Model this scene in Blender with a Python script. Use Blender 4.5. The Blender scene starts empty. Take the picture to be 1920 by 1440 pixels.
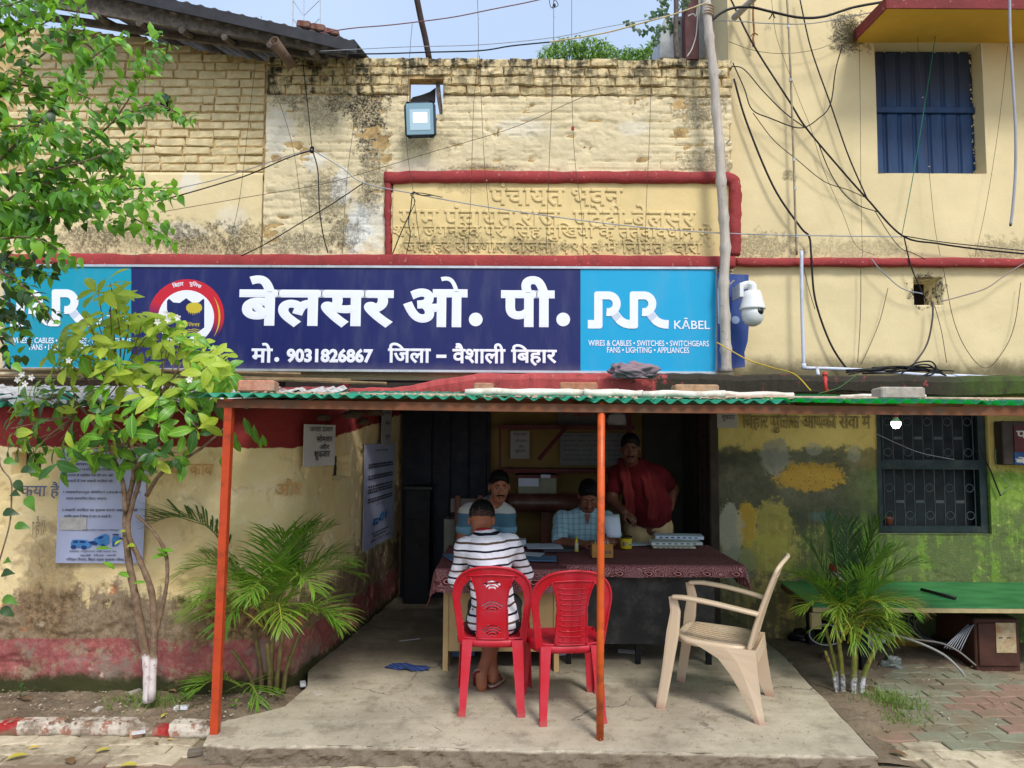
import bpy, math, random
import numpy as np
from mathutils import Vector, Matrix

# ------------------------------------------------------------------ camera, sky, sun
RN = random.Random(11)
sc = bpy.context.scene
COL = sc.collection
F, CX, CY = 1332.0, 960.0, 720.0          # focal length and centre, in pixels of the photograph
PITCH, ROLL, EYE = math.atan(93 / 1332), 0.006, 1.65
_f = Vector((0, math.cos(PITCH), math.sin(PITCH)))
_u0 = Vector((0, -math.sin(PITCH), math.cos(PITCH)))
_x0 = Vector((1, 0, 0))
_r = _x0 * math.cos(ROLL) + _u0 * math.sin(ROLL)
_u = _u0 * math.cos(ROLL) - _x0 * math.sin(ROLL)
cam = bpy.data.cameras.new('camera')
cam.sensor_width = 36
cam.lens = 36 * F / 1920
cam.clip_start, cam.clip_end = 0.05, 500
camo = bpy.data.objects.new('camera', cam)
COL.objects.link(camo)
camo.matrix_world = Matrix(((_r.x, _u.x, -_f.x, 0), (_r.y, _u.y, -_f.y, 0), (_r.z, _u.z, -_f.z, EYE), (0, 0, 0, 1)))
sc.camera = camo

SUN_EL, SUN_AZ = math.radians(50), math.radians(158)     # azimuth from +Y towards +X: behind the camera, to its right
world = bpy.data.worlds.new('World')
sc.world = world
world.use_nodes = True
wn = world.node_tree
bg = wn.nodes['Background']
sky = wn.nodes.new('ShaderNodeTexSky')
sky.sky_type = 'NISHITA'
sky.sun_disc = False
sky.sun_elevation, sky.sun_rotation = SUN_EL, SUN_AZ
sky.air_density, sky.dust_density, sky.ozone_density = 1.0, 3.0, 1.0
hz = wn.nodes.new('ShaderNodeMix'); hz.data_type = 'RGBA'      # thin bright haze and faint cloud over the clear sky
cn_ = wn.nodes.new('ShaderNodeTexNoise'); cn_.inputs['Scale'].default_value = 2.2; cn_.inputs['Detail'].default_value = 5
cr_ = wn.nodes.new('ShaderNodeMapRange'); cr_.inputs[1].default_value, cr_.inputs[2].default_value, cr_.inputs[3].default_value, cr_.inputs[4].default_value = .35, .75, .56, .82
wn.links.new(cn_.outputs[0], cr_.inputs[0]); wn.links.new(cr_.outputs[0], hz.inputs[0])
wn.links.new(sky.outputs[0], hz.inputs[6]); hz.inputs[7].default_value = (2.5, 3.1, 4.05, 1)
wn.links.new(hz.outputs[2], bg.inputs[0])
bg.inputs[1].default_value = 0.15
sl = bpy.data.lights.new('sun', 'SUN')
sl.energy, sl.angle, sl.color = 1.35, math.radians(13), (1.0, 0.98, 0.95)
so = bpy.data.objects.new('sun', sl)
COL.objects.link(so)
_sd = Vector((math.sin(SUN_AZ) * math.cos(SUN_EL), math.cos(SUN_AZ) * math.cos(SUN_EL), math.sin(SUN_EL)))
so.rotation_euler = _sd.to_track_quat('Z', 'Y').to_euler()
so.location = _sd * 20
vs = sc.view_settings
vs.view_transform, vs.look, vs.gamma, vs.use_curve_mapping = 'Standard', 'None', 1.0, False
vs.exposure = 0.86
sc.cycles.use_denoising = True
sc.cycles.max_bounces = 8
sc.cycles.diffuse_bounces = 4
sc.cycles.transparent_max_bounces = 12

# ------------------------------------------------------------------ helpers: places
def V(*a): return Vector(a)
def _dir(px, py): return _f + _r * ((px - CX) / F) + _u * ((CY - py) / F)
def P(px, py, Y):
 d = _dir(px, py); t = Y / d.y
 return Vector((d.x * t, Y, EYE + d.z * t))
def PZ(px, py, z=0.0):
 d = _dir(px, py); t = (z - EYE) / d.z
 return Vector((d.x * t, d.y * t, z))

# ------------------------------------------------------------------ helpers: noise
def _hash(ix, iy, seed):
 h = (ix * 374761393 + iy * 668265263 + seed * 974711) & 0x7fffffff
 h = (h ^ (h >> 13)) * 1274126177 & 0x7fffffff
 return ((h ^ (h >> 16)) & 0xffff) / 65535.0
def vnoise(x, y, seed=0):
 x, y = np.asarray(x, float), np.asarray(y, float)
 ix, iy = np.floor(x).astype(np.int64), np.floor(y).astype(np.int64)
 fx, fy = x - ix, y - iy
 fx, fy = fx * fx * (3 - 2 * fx), fy * fy * (3 - 2 * fy)
 a, b = _hash(ix, iy, seed), _hash(ix + 1, iy, seed)
 c, d = _hash(ix, iy + 1, seed), _hash(ix + 1, iy + 1, seed)
 return (a * (1 - fx) + b * fx) * (1 - fy) + (c * (1 - fx) + d * fx) * fy
def fbm(x, y, seed=0, o=4):
 s, a, t = 0, .5, 0
 for i in range(o):
  s = s + a * vnoise(x, y, seed + i * 17); t += a
  x, y, a = np.asarray(x) * 2.03, np.asarray(y) * 2.03, a * .5
 return s / t

# ------------------------------------------------------------------ helpers: meshes
WL = {}
def _wl(o): return WL.get(o.name, Vector((0, 0, 0)))
def link(o, parent=None, loc=None):
 COL.objects.link(o)
 if parent is not None: o.parent = parent
 if loc is not None:
  o.location = loc - _wl(parent) if parent is not None else loc
  WL[o.name] = Vector(loc)
 return o
def tag(o, label=None, cat=None, group=None, kind=None):
 if label: o['label'] = label
 if cat: o['category'] = cat
 if group: o['group'] = group
 if kind: o['kind'] = kind
 return o
def thing(name, label, cat, loc=(0, 0, 0), group=None):
 o = bpy.data.objects.new(name, None)
 o.empty_display_size = .1
 link(o, None, Vector(loc))
 return tag(o, label, cat, group)
def mesh_obj(name, verts, faces, mats, parent=None, mi=None, smooth=False, recenter=True):
 verts = np.asarray(verts, float).reshape(-1, 3)
 org = Vector((0, 0, 0))
 if recenter and len(verts):
  lo, hi = verts.min(0), verts.max(0)
  org = Vector(((lo[0] + hi[0]) / 2, (lo[1] + hi[1]) / 2, lo[2]))
  verts = verts - np.array(org)
 me = bpy.data.meshes.new(name)
 me.from_pydata(verts.tolist(), [], faces if isinstance(faces, list) else faces.tolist())
 for m in (mats if isinstance(mats, (list, tuple)) else [mats]): me.materials.append(m)
 if mi is not None: me.polygons.foreach_set('material_index', np.asarray(mi, np.int32))
 if smooth: me.polygons.foreach_set('use_smooth', np.ones(len(me.polygons), bool))
 me.update()
 return link(bpy.data.objects.new(name, me), parent, org)

class MB:
 def __init__(s): s.v, s.f, s.m = [], [], []
 def add(s, vs, fs, mi=0):
  o = len(s.v)
  s.v += [tuple(v) for v in vs]
  s.f += [tuple(i + o for i in f) for f in fs]
  s.m += [mi] * len(fs)
  return s
 def hexa(s, p, mi=0):                       # eight corners: bottom ring, top ring
  return s.add(p, [(3, 2, 1, 0), (4, 5, 6, 7), (0, 1, 5, 4), (1, 2, 6, 5), (2, 3, 7, 6), (3, 0, 4, 7)], mi)
 def box(s, lo, hi, mi=0, M=None, bev=0.0):
  x0, y0, z0 = lo; x1, y1, z1 = hi
  if bev > 0:
   b = bev
   rings = []
   for z, i in ((z0, b), (z0 + b, 0), (z1 - b, 0), (z1, b)):
    a, c, d, e = x0 + i, x1 - i, y0 + i, y1 - i
    rings.append([(a + b, d, z), (c - b, d, z), (c, d + b, z), (c, e - b, z), (c - b, e, z), (a + b, e, z), (a, e - b, z), (a, d + b, z)])
   if M is not None: rings = [[M @ Vector(p) for p in r] for r in rings]
   return s.loft(rings, mi)
  p = [(x0, y0, z0), (x1, y0, z0), (x1, y1, z0), (x0, y1, z0), (x0, y0, z1), (x1, y0, z1), (x1, y1, z1), (x0, y1, z1)]
  if M is not None: p = [M @ Vector(q) for q in p]
  return s.hexa(p, mi)
 def loft(s, rings, mi=0, cap=True, closed=True):
  n = len(rings[0]); o = len(s.v)
  vs = [p for r in rings for p in r]
  fs = []
  for k in range(len(rings) - 1):
   for i in range(n if closed else n - 1):
    j = (i + 1) % n
    fs.append((k * n + i, k * n + j, (k + 1) * n + j, (k + 1) * n + i))
  if cap and closed:
   fs.append(tuple(range(n - 1, -1, -1)))
   fs.append(tuple((len(rings) - 1) * n + i for i in range(n)))
  return s.add(vs, fs, mi)
 def tube(s, pts, r, n=6, mi=0, cap=True, flat=1.0):
  pts = [Vector(p) for p in pts]
  rr = r if isinstance(r, (list, tuple)) else [r] * len(pts)
  rings = []
  up = None
  for i, p in enumerate(pts):
   t = (pts[min(i + 1, len(pts) - 1)] - pts[max(i - 1, 0)])
   t = t.normalized() if t.length > 1e-9 else Vector((0, 0, 1))
   if up is None: up = Vector((0, 0, 1)) if abs(t.z) < .9 else Vector((1, 0, 0))
   a = t.cross(up)
   if a.length < 1e-6: a = t.cross(Vector((0, 1, 0)))
   a.normalize(); b = t.cross(a).normalized(); up = -b
   rings.append([p + (a * math.cos(q) + b * math.sin(q) * flat) * rr[i] for q in [2 * math.pi * k / n for k in range(n)]])
  return s.loft(rings, mi, cap)
 def prism(s, poly, o, u, v, w, mi=0):        # 2-D outline in the frame (o,u,v), thickness vector w
  a = [Vector(o) + Vector(u) * x + Vector(v) * y for x, y in poly]
  return s.loft([a, [p + Vector(w) for p in a]], mi)
 def lathe(s, prof, c, axis=(0, 0, 1), n=16, mi=0):
  ax = Vector(axis).normalized()
  a = ax.orthogonal().normalized(); b = ax.cross(a)
  rings = [[Vector(c) + ax * h + (a * math.cos(q) + b * math.sin(q)) * max(r, 1e-4) for q in [2 * math.pi * k / n for k in range(n)]] for r, h in prof]
  return s.loft(rings, mi)
 def ball(s, c, r, n=10, mi=0, M=None):
  r = (r, r, r) if not isinstance(r, (tuple, list)) else r
  rings = []
  for i in range(n // 2 + 1):
   th = math.pi * i / (n // 2)
   st, ct = max(math.sin(th), .02), -math.cos(th)
   ring = [Vector((r[0] * st * math.cos(2 * math.pi * k / n), r[1] * st * math.sin(2 * math.pi * k / n), r[2] * ct)) for k in range(n)]
   rings.append([Vector(c) + (M @ p if M is not None else p) for p in ring])
  return s.loft(rings, mi)
 def quad(s, a, b, c, d, mi=0): return s.add([a, b, c, d], [(0, 1, 2, 3)], mi)
 def build(s, name, mats, parent=None, smooth=False, recenter=True):
  return mesh_obj(name, s.v, s.f, mats, parent, s.m, smooth, recenter)

def spline(pts, k=8):
 pts = [Vector(p) for p in pts]
 if len(pts) < 3: return [pts[0].lerp(pts[-1], i / k) for i in range(k + 1)]
 out = []
 q = [pts[0] * 2 - pts[1]] + pts + [pts[-1] * 2 - pts[-2]]
 for i in range(1, len(q) - 2):
  a, b, c, d = q[i - 1], q[i], q[i + 1], q[i + 2]
  for j in range(k):
   t = j / k
   out.append(.5 * ((2 * b) + (c - a) * t + (2 * a - 5 * b + 4 * c - d) * t * t + (3 * b - a - 3 * c + d) * t ** 3))
 out.append(pts[-1])
 return out

# ------------------------------------------------------------------ helpers: materials
def L(r, g, b):
 f = lambda c: (c / 255 / 12.92) if c / 255 <= .04045 else ((c / 255 + .055) / 1.055) ** 2.4
 return (f(r), f(g), f(b), 1.0)
class G:
 def __init__(s, name):
  s.mat = bpy.data.materials.new(name); s.mat.use_nodes = True
  s.nt = s.mat.node_tree; s.b = s.nt.nodes['Principled BSDF']
  s.pos = s.nt.nodes.new('ShaderNodeNewGeometry').outputs['Position']
  s.xyz = None
 def put(s, sock, v):
  if hasattr(v, 'links') or isinstance(v, bpy.types.NodeSocket): s.nt.links.new(v, sock)
  elif v is not None: sock.default_value = v
 def node(s, t, **kw):
  n = s.nt.nodes.new(t)
  for k, v in kw.items(): setattr(n, k, v)
  return n
 def m(s, op, a, b=None, c=None, clamp=False):
  n = s.node('ShaderNodeMath', operation=op, use_clamp=clamp)
  for i, v in enumerate((a, b, c)):
   if v is not None: s.put(n.inputs[i], v)
  return n.outputs[0]
 def vm(s, op, a, b=None):
  n = s.node('ShaderNodeVectorMath', operation=op)
  s.put(n.inputs[0], a)
  if b is not None: s.put(n.inputs[1], b)
  return n.outputs['Value'] if op in ('LENGTH', 'DISTANCE', 'DOT_PRODUCT') else n.outputs[0]
 def sep(s):
  if s.xyz is None:
   n = s.node('ShaderNodeSeparateXYZ'); s.put(n.inputs[0], s.pos); s.xyz = n.outputs
  return s.xyz
 def local(s):
  s.pos = s.node('ShaderNodeTexCoord').outputs['Object']; s.xyz = None
  return s
 def rnd(s): return s.node('ShaderNodeObjectInfo').outputs['Random']
 def noise(s, scale, detail=4, rough=.6, vec=None, dist=0.0, col=False):
  n = s.node('ShaderNodeTexNoise')
  s.put(n.inputs['Vector'], vec if vec is not None else s.pos)
  n.inputs['Scale'].default_value, n.inputs['Detail'].default_value = scale, detail
  n.inputs['Roughness'].default_value, n.inputs['Distortion'].default_value = rough, dist
  return n.outputs['Color' if col else 'Fac']
 def vor(s, scale, vec=None, feat='F1', out='Distance'):
  n = s.node('ShaderNodeTexVoronoi', feature=feat)
  s.put(n.inputs['Vector'], vec if vec is not None else s.pos)
  n.inputs['Scale'].default_value = scale
  return n.outputs[out]
 def wave(s, scale, dist=0, vec=None, direction='X', detail=2):
  n = s.node('ShaderNodeTexWave', bands_direction=direction)
  s.put(n.inputs['Vector'], vec if vec is not None else s.pos)
  n.inputs['Scale'].default_value, n.inputs['Distortion'].default_value, n.inputs['Detail'].default_value = scale, dist, detail
  return n.outputs['Fac']
 def scalev(s, v, vec=None):
  n = s.node('ShaderNodeVectorMath', operation='MULTIPLY')
  s.put(n.inputs[0], vec if vec is not None else s.pos); n.inputs[1].default_value = v
  return n.outputs[0]
 def ramp(s, x, a, b, lo=0.0, hi=1.0):
  n = s.node('ShaderNodeMapRange', interpolation_type='SMOOTHSTEP', clamp=True)
  s.put(n.inputs[0], x)
  for i, v in ((1, a), (2, b), (3, lo), (4, hi)): s.put(n.inputs[i], v)
  return n.outputs[0]
 def mix(s, f, a, b, mode='MIX'):
  n = s.node('ShaderNodeMix', data_type='RGBA', blend_type=mode)
  s.put(n.inputs[0], f); s.put(n.inputs[6], a); s.put(n.inputs[7], b)
  return n.outputs[2]
 def out(s, col, rough=.7, spec=.3, h=None, strength=.4, dist=.01, **kw):
  b = s.b
  s.put(b.inputs['Base Color'], col); s.put(b.inputs['Roughness'], rough); s.put(b.inputs['Specular IOR Level'], spec)
  if h is not None:
   n = s.node('ShaderNodeBump'); s.put(n.inputs['Height'], h)
   n.inputs['Strength'].default_value, n.inputs['Distance'].default_value = strength, dist
   s.nt.links.new(n.outputs[0], b.inputs['Normal'])
  for k, v in kw.items(): s.put(b.inputs[k], v)
  return s.mat
 def spot(s, c, r, soft=.5, nz=None, k=.8):   # soft-edged stain centred on a place, broken up by noise
  q = s.vm('MULTIPLY', s.vm('SUBTRACT', s.pos, tuple(c)), tuple(1 / a for a in r))
  d = s.m('SUBTRACT', 1.0, s.vm('LENGTH', q))
  if nz is not None: d = s.m('MULTIPLY_ADD', s.m('SUBTRACT', nz, .5), k * 2, d)
  return s.ramp(d, .0, soft)

MC = {}
def std(name, rgb, var=.14, rough=.7, scale=7, bump=.25, bs=45, spec=.3, dirt=None, damt=.5, dscale=5, local=False, rand=0.0, metal=0.0, bd=.006, **kw):
 if name in MC: return MC[name]
 g = G(name)
 if local: g.local()
 if rand:
  n = g.node('ShaderNodeVectorMath', operation='ADD'); g.put(n.inputs[0], g.pos)
  g.put(n.inputs[1], g.m('MULTIPLY', g.rnd(), 37.0)); g.pos = n.outputs[0]
 c = L(*rgb)
 a = tuple(x * (1 - var) for x in c[:3]) + (1,)
 b = tuple(min(1, x * (1 + var)) for x in c[:3]) + (1,)
 col = g.mix(g.ramp(g.noise(scale, 5), .3, .7), a, b)
 if rand:
  col = g.mix(g.m('MULTIPLY', g.rnd(), rand), col, tuple(x * .45 for x in c[:3]) + (1,))
 if dirt: col = g.mix(g.m('MULTIPLY', g.ramp(g.noise(dscale, 6, .65), .45, .7), damt), col, L(*dirt))
 rg = g.ramp(g.noise(scale * 2.3, 4), .2, .8, max(rough - .12, .05), min(rough + .1, 1))
 MC[name] = g.out(col, rg, spec, g.noise(bs, 5, .65) if bump else None, bump, bd, Metallic=metal, **kw)
 return MC[name]

# ------------------------------------------------------------------ helpers: lettering
_tc = {}
def textmesh(body, bold=0.0, res=3):
 if (body, bold) in _tc: return _tc[(body, bold)]
 c = bpy.data.curves.new('t', 'FONT'); c.body = body; c.size = 1; c.resolution_u = res
 c.bevel_depth, c.bevel_resolution = bold, 0
 c.extrude = 0.0 if bold else .02
 o = bpy.data.objects.new('t', c); COL.objects.link(o)
 me = bpy.data.meshes.new_from_object(o.evaluated_get(bpy.context.evaluated_depsgraph_get()))
 v = np.array([p.co[:] for p in me.vertices]).reshape(-1, 3)
 f = [tuple(p.vertices) for p in me.polygons]
 bpy.data.objects.remove(o); bpy.data.curves.remove(c); bpy.data.meshes.remove(me)
 lo, hi = v.min(0), v.max(0)
 n = (v - lo) / np.maximum(hi - lo, 1e-6)
 _tc[(body, bold)] = (n, f, (hi[0] - lo[0]) / (hi[1] - lo[1]))
 return _tc[(body, bold)]
def text_frame(mb, body, o, u, v, n, th=.002, bold=0.0, mi=0):     # fills the rectangle o, o+u, o+v
 q, f, _ = textmesh(body, bold)
 o, u, v, n = (np.array(a, float) for a in (o, u, v, n))
 mb.add(o + q[:, :1] * u + q[:, 1:2] * v + q[:, 2:3] * n * th, f, mi)
def text_px(mb, body, x0, y0, x1, y1, Y, th=.002, bold=0.0, mi=0):
 a, b = P(x0, y1, Y), P(x1, y0, Y)
 text_frame(mb, body, a, (b.x - a.x, 0, 0), (0, 0, b.z - a.z), (0, -1, 0), th, bold, mi)
def disc(mb, c, r, n=(0, -1, 0), th=.002, k=24, mi=0): mb.lathe([(r, 0), (r, th)], c, n, k, mi)
def pbox(mb, x0, y0, x1, y1, Y, th, mi=0, bev=0.0):                # a box whose front face fills a pixel rectangle at depth Y
 a, b = P(x0, y1, Y), P(x1, y0, Y)
 mb.box((a.x, Y, a.z), (b.x, Y + th, b.z), mi, None, bev)
def ppoly(mb, pts, Y, th, mi=0):                                   # extruded outline at depth Y
 a = [P(x, y, Y) for x, y in pts]
 mb.loft([a, [p + Vector((0, th, 0)) for p in a]], mi)
# ------------------------------------------------------------------ materials of the walls
YF, YR, YL, YB = 6.2, 6.35, 4.75, 7.4        # facade, right-hand house, low front wall, back wall of the veranda
YEL, YEL2 = (211, 195, 157), (215, 197, 152)
def stain_px(g, col, lst, Y, nz, color, k=.8, soft=.5):
 for (x, y, rx, ry, amt) in lst:
  c = P(x, y, Y); s = Y / F
  f = g.m('MULTIPLY', g.spot(c, (rx * s, .6, ry * s), soft, nz, k), amt)
  if color[0] < .1: f = g.m('MULTIPLY', f, g.speck)
  col = g.mix(f, col, color)
 return col
def yellow_plaster(name, base, blotch=(236, 220, 182), dark=(), white=(), Y=YF, zmax=None, ybot=None, bump=.5, drip=False, fade=.35):
 g = G(name)
 n1, n2, n3 = g.noise(1.6, 5), g.noise(9, 6, .7), g.noise(38, 5, .7)
 col = g.mix(g.ramp(n1, .3, .72), L(*base), L(*[min(255, int(c * 1.05) + 3) for c in base]))
 col = g.mix(g.m('MULTIPLY', g.ramp(n2, .52, .75), fade), col, L(*blotch))
 col = g.mix(g.m('MULTIPLY', g.ramp(n3, .62, .78), .35), col, L(120, 96, 62))
 sx = g.noise(5, 5, .65, g.scalev((2.2, 2.2, .35)))
 g.speck = g.ramp(g.m('MULTIPLY_ADD', g.noise(48, 5, .8), .7, g.m('MULTIPLY', g.noise(110, 3, .7), .3)), .40, .56, .18, 1.15)
 if white: col = stain_px(g, col, white, Y, n2, L(228, 226, 220), 1.0)
 if dark: col = stain_px(g, col, dark, Y, g.noise(15, 7, .75), L(52, 46, 38), 1.5, .35)
 if zmax is not None:                       # mildew running down from a wet top edge
  d = g.m('ADD', g.ramp(g.sep()[2], zmax - .75, zmax + .05), g.m('MULTIPLY', g.m('SUBTRACT', sx, .5), 1.6))
  d = g.m('MULTIPLY', g.ramp(d, .48, 1.0), g.ramp(g.m('MULTIPLY_ADD', n3, .5, g.m('MULTIPLY', g.speck, .35)), .3, .6, .3, 1.0))
  col = g.mix(g.m('MULTIPLY', d, .85), col, L(58, 52, 40))
 if ybot is not None:                       # damp rising from a ledge
  d = g.m('ADD', g.ramp(g.sep()[2], ybot + .42, ybot - .03), g.m('MULTIPLY', g.m('SUBTRACT', g.noise(4, 6, .7), .5), .8))
  col = g.mix(g.m('MULTIPLY', g.ramp(d, .45, 1.0), .85), col, L(70, 66, 44))
 return g.out(col, .88, .2, g.m('ADD', g.noise(60, 5, .7), g.m('MULTIPLY', g.noise(14, 5, .6), 1.6)), bump, .012)
ZTOP = P(960, 110, YF).z
m_parapet = yellow_plaster('parapet_plaster', YEL,
 dark=[(690, 190, 42, 120, .85), (655, 170, 60, 60, .7), (700, 300, 30, 90, .6), (610, 372, 48, 60, .55), (600, 210, 55, 40, .45), (540, 160, 55, 50, .6),
   (690, 380, 26, 40, .5), (648, 440, 40, 40, .6), (560, 455, 90, 24, .6), (1310, 180, 60, 70, .6), (800, 265, 70, 30, .3), (900, 320, 90, 14, .5), (1330, 310, 60, 40, .5)],
 white=[(672, 425, 30, 60, .8), (640, 350, 26, 40, .6), (590, 300, 30, 30, .5), (520, 250, 40, 60, .4), (700, 420, 40, 60, .5), (980, 240, 70, 24, .3), (780, 320, 60, 30, .25), (1190, 240, 40, 20, .3)], zmax=ZTOP)
m_plaque = yellow_plaster('plaque_plaster', (218, 193, 138), dark=[(860, 455, 70, 26, .5), (1000, 465, 90, 20, .5), (1220, 462, 120, 20, .45), (780, 460, 40, 26, .4), (890, 352, 80, 14, .25)], bump=.2, fade=.15)
m_leftplaster = yellow_plaster('left_plaster', (216, 197, 152), dark=[(380, 455, 120, 40, .55), (260, 440, 160, 40, .5), (455, 455, 60, 50, .5), (150, 450, 90, 40, .5)], white=[(350, 340, 26, 24, .5), (330, 430, 80, 20, .3), (430, 410, 40, 40, .3)], bump=.25)
m_right = yellow_plaster('right_plaster', YEL2, dark=[(1590, 62, 46, 44, .8), (1885, 60, 26, 30, .5), (1420, 462, 90, 30, .5), (1480, 330, 16, 12, .5), (1600, 470, 120, 26, .35), (1880, 470, 70, 30, .45), (1740, 546, 36, 34, 1.0)], Y=YR, ybot=P(960, 700, YR).z, bump=.16, fade=.12)  # last dark spot puts the small hole's dirt and inner shade into the colour
m_leftbrick = std('painted_brick', (214, 196, 152), .15, .86, 12, .6, 60, dirt=(196, 168, 118), damt=.5, rand=.10)
m_topbrick = None
def _topbrick():
 g = G('mildewed_brick')
 n = g.noise(17, 7, .75); sx = g.noise(7, 5, .65, g.scalev((1.6, 1.6, .5)))
 col = g.mix(g.ramp(g.noise(5, 5), .3, .7), L(204, 182, 134), L(220, 200, 156))
 d = g.ramp(g.m('ADD', g.m('MULTIPLY', n, .55), g.m('MULTIPLY', sx, .6)), .50, .66)
 top = g.ramp(g.sep()[2], ZTOP - .33, ZTOP)
 left = g.ramp(g.sep()[0], -.75, -1.3)
 col = g.mix(g.m('MULTIPLY', d, g.m('ADD', .5, g.m('MULTIPLY', g.m('MAXIMUM', top, left), .5)), clamp=True), col, L(66, 62, 50))
 col = g.mix(g.m('MULTIPLY', g.m('MULTIPLY', g.ramp(g.noise(9, 5), .48, .66), left), .8), col, L(48, 46, 28))
 return g.out(col, .9, .2, g.noise(55, 6, .7), .7, .012)
m_topbrick = _topbrick()
m_joint = std('mortar', (186, 156, 106), .25, .95, 20, .6, 60, dirt=(96, 78, 54), damt=.7, dscale=11)
m_rawbrick = std('red_brick', (176, 104, 78), .2, .9, 16, .5, 60, dirt=(130, 112, 96), damt=.6, local=True, rand=.2)
def red_paint(name, moss=None, amt=.5, rgb=(142, 52, 52)):
 g = G(name)
 n = g.noise(11, 7, .72)
 col = g.mix(g.ramp(g.noise(3, 4), .3, .7), L(*rgb), L(*[int(c * 1.12) for c in rgb]))
 col = g.mix(g.m('MULTIPLY', g.ramp(n, .56, .66), amt), col, L(66, 52, 44))
 col = g.mix(g.m('MULTIPLY', g.ramp(g.noise(26, 4), .62, .72), .5), col, L(205, 150, 140))
 if moss:
  x = g.m('ADD', g.ramp(g.sep()[0], moss[0], moss[1]), g.m('MULTIPLY', g.m('SUBTRACT', n, .5), 2.2))
  col = g.mix(g.ramp(x, .55, .8), col, L(52, 46, 34))
  y = g.m('MULTIPLY', g.ramp(g.sep()[0], moss[2], moss[2] + .5), g.ramp(g.noise(5, 5), .35, .55))
  col = g.mix(y, col, L(64, 82, 30))
 return g.out(col, .75, .3, g.m('ADD', g.noise(30, 5, .7), n), .5, .012)
m_red = red_paint('red_band_paint', None, .35)
m_redledge = red_paint('red_ledge_paint', (.75, 1.35, 3.3), .5, (166, 70, 68))

def low_wall_mat():
 g = G('low_wall_paint')
 x, y, z = g.sep()[0], g.sep()[1], g.sep()[2]
 n1, n2, n3 = g.noise(1.3, 5), g.noise(6, 7, .72), g.noise(24, 6, .75)
 col = g.mix(g.ramp(n1, .3, .7), L(224, 198, 138), L(234, 212, 162))
 col = g.mix(g.m('MULTIPLY', g.ramp(n2, .5, .72), .5), col, L(242, 230, 200))
 col = g.mix(g.m('MULTIPLY', g.ramp(n3, .6, .72), .5), col, L(150, 112, 70))
 drip = g.noise(4, 6, .7, g.scalev((2.0, 2.0, .4)))
 low = g.m('ADD', g.ramp(z, .95, .22), g.m('MULTIPLY', g.m('SUBTRACT', g.m('MULTIPLY_ADD', n2, .6, g.m('MULTIPLY', drip, .4)), .5), 3.0))
 fl = g.ramp(low, .38, .62)                 # peeled, damp plaster low down
 bare = g.mix(g.ramp(n3, .35, .65), L(112, 92, 70), L(156, 136, 112))
 bare = g.mix(g.ramp(g.noise(4.5, 5), .6, .66), bare, L(92, 70, 48))
 bare = g.mix(g.m('MULTIPLY', g.ramp(g.noise(3.3, 4), .66, .7), .8), bare, L(176, 104, 62))
 bare = g.mix(g.m('MULTIPLY', g.ramp(g.noise(7.7, 4), .66, .7), .9), bare, L(214, 204, 188))
 col = g.mix(g.m('MULTIPLY', fl, .95), col, bare)
 for c, r, a in (((-3.05, YL, .62), (.22, .5, .45), .6), ((-1.75, YL, .32), (.38, .6, .28), .9), ((-1.95, YL, .55), (.12, .5, .25), .7)):
  col = g.mix(g.m('MULTIPLY', g.spot(c, r, .4, n2, 1.2), a), col, g.mix(g.ramp(n3, .4, .6), L(84, 62, 40), L(150, 122, 84)))
 zz = g.m('MULTIPLY_ADD', g.m('SUBTRACT', n2, .5), .05, z)
 base = g.m('MULTIPLY', g.ramp(zz, .30, .285), g.ramp(g.m('MULTIPLY_ADD', n3, .3, n2), .82, .66))
 col = g.mix(g.m('MULTIPLY', base, .92), col, g.mix(g.ramp(n3, .3, .7), L(146, 74, 74), L(174, 104, 100)))
 grey = g.m('MULTIPLY', g.ramp(zz, .3, .26), g.ramp(g.noise(2.6, 6, .7), .5, .6))
 col = g.mix(g.m('MULTIPLY', grey, .85), col, L(140, 124, 112))
 col = g.mix(g.ramp(g.m('MULTIPLY_ADD', g.m('SUBTRACT', n2, .5), .22, z), .10, .015), col, L(62, 62, 34))
 top = g.m('SUBTRACT', zz, g.m('MULTIPLY', g.m('MAXIMUM', g.m('SUBTRACT', y, 4.95), 0.0), .125))
 tr = g.m('MULTIPLY_ADD', g.m('SUBTRACT', g.noise(3, 3), .5), .06, top)
 col = g.mix(g.ramp(tr, 1.545, 1.552), col, g.mix(g.ramp(n1, .3, .7), L(122, 38, 38), L(144, 54, 52)))
 return g.out(col, .85, .22, g.m('ADD', g.noise(50, 6, .7), g.m('MULTIPLY', n2, 1.2)), .5, .014)
m_low = low_wall_mat()

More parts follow.
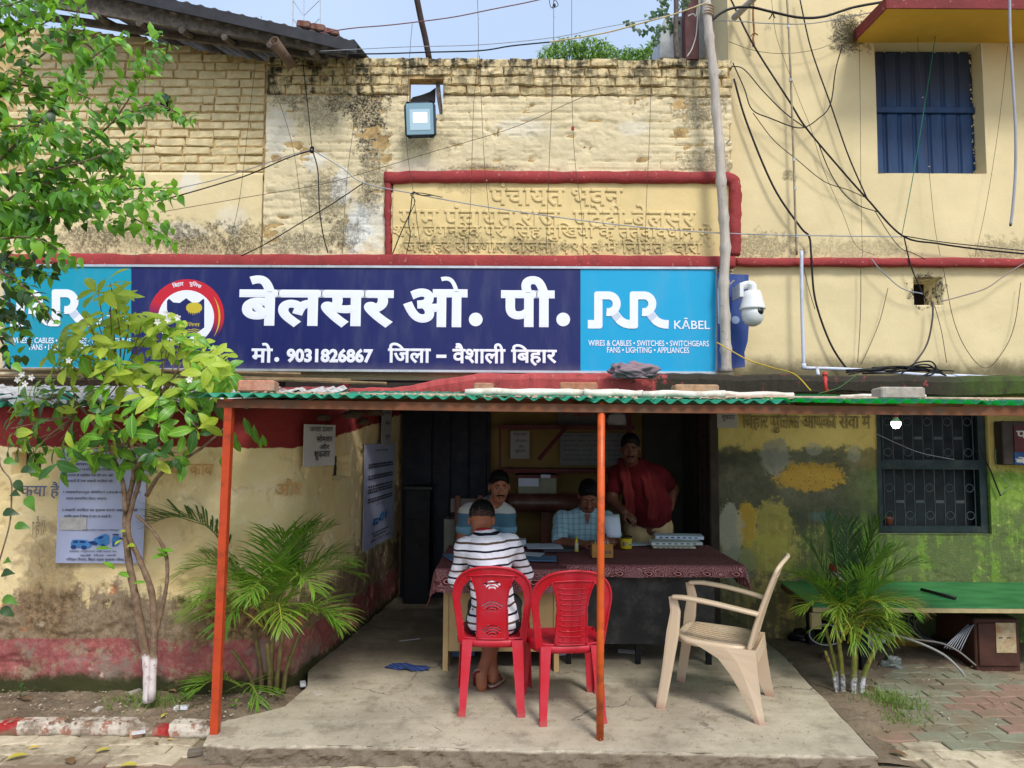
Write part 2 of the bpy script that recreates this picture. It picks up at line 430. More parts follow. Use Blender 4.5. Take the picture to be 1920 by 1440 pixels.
def green_wall_mat():
 g = G('mouldy_green_wall')
 x, y, z = g.sep()[0], g.sep()[1], g.sep()[2]
 n1, n2, n3 = g.noise(2.2, 6, .7), g.noise(7, 7, .75), g.noise(26, 6, .7)
 drip = g.noise(6, 6, .7, g.scalev((2.6, 2.6, .22)))
 col = g.mix(g.ramp(n1, .3, .7), L(190, 164, 92), L(206, 182, 110))
 gr = g.mix(g.ramp(n2, .35, .66), L(102, 132, 54), L(140, 166, 72))
 gr = g.mix(g.ramp(n3, .56, .7), gr, L(190, 186, 110))
 rx = g.ramp(g.m('MULTIPLY_ADD', g.m('SUBTRACT', n1, .5), 1.6, x), 2.3, 2.9)
 lowz = g.ramp(g.m('MULTIPLY_ADD', g.m('SUBTRACT', n2, .5), .25, z), 1.42, 1.3)
 col = g.mix(g.m('MULTIPLY', rx, lowz), col, gr)
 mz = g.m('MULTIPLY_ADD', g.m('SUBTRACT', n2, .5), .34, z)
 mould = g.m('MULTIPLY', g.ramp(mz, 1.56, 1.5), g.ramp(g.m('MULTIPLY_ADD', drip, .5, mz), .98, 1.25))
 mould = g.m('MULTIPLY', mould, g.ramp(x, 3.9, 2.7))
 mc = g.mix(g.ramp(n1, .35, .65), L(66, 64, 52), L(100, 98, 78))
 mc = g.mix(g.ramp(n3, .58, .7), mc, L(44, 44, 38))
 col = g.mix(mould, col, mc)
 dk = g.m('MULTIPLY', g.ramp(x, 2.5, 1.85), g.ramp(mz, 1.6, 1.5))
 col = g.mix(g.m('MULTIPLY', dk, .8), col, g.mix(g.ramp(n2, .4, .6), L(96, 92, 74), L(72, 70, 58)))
 lower = g.m('MULTIPLY', g.ramp(mz, 1.15, .95), g.ramp(g.m('ADD', n2, g.m('MULTIPLY', drip, .6)), .68, .84))
 col = g.mix(g.m('MULTIPLY', lower, .75), col, L(76, 80, 62))
 for (px, py, rxx, ry, a, cc) in ((1520, 894, 72, 30, .9, (170, 134, 56)), (1452, 856, 30, 38, .75, (140, 138, 126)), (1528, 842, 18, 14, .6, (150, 146, 130)), (1602, 850, 14, 18, .5, (150, 146, 130)),
          (1540, 968, 26, 10, .5, (84, 110, 112)), (1400, 985, 22, 50, .8, (196, 156, 62)), (1370, 1000, 26, 60, .7, (176, 170, 150)), (1450, 990, 40, 60, .6, (186, 168, 84)),
          (1440, 1040, 60, 40, .6, (176, 164, 80)), (1380, 1060, 40, 40, .5, (120, 130, 110))):
  c = P(px, py, YF)
  col = g.mix(g.m('MULTIPLY', g.spot(c, (rxx * YF / F, .5, ry * YF / F), .22, g.m('MULTIPLY_ADD', n3, .5, g.m('MULTIPLY', n2, .5)), 1.1), a), col, L(*cc))
 holes = g.m('MULTIPLY', g.ramp(g.vor(28), .16, .1), g.spot(P(1520, 895, YF), (.5, .5, .2), .3))
 col = g.mix(holes, col, L(40, 34, 24))
 return g.out(col, .9, .2, g.m('ADD', g.noise(50, 5, .7), g.m('MULTIPLY', n2, 2.0)), .6, .014)
m_green = green_wall_mat()
m_inner = std('inner_wall_paint', (150, 124, 74), .15, .9, 3, .2, 40, dirt=(110, 92, 60), damt=.4, dscale=3)
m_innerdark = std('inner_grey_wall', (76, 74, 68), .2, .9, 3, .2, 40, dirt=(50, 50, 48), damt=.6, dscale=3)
m_nearblack = std('near_black_plaster', (44, 40, 36), .25, .95, 4, .3, 30)  # near-black colour, shared by the ceiling and the strip under the sign
m_bluedoor = std('navy_door_paint', (20, 24, 40), .2, .55, 5, .15, 30, dirt=(70, 66, 60), damt=.2, dscale=14)
m_dark = std('dark_void', (26, 22, 18), .3, .95, 8, .3, 30)  # near-black plates in the vents carry the shade of their depth

# ------------------------------------------------------------------ the ground
m_soil = std('soil', (128, 112, 92), .22, .97, 5, .9, 26, dirt=(92, 76, 58), damt=.6, dscale=3, bd=.02)
m_conc = None
def _conc():
 g = G('worn_concrete')
 n, n2 = g.noise(1.7, 6, .65), g.noise(14, 6, .7)
 col = g.mix(g.ramp(n, .3, .7), L(160, 149, 128), L(194, 182, 158))
 col = g.mix(g.m('MULTIPLY', g.ramp(n2, .5, .72), .35), col, L(132, 118, 98))
 tr = g.noise(3, 5, .6, g.scalev((.35, 3.0, 1)))
 col = g.mix(g.m('MULTIPLY', g.ramp(tr, .5, .7), .3), col, L(204, 195, 178))
 crk = g.m('MULTIPLY', g.ramp(g.vor(.75, g.vm('ADD', g.pos, g.vm('MULTIPLY', g.noise(3.5, 5, .6, None, 0, True), (.35, .35, .35))), 'DISTANCE_TO_EDGE'), .007, .002), g.ramp(g.noise(1.3, 3), .45, .55))
 col = g.mix(g.m('MULTIPLY', crk, .75), col, L(70, 60, 48))
 col = g.mix(g.m('MULTIPLY', g.ramp(g.noise(4.3, 6, .7), .5, .66), .5), col, L(112, 100, 82))
 col = g.mix(g.m('MULTIPLY', g.ramp(g.vor(9), .10, .05), .45), col, L(96, 84, 68))
 col = g.mix(g.m('MULTIPLY', g.ramp(g.sep()[1], 4.5, 5.6), g.ramp(g.noise(2.2, 5), .3, .6, .35, .85)), col, L(112, 102, 84))   # trodden dirt indoors
 col = g.mix(g.m('MULTIPLY', g.ramp(g.noise(55, 3), .62, .72), .7), col, L(86, 74, 60))
 w = g.wave(1.1, 9, g.scalev((.25, 2.6, 1)), 'Y', 4)
 side = g.ramp(g.sep()[2], -.004, -.02)
 col = g.mix(side, col, g.mix(n2, L(92, 80, 66), L(140, 126, 106)))
 h = g.m('ADD', g.m('MULTIPLY_ADD', crk, -1.5, g.m('MULTIPLY', g.noise(90, 5, .7), .6)), g.m('ADD', g.m('MULTIPLY', w, .25), g.m('MULTIPLY', g.m('MULTIPLY', side, n2), 6)))
 return g.out(col, .86, .25, h, .35, .012)
m_conc = _conc()
sand = std('packed_ground', (140, 126, 104), .2, .97, 3, .7, 30, dirt=(104, 92, 74), damt=.6, dscale=2, bd=.015)
gm = MB(); gm.quad((-60, -60, -.107), (60, -60, -.107), (60, 80, -.107), (-60, 80, -.107))
tag(gm.build('ground', sand), kind='structure')

def grid(name, S, Z, fn, mats, parent=None, mask=None, flip=False, kind=None, smooth=True):
 SS, ZZ = np.meshgrid(S, Z)
 X, Y, Zc = fn(SS, ZZ)
 v = np.stack([X, Y, Zc], -1).reshape(-1, 3)
 nz, ns = SS.shape
 i, j = np.meshgrid(np.arange(ns - 1), np.arange(nz - 1))
 a = (j * ns + i).ravel()
 q = np.stack([a, a + 1, a + ns + 1, a + ns], -1)
 if mask is not None:
  cs, cz = (SS[:-1, :-1] + SS[1:, 1:]) / 2, (ZZ[:-1, :-1] + ZZ[1:, 1:]) / 2
  q = q[mask(cs, cz).ravel()]
 if flip: q = q[:, ::-1]
 o = mesh_obj(name, v, [tuple(t) for t in q.tolist()], mats, parent, None, smooth)
 if kind: o['kind'] = kind
 return o

# slab: a worn concrete floor with a broken front edge
c0, c1 = PZ(398, 1393), PZ(1645, 1418)
FRX, FRY = (c0.x, c1.x), (c0.y, c1.y)
def slab_fn(S, T):                             # S along x 0..1, T from front to back 0..1 (below 0: the broken face)
 Tb = np.clip(T, 0, 1)
 Yf = FRY[0] + (FRY[1] - FRY[0]) * S + .018 * (fbm(S * 30, S * 0, 3) - .5) - .03 * np.exp(-((S - .06) / .03) ** 2)
 Yc = Yf + (7.42 - Yf) * Tb
 lx = np.interp(Yc, [3.8, 4.15, 4.4, 4.75, 5.05, 7.42], [c0.x, -1.66, -1.34, -1.3, -1.38, -1.14]) - .02
 rx = np.interp(Yc, [3.7, 5.6, 7.42], [c1.x, 2.05, 2.05]) + .03 * (fbm(Yc * 5, Yc * 0, 9) - .5)
 X = lx + (rx - lx) * S
 below = np.clip(-T, 0, 1)
 Yo = Yc - below * .02 - np.where(T < 0, .05 * (fbm(X * 16, below * 3, 5) - .4), 0)
 Zo = np.where(T < 0, -.13 * below, .004 * (fbm(X * 3, Yc * 3, 2) - .5))
 return X, Yo, Zo
grid('concrete_slab', np.linspace(0, 1, 240), np.concatenate([np.linspace(-1, -.01, 10), np.linspace(0, 1, 70)]), slab_fn, m_conc, kind='structure', smooth=False)
sd = MB(); sd.quad((c1.x, c1.y + .01, -.14), (2.05, 5.6, -.14), (2.06, 5.6, .0), (c1.x + .01, c1.y + .01, 0.0)); sd.quad((2.05, 5.6, -.14), (2.05, 7.4, -.14), (2.06, 7.4, 0), (2.06, 5.6, 0))
sd.quad((c0.x - .02, c0.y, -.14), (c0.x - .02, 4.15, -.14), (c0.x - .02, 4.15, -.001), (c0.x - .02, c0.y, -.001))
tag(sd.build('slab_edge', m_conc), kind='structure')
# planting bed behind the kerb and the bare earth right of the slab
def bed_fn(S, T):
 X = -7.5 + 6.25 * S
 Yc = 4.27 + (4.95 - 4.27) * T
 return X, Yc, -.045 + .05 * (fbm(X * 4, Yc * 4, 21) - .5) + .03 * (fbm(X * 22, Yc * 22, 5) - .5) - .06 * np.clip((X + 1.5) / .25, 0, 1)
grid('planting_bed', np.linspace(0, 1, 340), np.linspace(0, 1, 60), bed_fn, m_soil, kind='structure')
def earth_fn(S, T):
 Yc = 3.9 + 2.4 * T
 X = 1.93 + (2.0 + .0 * Yc) * S
 k = np.clip((2.18 + (Yc - 3.75) * .42 + .07 * np.sin(Yc * 7) - X) / .3, 0, 1) + np.clip((Yc - 5.2) / .5, 0, 1)
 return X, Yc, -.125 + .045 * np.clip(k, 0, 1) + .012 * (fbm(X * 14, Yc * 14, 8) - .5)
grid('bare_earth', np.linspace(0, 1, 120), np.linspace(0, 1, 120), earth_fn, m_soil, kind='structure')

# pavers: wavy interlocking blocks, each one its own object
pav = bpy.data.objects.new('pavement', None); link(pav, None, Vector((0, 0, -.1))); tag(pav, kind='structure')
def paver_mat(name, a, b):
 g = G(name).local()
 n = g.node('ShaderNodeVectorMath', operation='ADD'); g.put(n.inputs[0], g.pos); g.put(n.inputs[1], g.m('MULTIPLY', g.rnd(), 41.0)); g.pos = n.outputs[0]
 col = g.mix(g.ramp(g.noise(9, 6, .7), .3, .7), L(*a), L(*b))
 col = g.mix(g.m('MULTIPLY', g.ramp(g.noise(5, 6, .7), .5, .68), .75), col, L(126, 110, 88))
 wp_ = g.node('ShaderNodeNewGeometry').outputs['Position']
 mud = g.m('ADD', g.ramp(g.noise(1.7, 6, .7, wp_), .42, .62), g.m('MULTIPLY', g.ramp(g.noise(9, 5, .7, wp_), .45, .7), .35))
 col = g.mix(g.m('MULTIPLY', mud, .8, clamp=True), col, L(132, 116, 94))
 col = g.mix(g.m('MULTIPLY', g.rnd(), .25), col, L(116, 104, 88))
 return g.out(col, .9, .2, g.noise(80, 5, .7), .4, .006)
m_pavw = paver_mat('cream_paver', (196, 180, 150), (216, 202, 174))
m_pavr = paver_mat('pink_paver', (148, 114, 100), (160, 128, 112))
m_pavg = paver_mat('grey_paver', (128, 132, 110), (146, 146, 124))  # greenish cast: light through the translucent awning, tinted into the colour
PL, PW = .235, .117
def paver_mesh(seed, m):
 r = random.Random(seed)
 n = 5
 top, bot = [], []
 for i in range(n): top.append((-PL / 2 + PL * i / (n - 1), PW / 2 + (.012, -.004, -.012, .004, .012)[i]))
 for i in range(n): bot.append((-PL / 2 + PL * i / (n - 1), -PW / 2 + (.012, -.004, -.012, .004, .012)[i]))
 out = [(x * .985 + r.uniform(-.003, .003), y * .97 + r.uniform(-.003, .003)) for x, y in bot + top[::-1]]
 mb = MB()
 ins = [(x * .95, y * .9) for x, y in out]
 mb.loft([[(x, y, -.05) for x, y in out], [(x, y, -.006) for x, y in out], [(x, y, 0) for x, y in ins]])
 me = bpy.data.meshes.new('paver'); me.from_pydata(mb.v, [], mb.f); me.materials.append(m); return me
pavm = {k: [paver_mesh(i, m) for i in range(4)] for k, m in (('w', m_pavw), ('r', m_pavr), ('g', m_pavg))}
for row in range(-3, 20):
 y = 3.45 + row * PW
 for c in range(-17, 20):
  x = c * PL + (row % 2) * PL / 2
  if not ((y < c0.y - .09 + (.25 if x < -1.75 else 0)) or (x > 2.05 and y < 5.75) or (x < -1.72 and y < 4.22)): continue
  if x > 1.7 and y > 3.66 and x < 2.06 + (y - 3.75) * .42 + .07 * math.sin(y * 7): continue
  if 4.0 < abs(x) + .25 * abs(y - 4): continue
  if x < -1.5: k = 'r' if y < 3.83 else 'w'
  elif x < 1.8: k = 'r' if y < 3.66 + .08 * (x < -.8) else 'w'
  else:
   q = fbm(x * 1.1, y * 1.1, 4, 2)
   k = 'w' if y < 4.2 + .4 * (q - .5) else ('r' if 4.15 < y < 4.9 + (q - .5) and q > .36 else 'g')
   if y > 5.15: k = 'g'
  o = bpy.data.objects.new('paver', RN.choice(pavm[k]))
  link(o, pav, Vector((x + RN.uniform(-.004, .004), y + RN.uniform(-.004, .004), -.094 + RN.uniform(-.005, .003))))
  o.rotation_euler = (RN.uniform(-.015, .015), RN.uniform(-.015, .015), RN.uniform(-.02, .02) + (math.pi if RN.random() < .5 else 0))

# kerb of painted bricks at the edge of the bed
def kerb_mat():
 g = G('kerb_paint')
 n = g.noise(16, 7, .72)
 x = g.sep()[0]
 col = g.mix(g.ramp(g.noise(4, 4), .3, .7), L(206, 196, 180), L(178, 164, 146))
 for px in (14, 300):
  cx = P(px, 1355, 4.24).x
  d = g.m('ABSOLUTE', g.m('SUBTRACT', g.m('MULTIPLY_ADD', g.sep()[2], .35, x), cx))
  col = g.mix(g.ramp(g.m('MULTIPLY_ADD', n, .02, d), .066, .06), col, L(158, 42, 42))
 col = g.mix(g.ramp(n, .52, .6), col, L(150, 106, 86))
 col = g.mix(g.m('MULTIPLY', g.ramp(g.noise(5, 6, .7), .48, .6), .85), col, L(118, 102, 84))
 col = g.mix(g.ramp(g.m('MULTIPLY_ADD', n, .04, g.sep()[2]), -.055, -.08), col, L(96, 88, 64))
 return g.out(col, .85, .25, n, .6, .01)
kp = spline([(-7.5, 4.25, 0), (-5.2, 4.25, 0), (-3.3, 4.26, 0), (-2.4, 4.27, 0), (-1.9, 4.25, 0), (-1.62, 4.26, 0), (-1.48, 4.34, 0), (-1.36, 4.46, 0)], 26)
mb = MB(); rings = []
for i, p in enumerate(kp):
 h = float(fbm(p.x * 9, p.y * 9, 3)) * .016
 t = min(1, (len(kp) - 1 - i) / 40)
 zt = -.036 + h * 1.1 - (.02 if float(vnoise(p.x * 7, 3, 8)) > .78 else 0)
 w = .06 + .01 * float(vnoise(p.x * 12, 0, 4))
 a = p + Vector((0, -w, -.11)); rings.append([(p.x, p.y - w, -.13), (p.x, p.y - w + h * .5, zt - .03), (p.x, p.y - w + .03, zt), (p.x, p.y + w - .03, zt), (p.x, p.y + w, zt - .03), (p.x, p.y + w, -.13)])
mb.loft(rings)
tag(mb.build('kerb', kerb_mat()), 'low white kerb with red stripes along the planting bed', 'kerb')
# ------------------------------------------------------------------ the police post (centre)
def zx(px, py, Y): p = P(px, py, Y); return p.x, p.z
post = thing('police_post', 'single storey yellow police post with bricked parapet, raised plaque and shaded open veranda', 'building', (0, YF, 0))
XL, XR = P(497, 290, YF).x, P(1373, 290, YF).x
ox0, oz0 = zx(766, 214, YF); ox1, oz1 = zx(831, 147, YF)
zrow = P(900, 179, YF).z; zbot = P(900, 505, YF).z
DX = .0125
def par_fn(S, Z):
 gx = 1.0 * (Z > zrow)
 lay = np.abs(((Z - zrow) / .0745 + .08 * (fbm(S * 3, Z * 3, 7) - .5) * 4) % 1 - .5)
 d = .018 * (fbm(S * 3.2, Z * 5, 1) - .5) + .014 * (fbm(S * 11, Z * 18, 2) - .5)
 k = np.floor((Z - zrow) / .0745); vj = np.abs((S / .245 + .5 * (k % 2) + .25 * vnoise(k, k * 0, 5)) % 1 - .5)
 d = d - .011 * (np.clip((lay - .38) / .1, 0, 1) * (fbm(S * 4, Z * 4, 31) > .42) + .8 * np.clip((vj - .46) / .03, 0, 1) * (fbm(S * 3, Z * 3, 37) > .5)) * np.clip((Z - 3.3) / .25, 0, 1)
 g = fbm(S * 6, Z * 9, 12, 3); d = d - .010 * np.clip((g - .66) / .06, 0, 1)
 crack = np.abs(fbm(S * 3.1, Z * 4.4, 77, 4) - .5); d = d - .006 * (crack < .008)
 edge = np.clip((S - (XR - .03)) / .03, 0, 1) * .03 * (vnoise(Z * 13, 0, 3) > .45)
 return S, YF - d + edge, Z
pm = lambda s, z: ~((s > ox0) & (s < ox1) & (z > oz0) & (z < oz1))
wall = grid('parapet_wall', np.linspace(XL, XR, int((XR - XL) / DX)), np.linspace(zbot, zrow, int((zrow - zbot) / DX)), par_fn, m_parapet, post, pm)
mb = MB()                                       # masonry body behind the face, left open at the hole
def body(x0, x1, z0, z1): mb.box((x0, YF + .012, z0), (x1, YF + .12, z1))
body(XL, ox0, zbot, ZTOP - .006); body(ox1, XR - .01, zbot, ZTOP - .006); body(ox0, ox1, zbot, oz0); body(ox0, ox1, oz1, ZTOP - .006)
mb.build('parapet_core', m_joint, post)
def brick_meshes(m, n=6, w=.215, h=.062, d=.07, seed=0, rough=.007):
 out = []
 for i in range(n):
  r = random.Random(seed + i)
  ux = [0, .035, .2, .5, .8, .965, 1]; uz = [0, .1, .5, .9, 1]; nx, nz = 6, 4
  vs, fs = [], []
  for k in range(nz + 1):
   for j in range(nx + 1):
    x, z = -w / 2 + w * ux[j], -h / 2 + h * uz[k]
    e = (j in (0, nx)) or (k in (0, nz))
    vs.append((x + r.uniform(-1, 1) * rough * .7, (.010 if e else 0) + r.uniform(-1, 1) * rough * (.35 if e else .6), z + r.uniform(-1, 1) * rough * .6))
  for k in range(nz):
   for j in range(nx):
    a = k * (nx + 1) + j; fs.append((a, a + 1, a + nx + 2, a + nx + 1))
  ring = [j for j in range(nx + 1)] + [(k + 1) * (nx + 1) - 1 for k in range(1, nz + 1)] + [nz * (nx + 1) + j for j in range(nx - 1, -1, -1)] + [k * (nx + 1) for k in range(nz - 1, 0, -1)]
  o = len(vs); vs += [(vs[q][0], d, vs[q][2]) for q in ring]
  for k in range(len(ring)):
   a, b = ring[k], ring[(k + 1) % len(ring)]
   fs.append((b, a, o + k, o + (k + 1) % len(ring)))
  me = bpy.data.meshes.new('brick'); me.from_pydata(vs, [], fs); me.materials.append(m)
  out.append(me)
 return out
def lay(x, z, w, h, y, meshes, parent, bw=.215, bh=.062):
 o = bpy.data.objects.new('brick', RN.choice(meshes))
 link(o, parent, Vector((x, y, z)))
 o.scale = (w / bw, 1, h / bh); o.rotation_euler = (RN.uniform(-.03, .03), RN.uniform(-.02, .02), RN.uniform(-.025, .025))
bm_top = brick_meshes(m_topbrick, 7, seed=3, rough=.010)
ys = [178.5, 161, 143.5, 126, 108.5]
for k in range(4):
 z0, z1 = P(900, ys[k], YF).z, P(900, ys[k + 1], YF).z
 x = XL - RN.uniform(0, .1)
 while x < XR:
  w = RN.uniform(.22, .262) if RN.random() < .85 else RN.uniform(.11, .15)
  a, b = max(x, XL), min(x + w - .010, XR + RN.uniform(-.02, .012))
  x += w
  zc = (z0 + z1) / 2
  if zc > oz0 and zc < oz1:
   if a > ox0 - .03 and b < ox1 + .03: continue
   if a < ox0 < b: b = ox0 - .005
   if a < ox1 < b: a = ox1 + .005
  if b - a < .035: continue
  lay((a + b) / 2, zc + RN.uniform(-.004, .004), b - a, (z1 - z0) - RN.uniform(.008, .014), YF - .006 + RN.uniform(-.013, .010), bm_top, post)
# plaque: raised border and raised plaster lettering
px0, pz0 = zx(736, 478, YF); px1, pz1 = zx(1366, 345, YF)
grid('plaque', np.linspace(px0, px1, 220), np.linspace(pz0, pz1, 50), lambda S, Z: (S, YF - .016 - .006 * (fbm(S * 5, Z * 6, 5) - .5), Z), m_plaque, post)
def bar_section(mb, pts, w, d, seed, y=YF):     # rough raised band along a polyline in the wall plane
 pts = spline(pts, 14); rings = []
 for i, p in enumerate(pts):
  t = (pts[min(i + 1, len(pts) - 1)] - pts[max(i - 1, 0)]).normalized()
  n = Vector((-t.z, 0, t.x))
  j = (float(fbm(i * .35, 0, seed)) - .5) * .022; j2 = (float(fbm(i * .5, 9, seed)) - .5) * .018
  a, b = p + n * (w / 2 + j), p - n * (w / 2 + j2)
  dy = d + (float(fbm(i * .3, 3, seed)) - .5) * .012
  rings.append([a + V(0, .02, 0), a + V(0, -dy * .75, 0) - n * .006, a.lerp(b, .22) + V(0, -dy, 0), a.lerp(b, .8) + V(0, -dy * 1.05, 0), b + V(0, -dy * .7, 0), b + V(0, .02, 0)])
 mb.loft(rings)
mb = MB()
bar_section(mb, [P(722, 335, YF), P(850, 333, YF), P(1000, 334, YF), P(1150, 334, YF), P(1290, 335, YF), P(1352, 335, YF), P(1372, 341, YF), P(1377, 362, YF), P(1376, 420, YF), P(1376, 480, YF)], .108, .062, 3)
bar_section(mb, [P(729, 345, YF), P(728, 400, YF), P(729, 440, YF), P(729, 480, YF)], .06, .045, 8)
mb.build('plaque_border', m_red, post, True)
mb = MB()
YP = YF - .018
text_px(mb, 'पंचायत भवन', 918, 344, 1168, 386, YP, .011, .035)
text_px(mb, 'गाम पंचायत राज  पटेढी-बेलसर', 748, 383, 1304, 426, YP, .010, .028)
text_px(mb, 'शरी जगनदेव पर. िसंह मुिखया के तत्वावधान में', 736, 418, 1334, 452, YP, .009, .024)
text_px(mb, 'जवाहर रोजगार योजना १९९३ में िनिमत  दारा', 756, 447, 1316, 477, YP, .008, .024)
mb.build('raised_lettering', m_plaque, post)
# long red band under the parapet
def band(name, x0, x1, ytop, ybot, Yw, d, parent, mat, slope, gap=None):
 mb = MB(); rings = []
 a, b = P(x0, ytop, Yw), P(x1, ytop + slope, Yw); h = P(x0, ytop, Yw).z - P(x0, ybot, Yw).z
 n = int((b.x - a.x) / .03)
 for i in range(n + 1):
  t = i / n; X = a.x + (b.x - a.x) * t; zt = a.z + (b.z - a.z) * t
  j = float(fbm(X * 4, 0, 5)) * .02; k = float(fbm(X * 7, 5, 6)) * .016; dd = d + (float(fbm(X * 5, 2, 7)) - .5) * .02
  if gap and gap[0] < X < gap[1]: dd *= .35
  rings.append([(X, Yw + .02, zt - h + k), (X, Yw + .02, zt - j), (X, Yw - dd * .8, zt - j - .004), (X, Yw - dd, zt - j - .025), (X, Yw - dd, zt - h + k + .012), (X, Yw - dd * .9, zt - h + k)])
 mb.loft(rings); return mb.build(name, mat, parent, True)
band('red_band', -560, 1374, 474, 500, YF, .075, post, m_red, 6, (P(228, 480, YF).x, P(262, 480, YF).x))
# wall behind the signboard, and the ledge slab with its broken red lip
lzt, lzb = P(1000, 699, 5.62).z, P(1000, 737, 5.62).z
mb = MB(); mb.box((XL - 5.4, YF + .03, lzt - .02), (XR - .005, YF + .2, zbot + .02)); mb.build('sign_wall', m_parapet, post)
MB().box((-7.5, YF + .02, lzb - .1), (XR - .005, YF + .2, lzt - .021)).build('shaded_wall', m_nearblack, post)  # wall strip coloured near black for the shade under the signboard
mb = MB(); rings = []
xa, xb = P(470, 715, 5.62).x, P(2500, 715, 5.62).x
n = 230
for i in range(n + 1):
 X = xa + (xb - xa) * i / n
 br = max(0, min(1, (X + 1.0) / .75))         # the left end has crumbled
 j = (float(fbm(X * 6, 0, 15)) - .5) * .03; k = (float(fbm(X * 5, 4, 16)) - .5) * .03; f = (float(fbm(X * 9, 2, 17)) - .5) * .05
 zt = lzt + j - (1 - br) * .12; zb_ = lzb + k + .012 * math.sin(X * 3) - (1 - br) * .02
 zb_ = min(zb_, zt - .03)
 Yl = 5.62 + f + (1 - br) * .12
 rings.append([(X, 6.42, zb_ + .03), (X, 6.42, zt), (X, Yl + .07, zt + .003), (X, Yl + .012, zt - .012), (X, Yl, zt - .05), (X, Yl + .006, zb_ + .02), (X, Yl + .04, zb_), (X, Yl + .3, zb_ + .02)])
mb.loft(rings); mb.build('ledge', m_redledge, post)
mb = MB()                                       # cracked old ledge and battens left of it, in shade
mb.box((-7.5, 5.75, lzb + .03), (xa + .05, 6.4, lzt - .06), bev=.012)
mb.build('broken_ledge', std('rotten_ledge', (84, 66, 50), .35, .95, 14, .9, 40, dirt=(120, 104, 80), damt=.6, dscale=20, bd=.02), post)
for i, (x0, x1, y, dz) in enumerate(((-4.7, -1.3, 5.72, .0), (-4.6, -1.7, 5.70, .045), (-3.0, -1.0, 5.66, -.03))):
 mb = MB(); mb.tube(spline([(x0, y, lzt - .05 + dz), ((x0 + x1) / 2, y - .02, lzt - .035 + dz), (x1, y, lzt - .06 + dz)], 8), .014, 6)
 mb.build('bamboo_batten', std('old_bamboo', (128, 106, 78), .25, .9, 12, .4, 60), post)
# veranda: ceiling, back wall, inner walls
xin = P(1340, 900, YF).x
mb = MB(); mb.box((-1.9, 5.95, lzb + .02), (2.1, 7.7, lzb + .1)); mb.build('ceiling', m_nearblack, post)
grid('back_wall', np.linspace(-1.35, xin + .1, 60), np.linspace(-.05, 2.1, 40), lambda S, Z: (S, YB - .006 * (fbm(S * 5, Z * 5, 4) - .5), Z), m_inner, post)
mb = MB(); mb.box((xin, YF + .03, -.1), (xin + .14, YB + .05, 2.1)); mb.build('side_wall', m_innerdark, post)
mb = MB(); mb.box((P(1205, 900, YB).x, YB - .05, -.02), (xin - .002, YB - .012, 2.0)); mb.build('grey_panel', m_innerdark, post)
mb = MB(); mb.box((P(1308, 900, 6.6).x, 6.55, .0), (P(1332, 900, 6.6).x, 6.63, 2.0)); mb.box((xin - .05, YF - .03, -.02), (xin + .03, YF + .1, 2.0), bev=.01); mb.build('door_post', std('dark_timber', (54, 44, 36), .3, .8, 10, .4, 40), post)
MB().box((P(754, 900, 7.3).x, 7.28, 0), (P(780, 900, 7.3).x, 7.39, 2.05)).build('door_jamb', m_bluedoor, post)
# navy door on the left of the back wall
d0, d1 = P(778, 900, YB).x, P(914, 900, YB).x
door = MB().box((d0 - .03, YB - .10, 0), (d1 + .03, YB - .02, 1.98)).build('door', m_bluedoor, post)
for k in range(4):
 xx = d0 + (d1 - d0) * k / 4
 MB().box((xx + .006, YB - .118, .05), (xx + (d1 - d0) / 4 - .006, YB - .098, 1.94), bev=.006).build('plank', m_bluedoor, door)
mb = MB(); mb.tube([(d1 - .09, YB - .12, 1.0), (d1 - .09, YB - .15, 1.0), (d1 - .09, YB - .15, .9), (d1 - .09, YB - .12, .9)], .008); mb.build('handle', std('dull_steel', (130, 130, 130), .1, .4, metal=.8), door)
# green, mouldy wall on the right of the veranda
wx0, wz0 = zx(1648, 1000, YF); wx1, wz1 = zx(1848, 740, YF)
def gw_fn(S, Z):
 d = .018 * (fbm(S * 3, Z * 3, 41) - .5) + .008 * (fbm(S * 14, Z * 14, 42) - .5)
 flake = fbm(S * 4.5, Z * 5.5, 43, 4); d = d - .007 * (flake > .58)
 return S, YF - d, Z
grid('mouldy_wall', np.linspace(xin, 8.0, 400), np.linspace(-.12, 2.05, 160), gw_fn, m_green, post, lambda s, z: ~((s > wx0) & (s < wx1) & (z > wz0) & (z < wz1)))
m_wframe = std('window_frame_paint', (24, 40, 42), .2, .6, 8, .2, 40, dirt=(90, 90, 76), damt=.3)
m_iron = std('blue_black_iron', (40, 54, 58), .25, .5, 9, .2, 50, spec=.5, dirt=(90, 84, 70), damt=.3)
mb = MB()                                       # deep reveal, then a dark room
mb.quad((wx0, YF - .01, wz0), (wx0, YF - .01, wz1), (wx0, YF + .16, wz1), (wx0, YF + .16, wz0)); mb.quad((wx1, YF - .01, wz0), (wx1, YF + .16, wz0), (wx1, YF + .16, wz1), (wx1, YF - .01, wz1))
mb.quad((wx0, YF - .01, wz0), (wx0, YF + .16, wz0), (wx1, YF + .16, wz0), (wx1, YF - .01, wz0))
mb.build('window_reveal', m_green, post)
mb = MB(); w = .05
mb.box((wx0 + .004, YF + .02, wz0 + .004), (wx0 + w, YF + .10, wz1)); mb.box((wx1 - w * 1.4, YF + .02, wz0 + .004), (wx1 - .004, YF + .10, wz1)); mb.box((wx0 + w, YF + .022, wz0 + .004), (wx1 - w * 1.4, YF + .098, wz0 + .06))
zc0, zc1 = P(1700, 880, YF).z, P(1700, 862, YF).z
mb.box((wx0 + w, YF + .018, zc0), (wx1 - w * 1.4, YF + .098, zc1))
win = mb.build('window', m_wframe, post)
MB().box((wx0, YF + .13, wz0), (wx1, YF + .15, wz1)).build('shutter', std('dark_shutter', (20, 28, 30), .25, .6, 6, .2, 30), win)
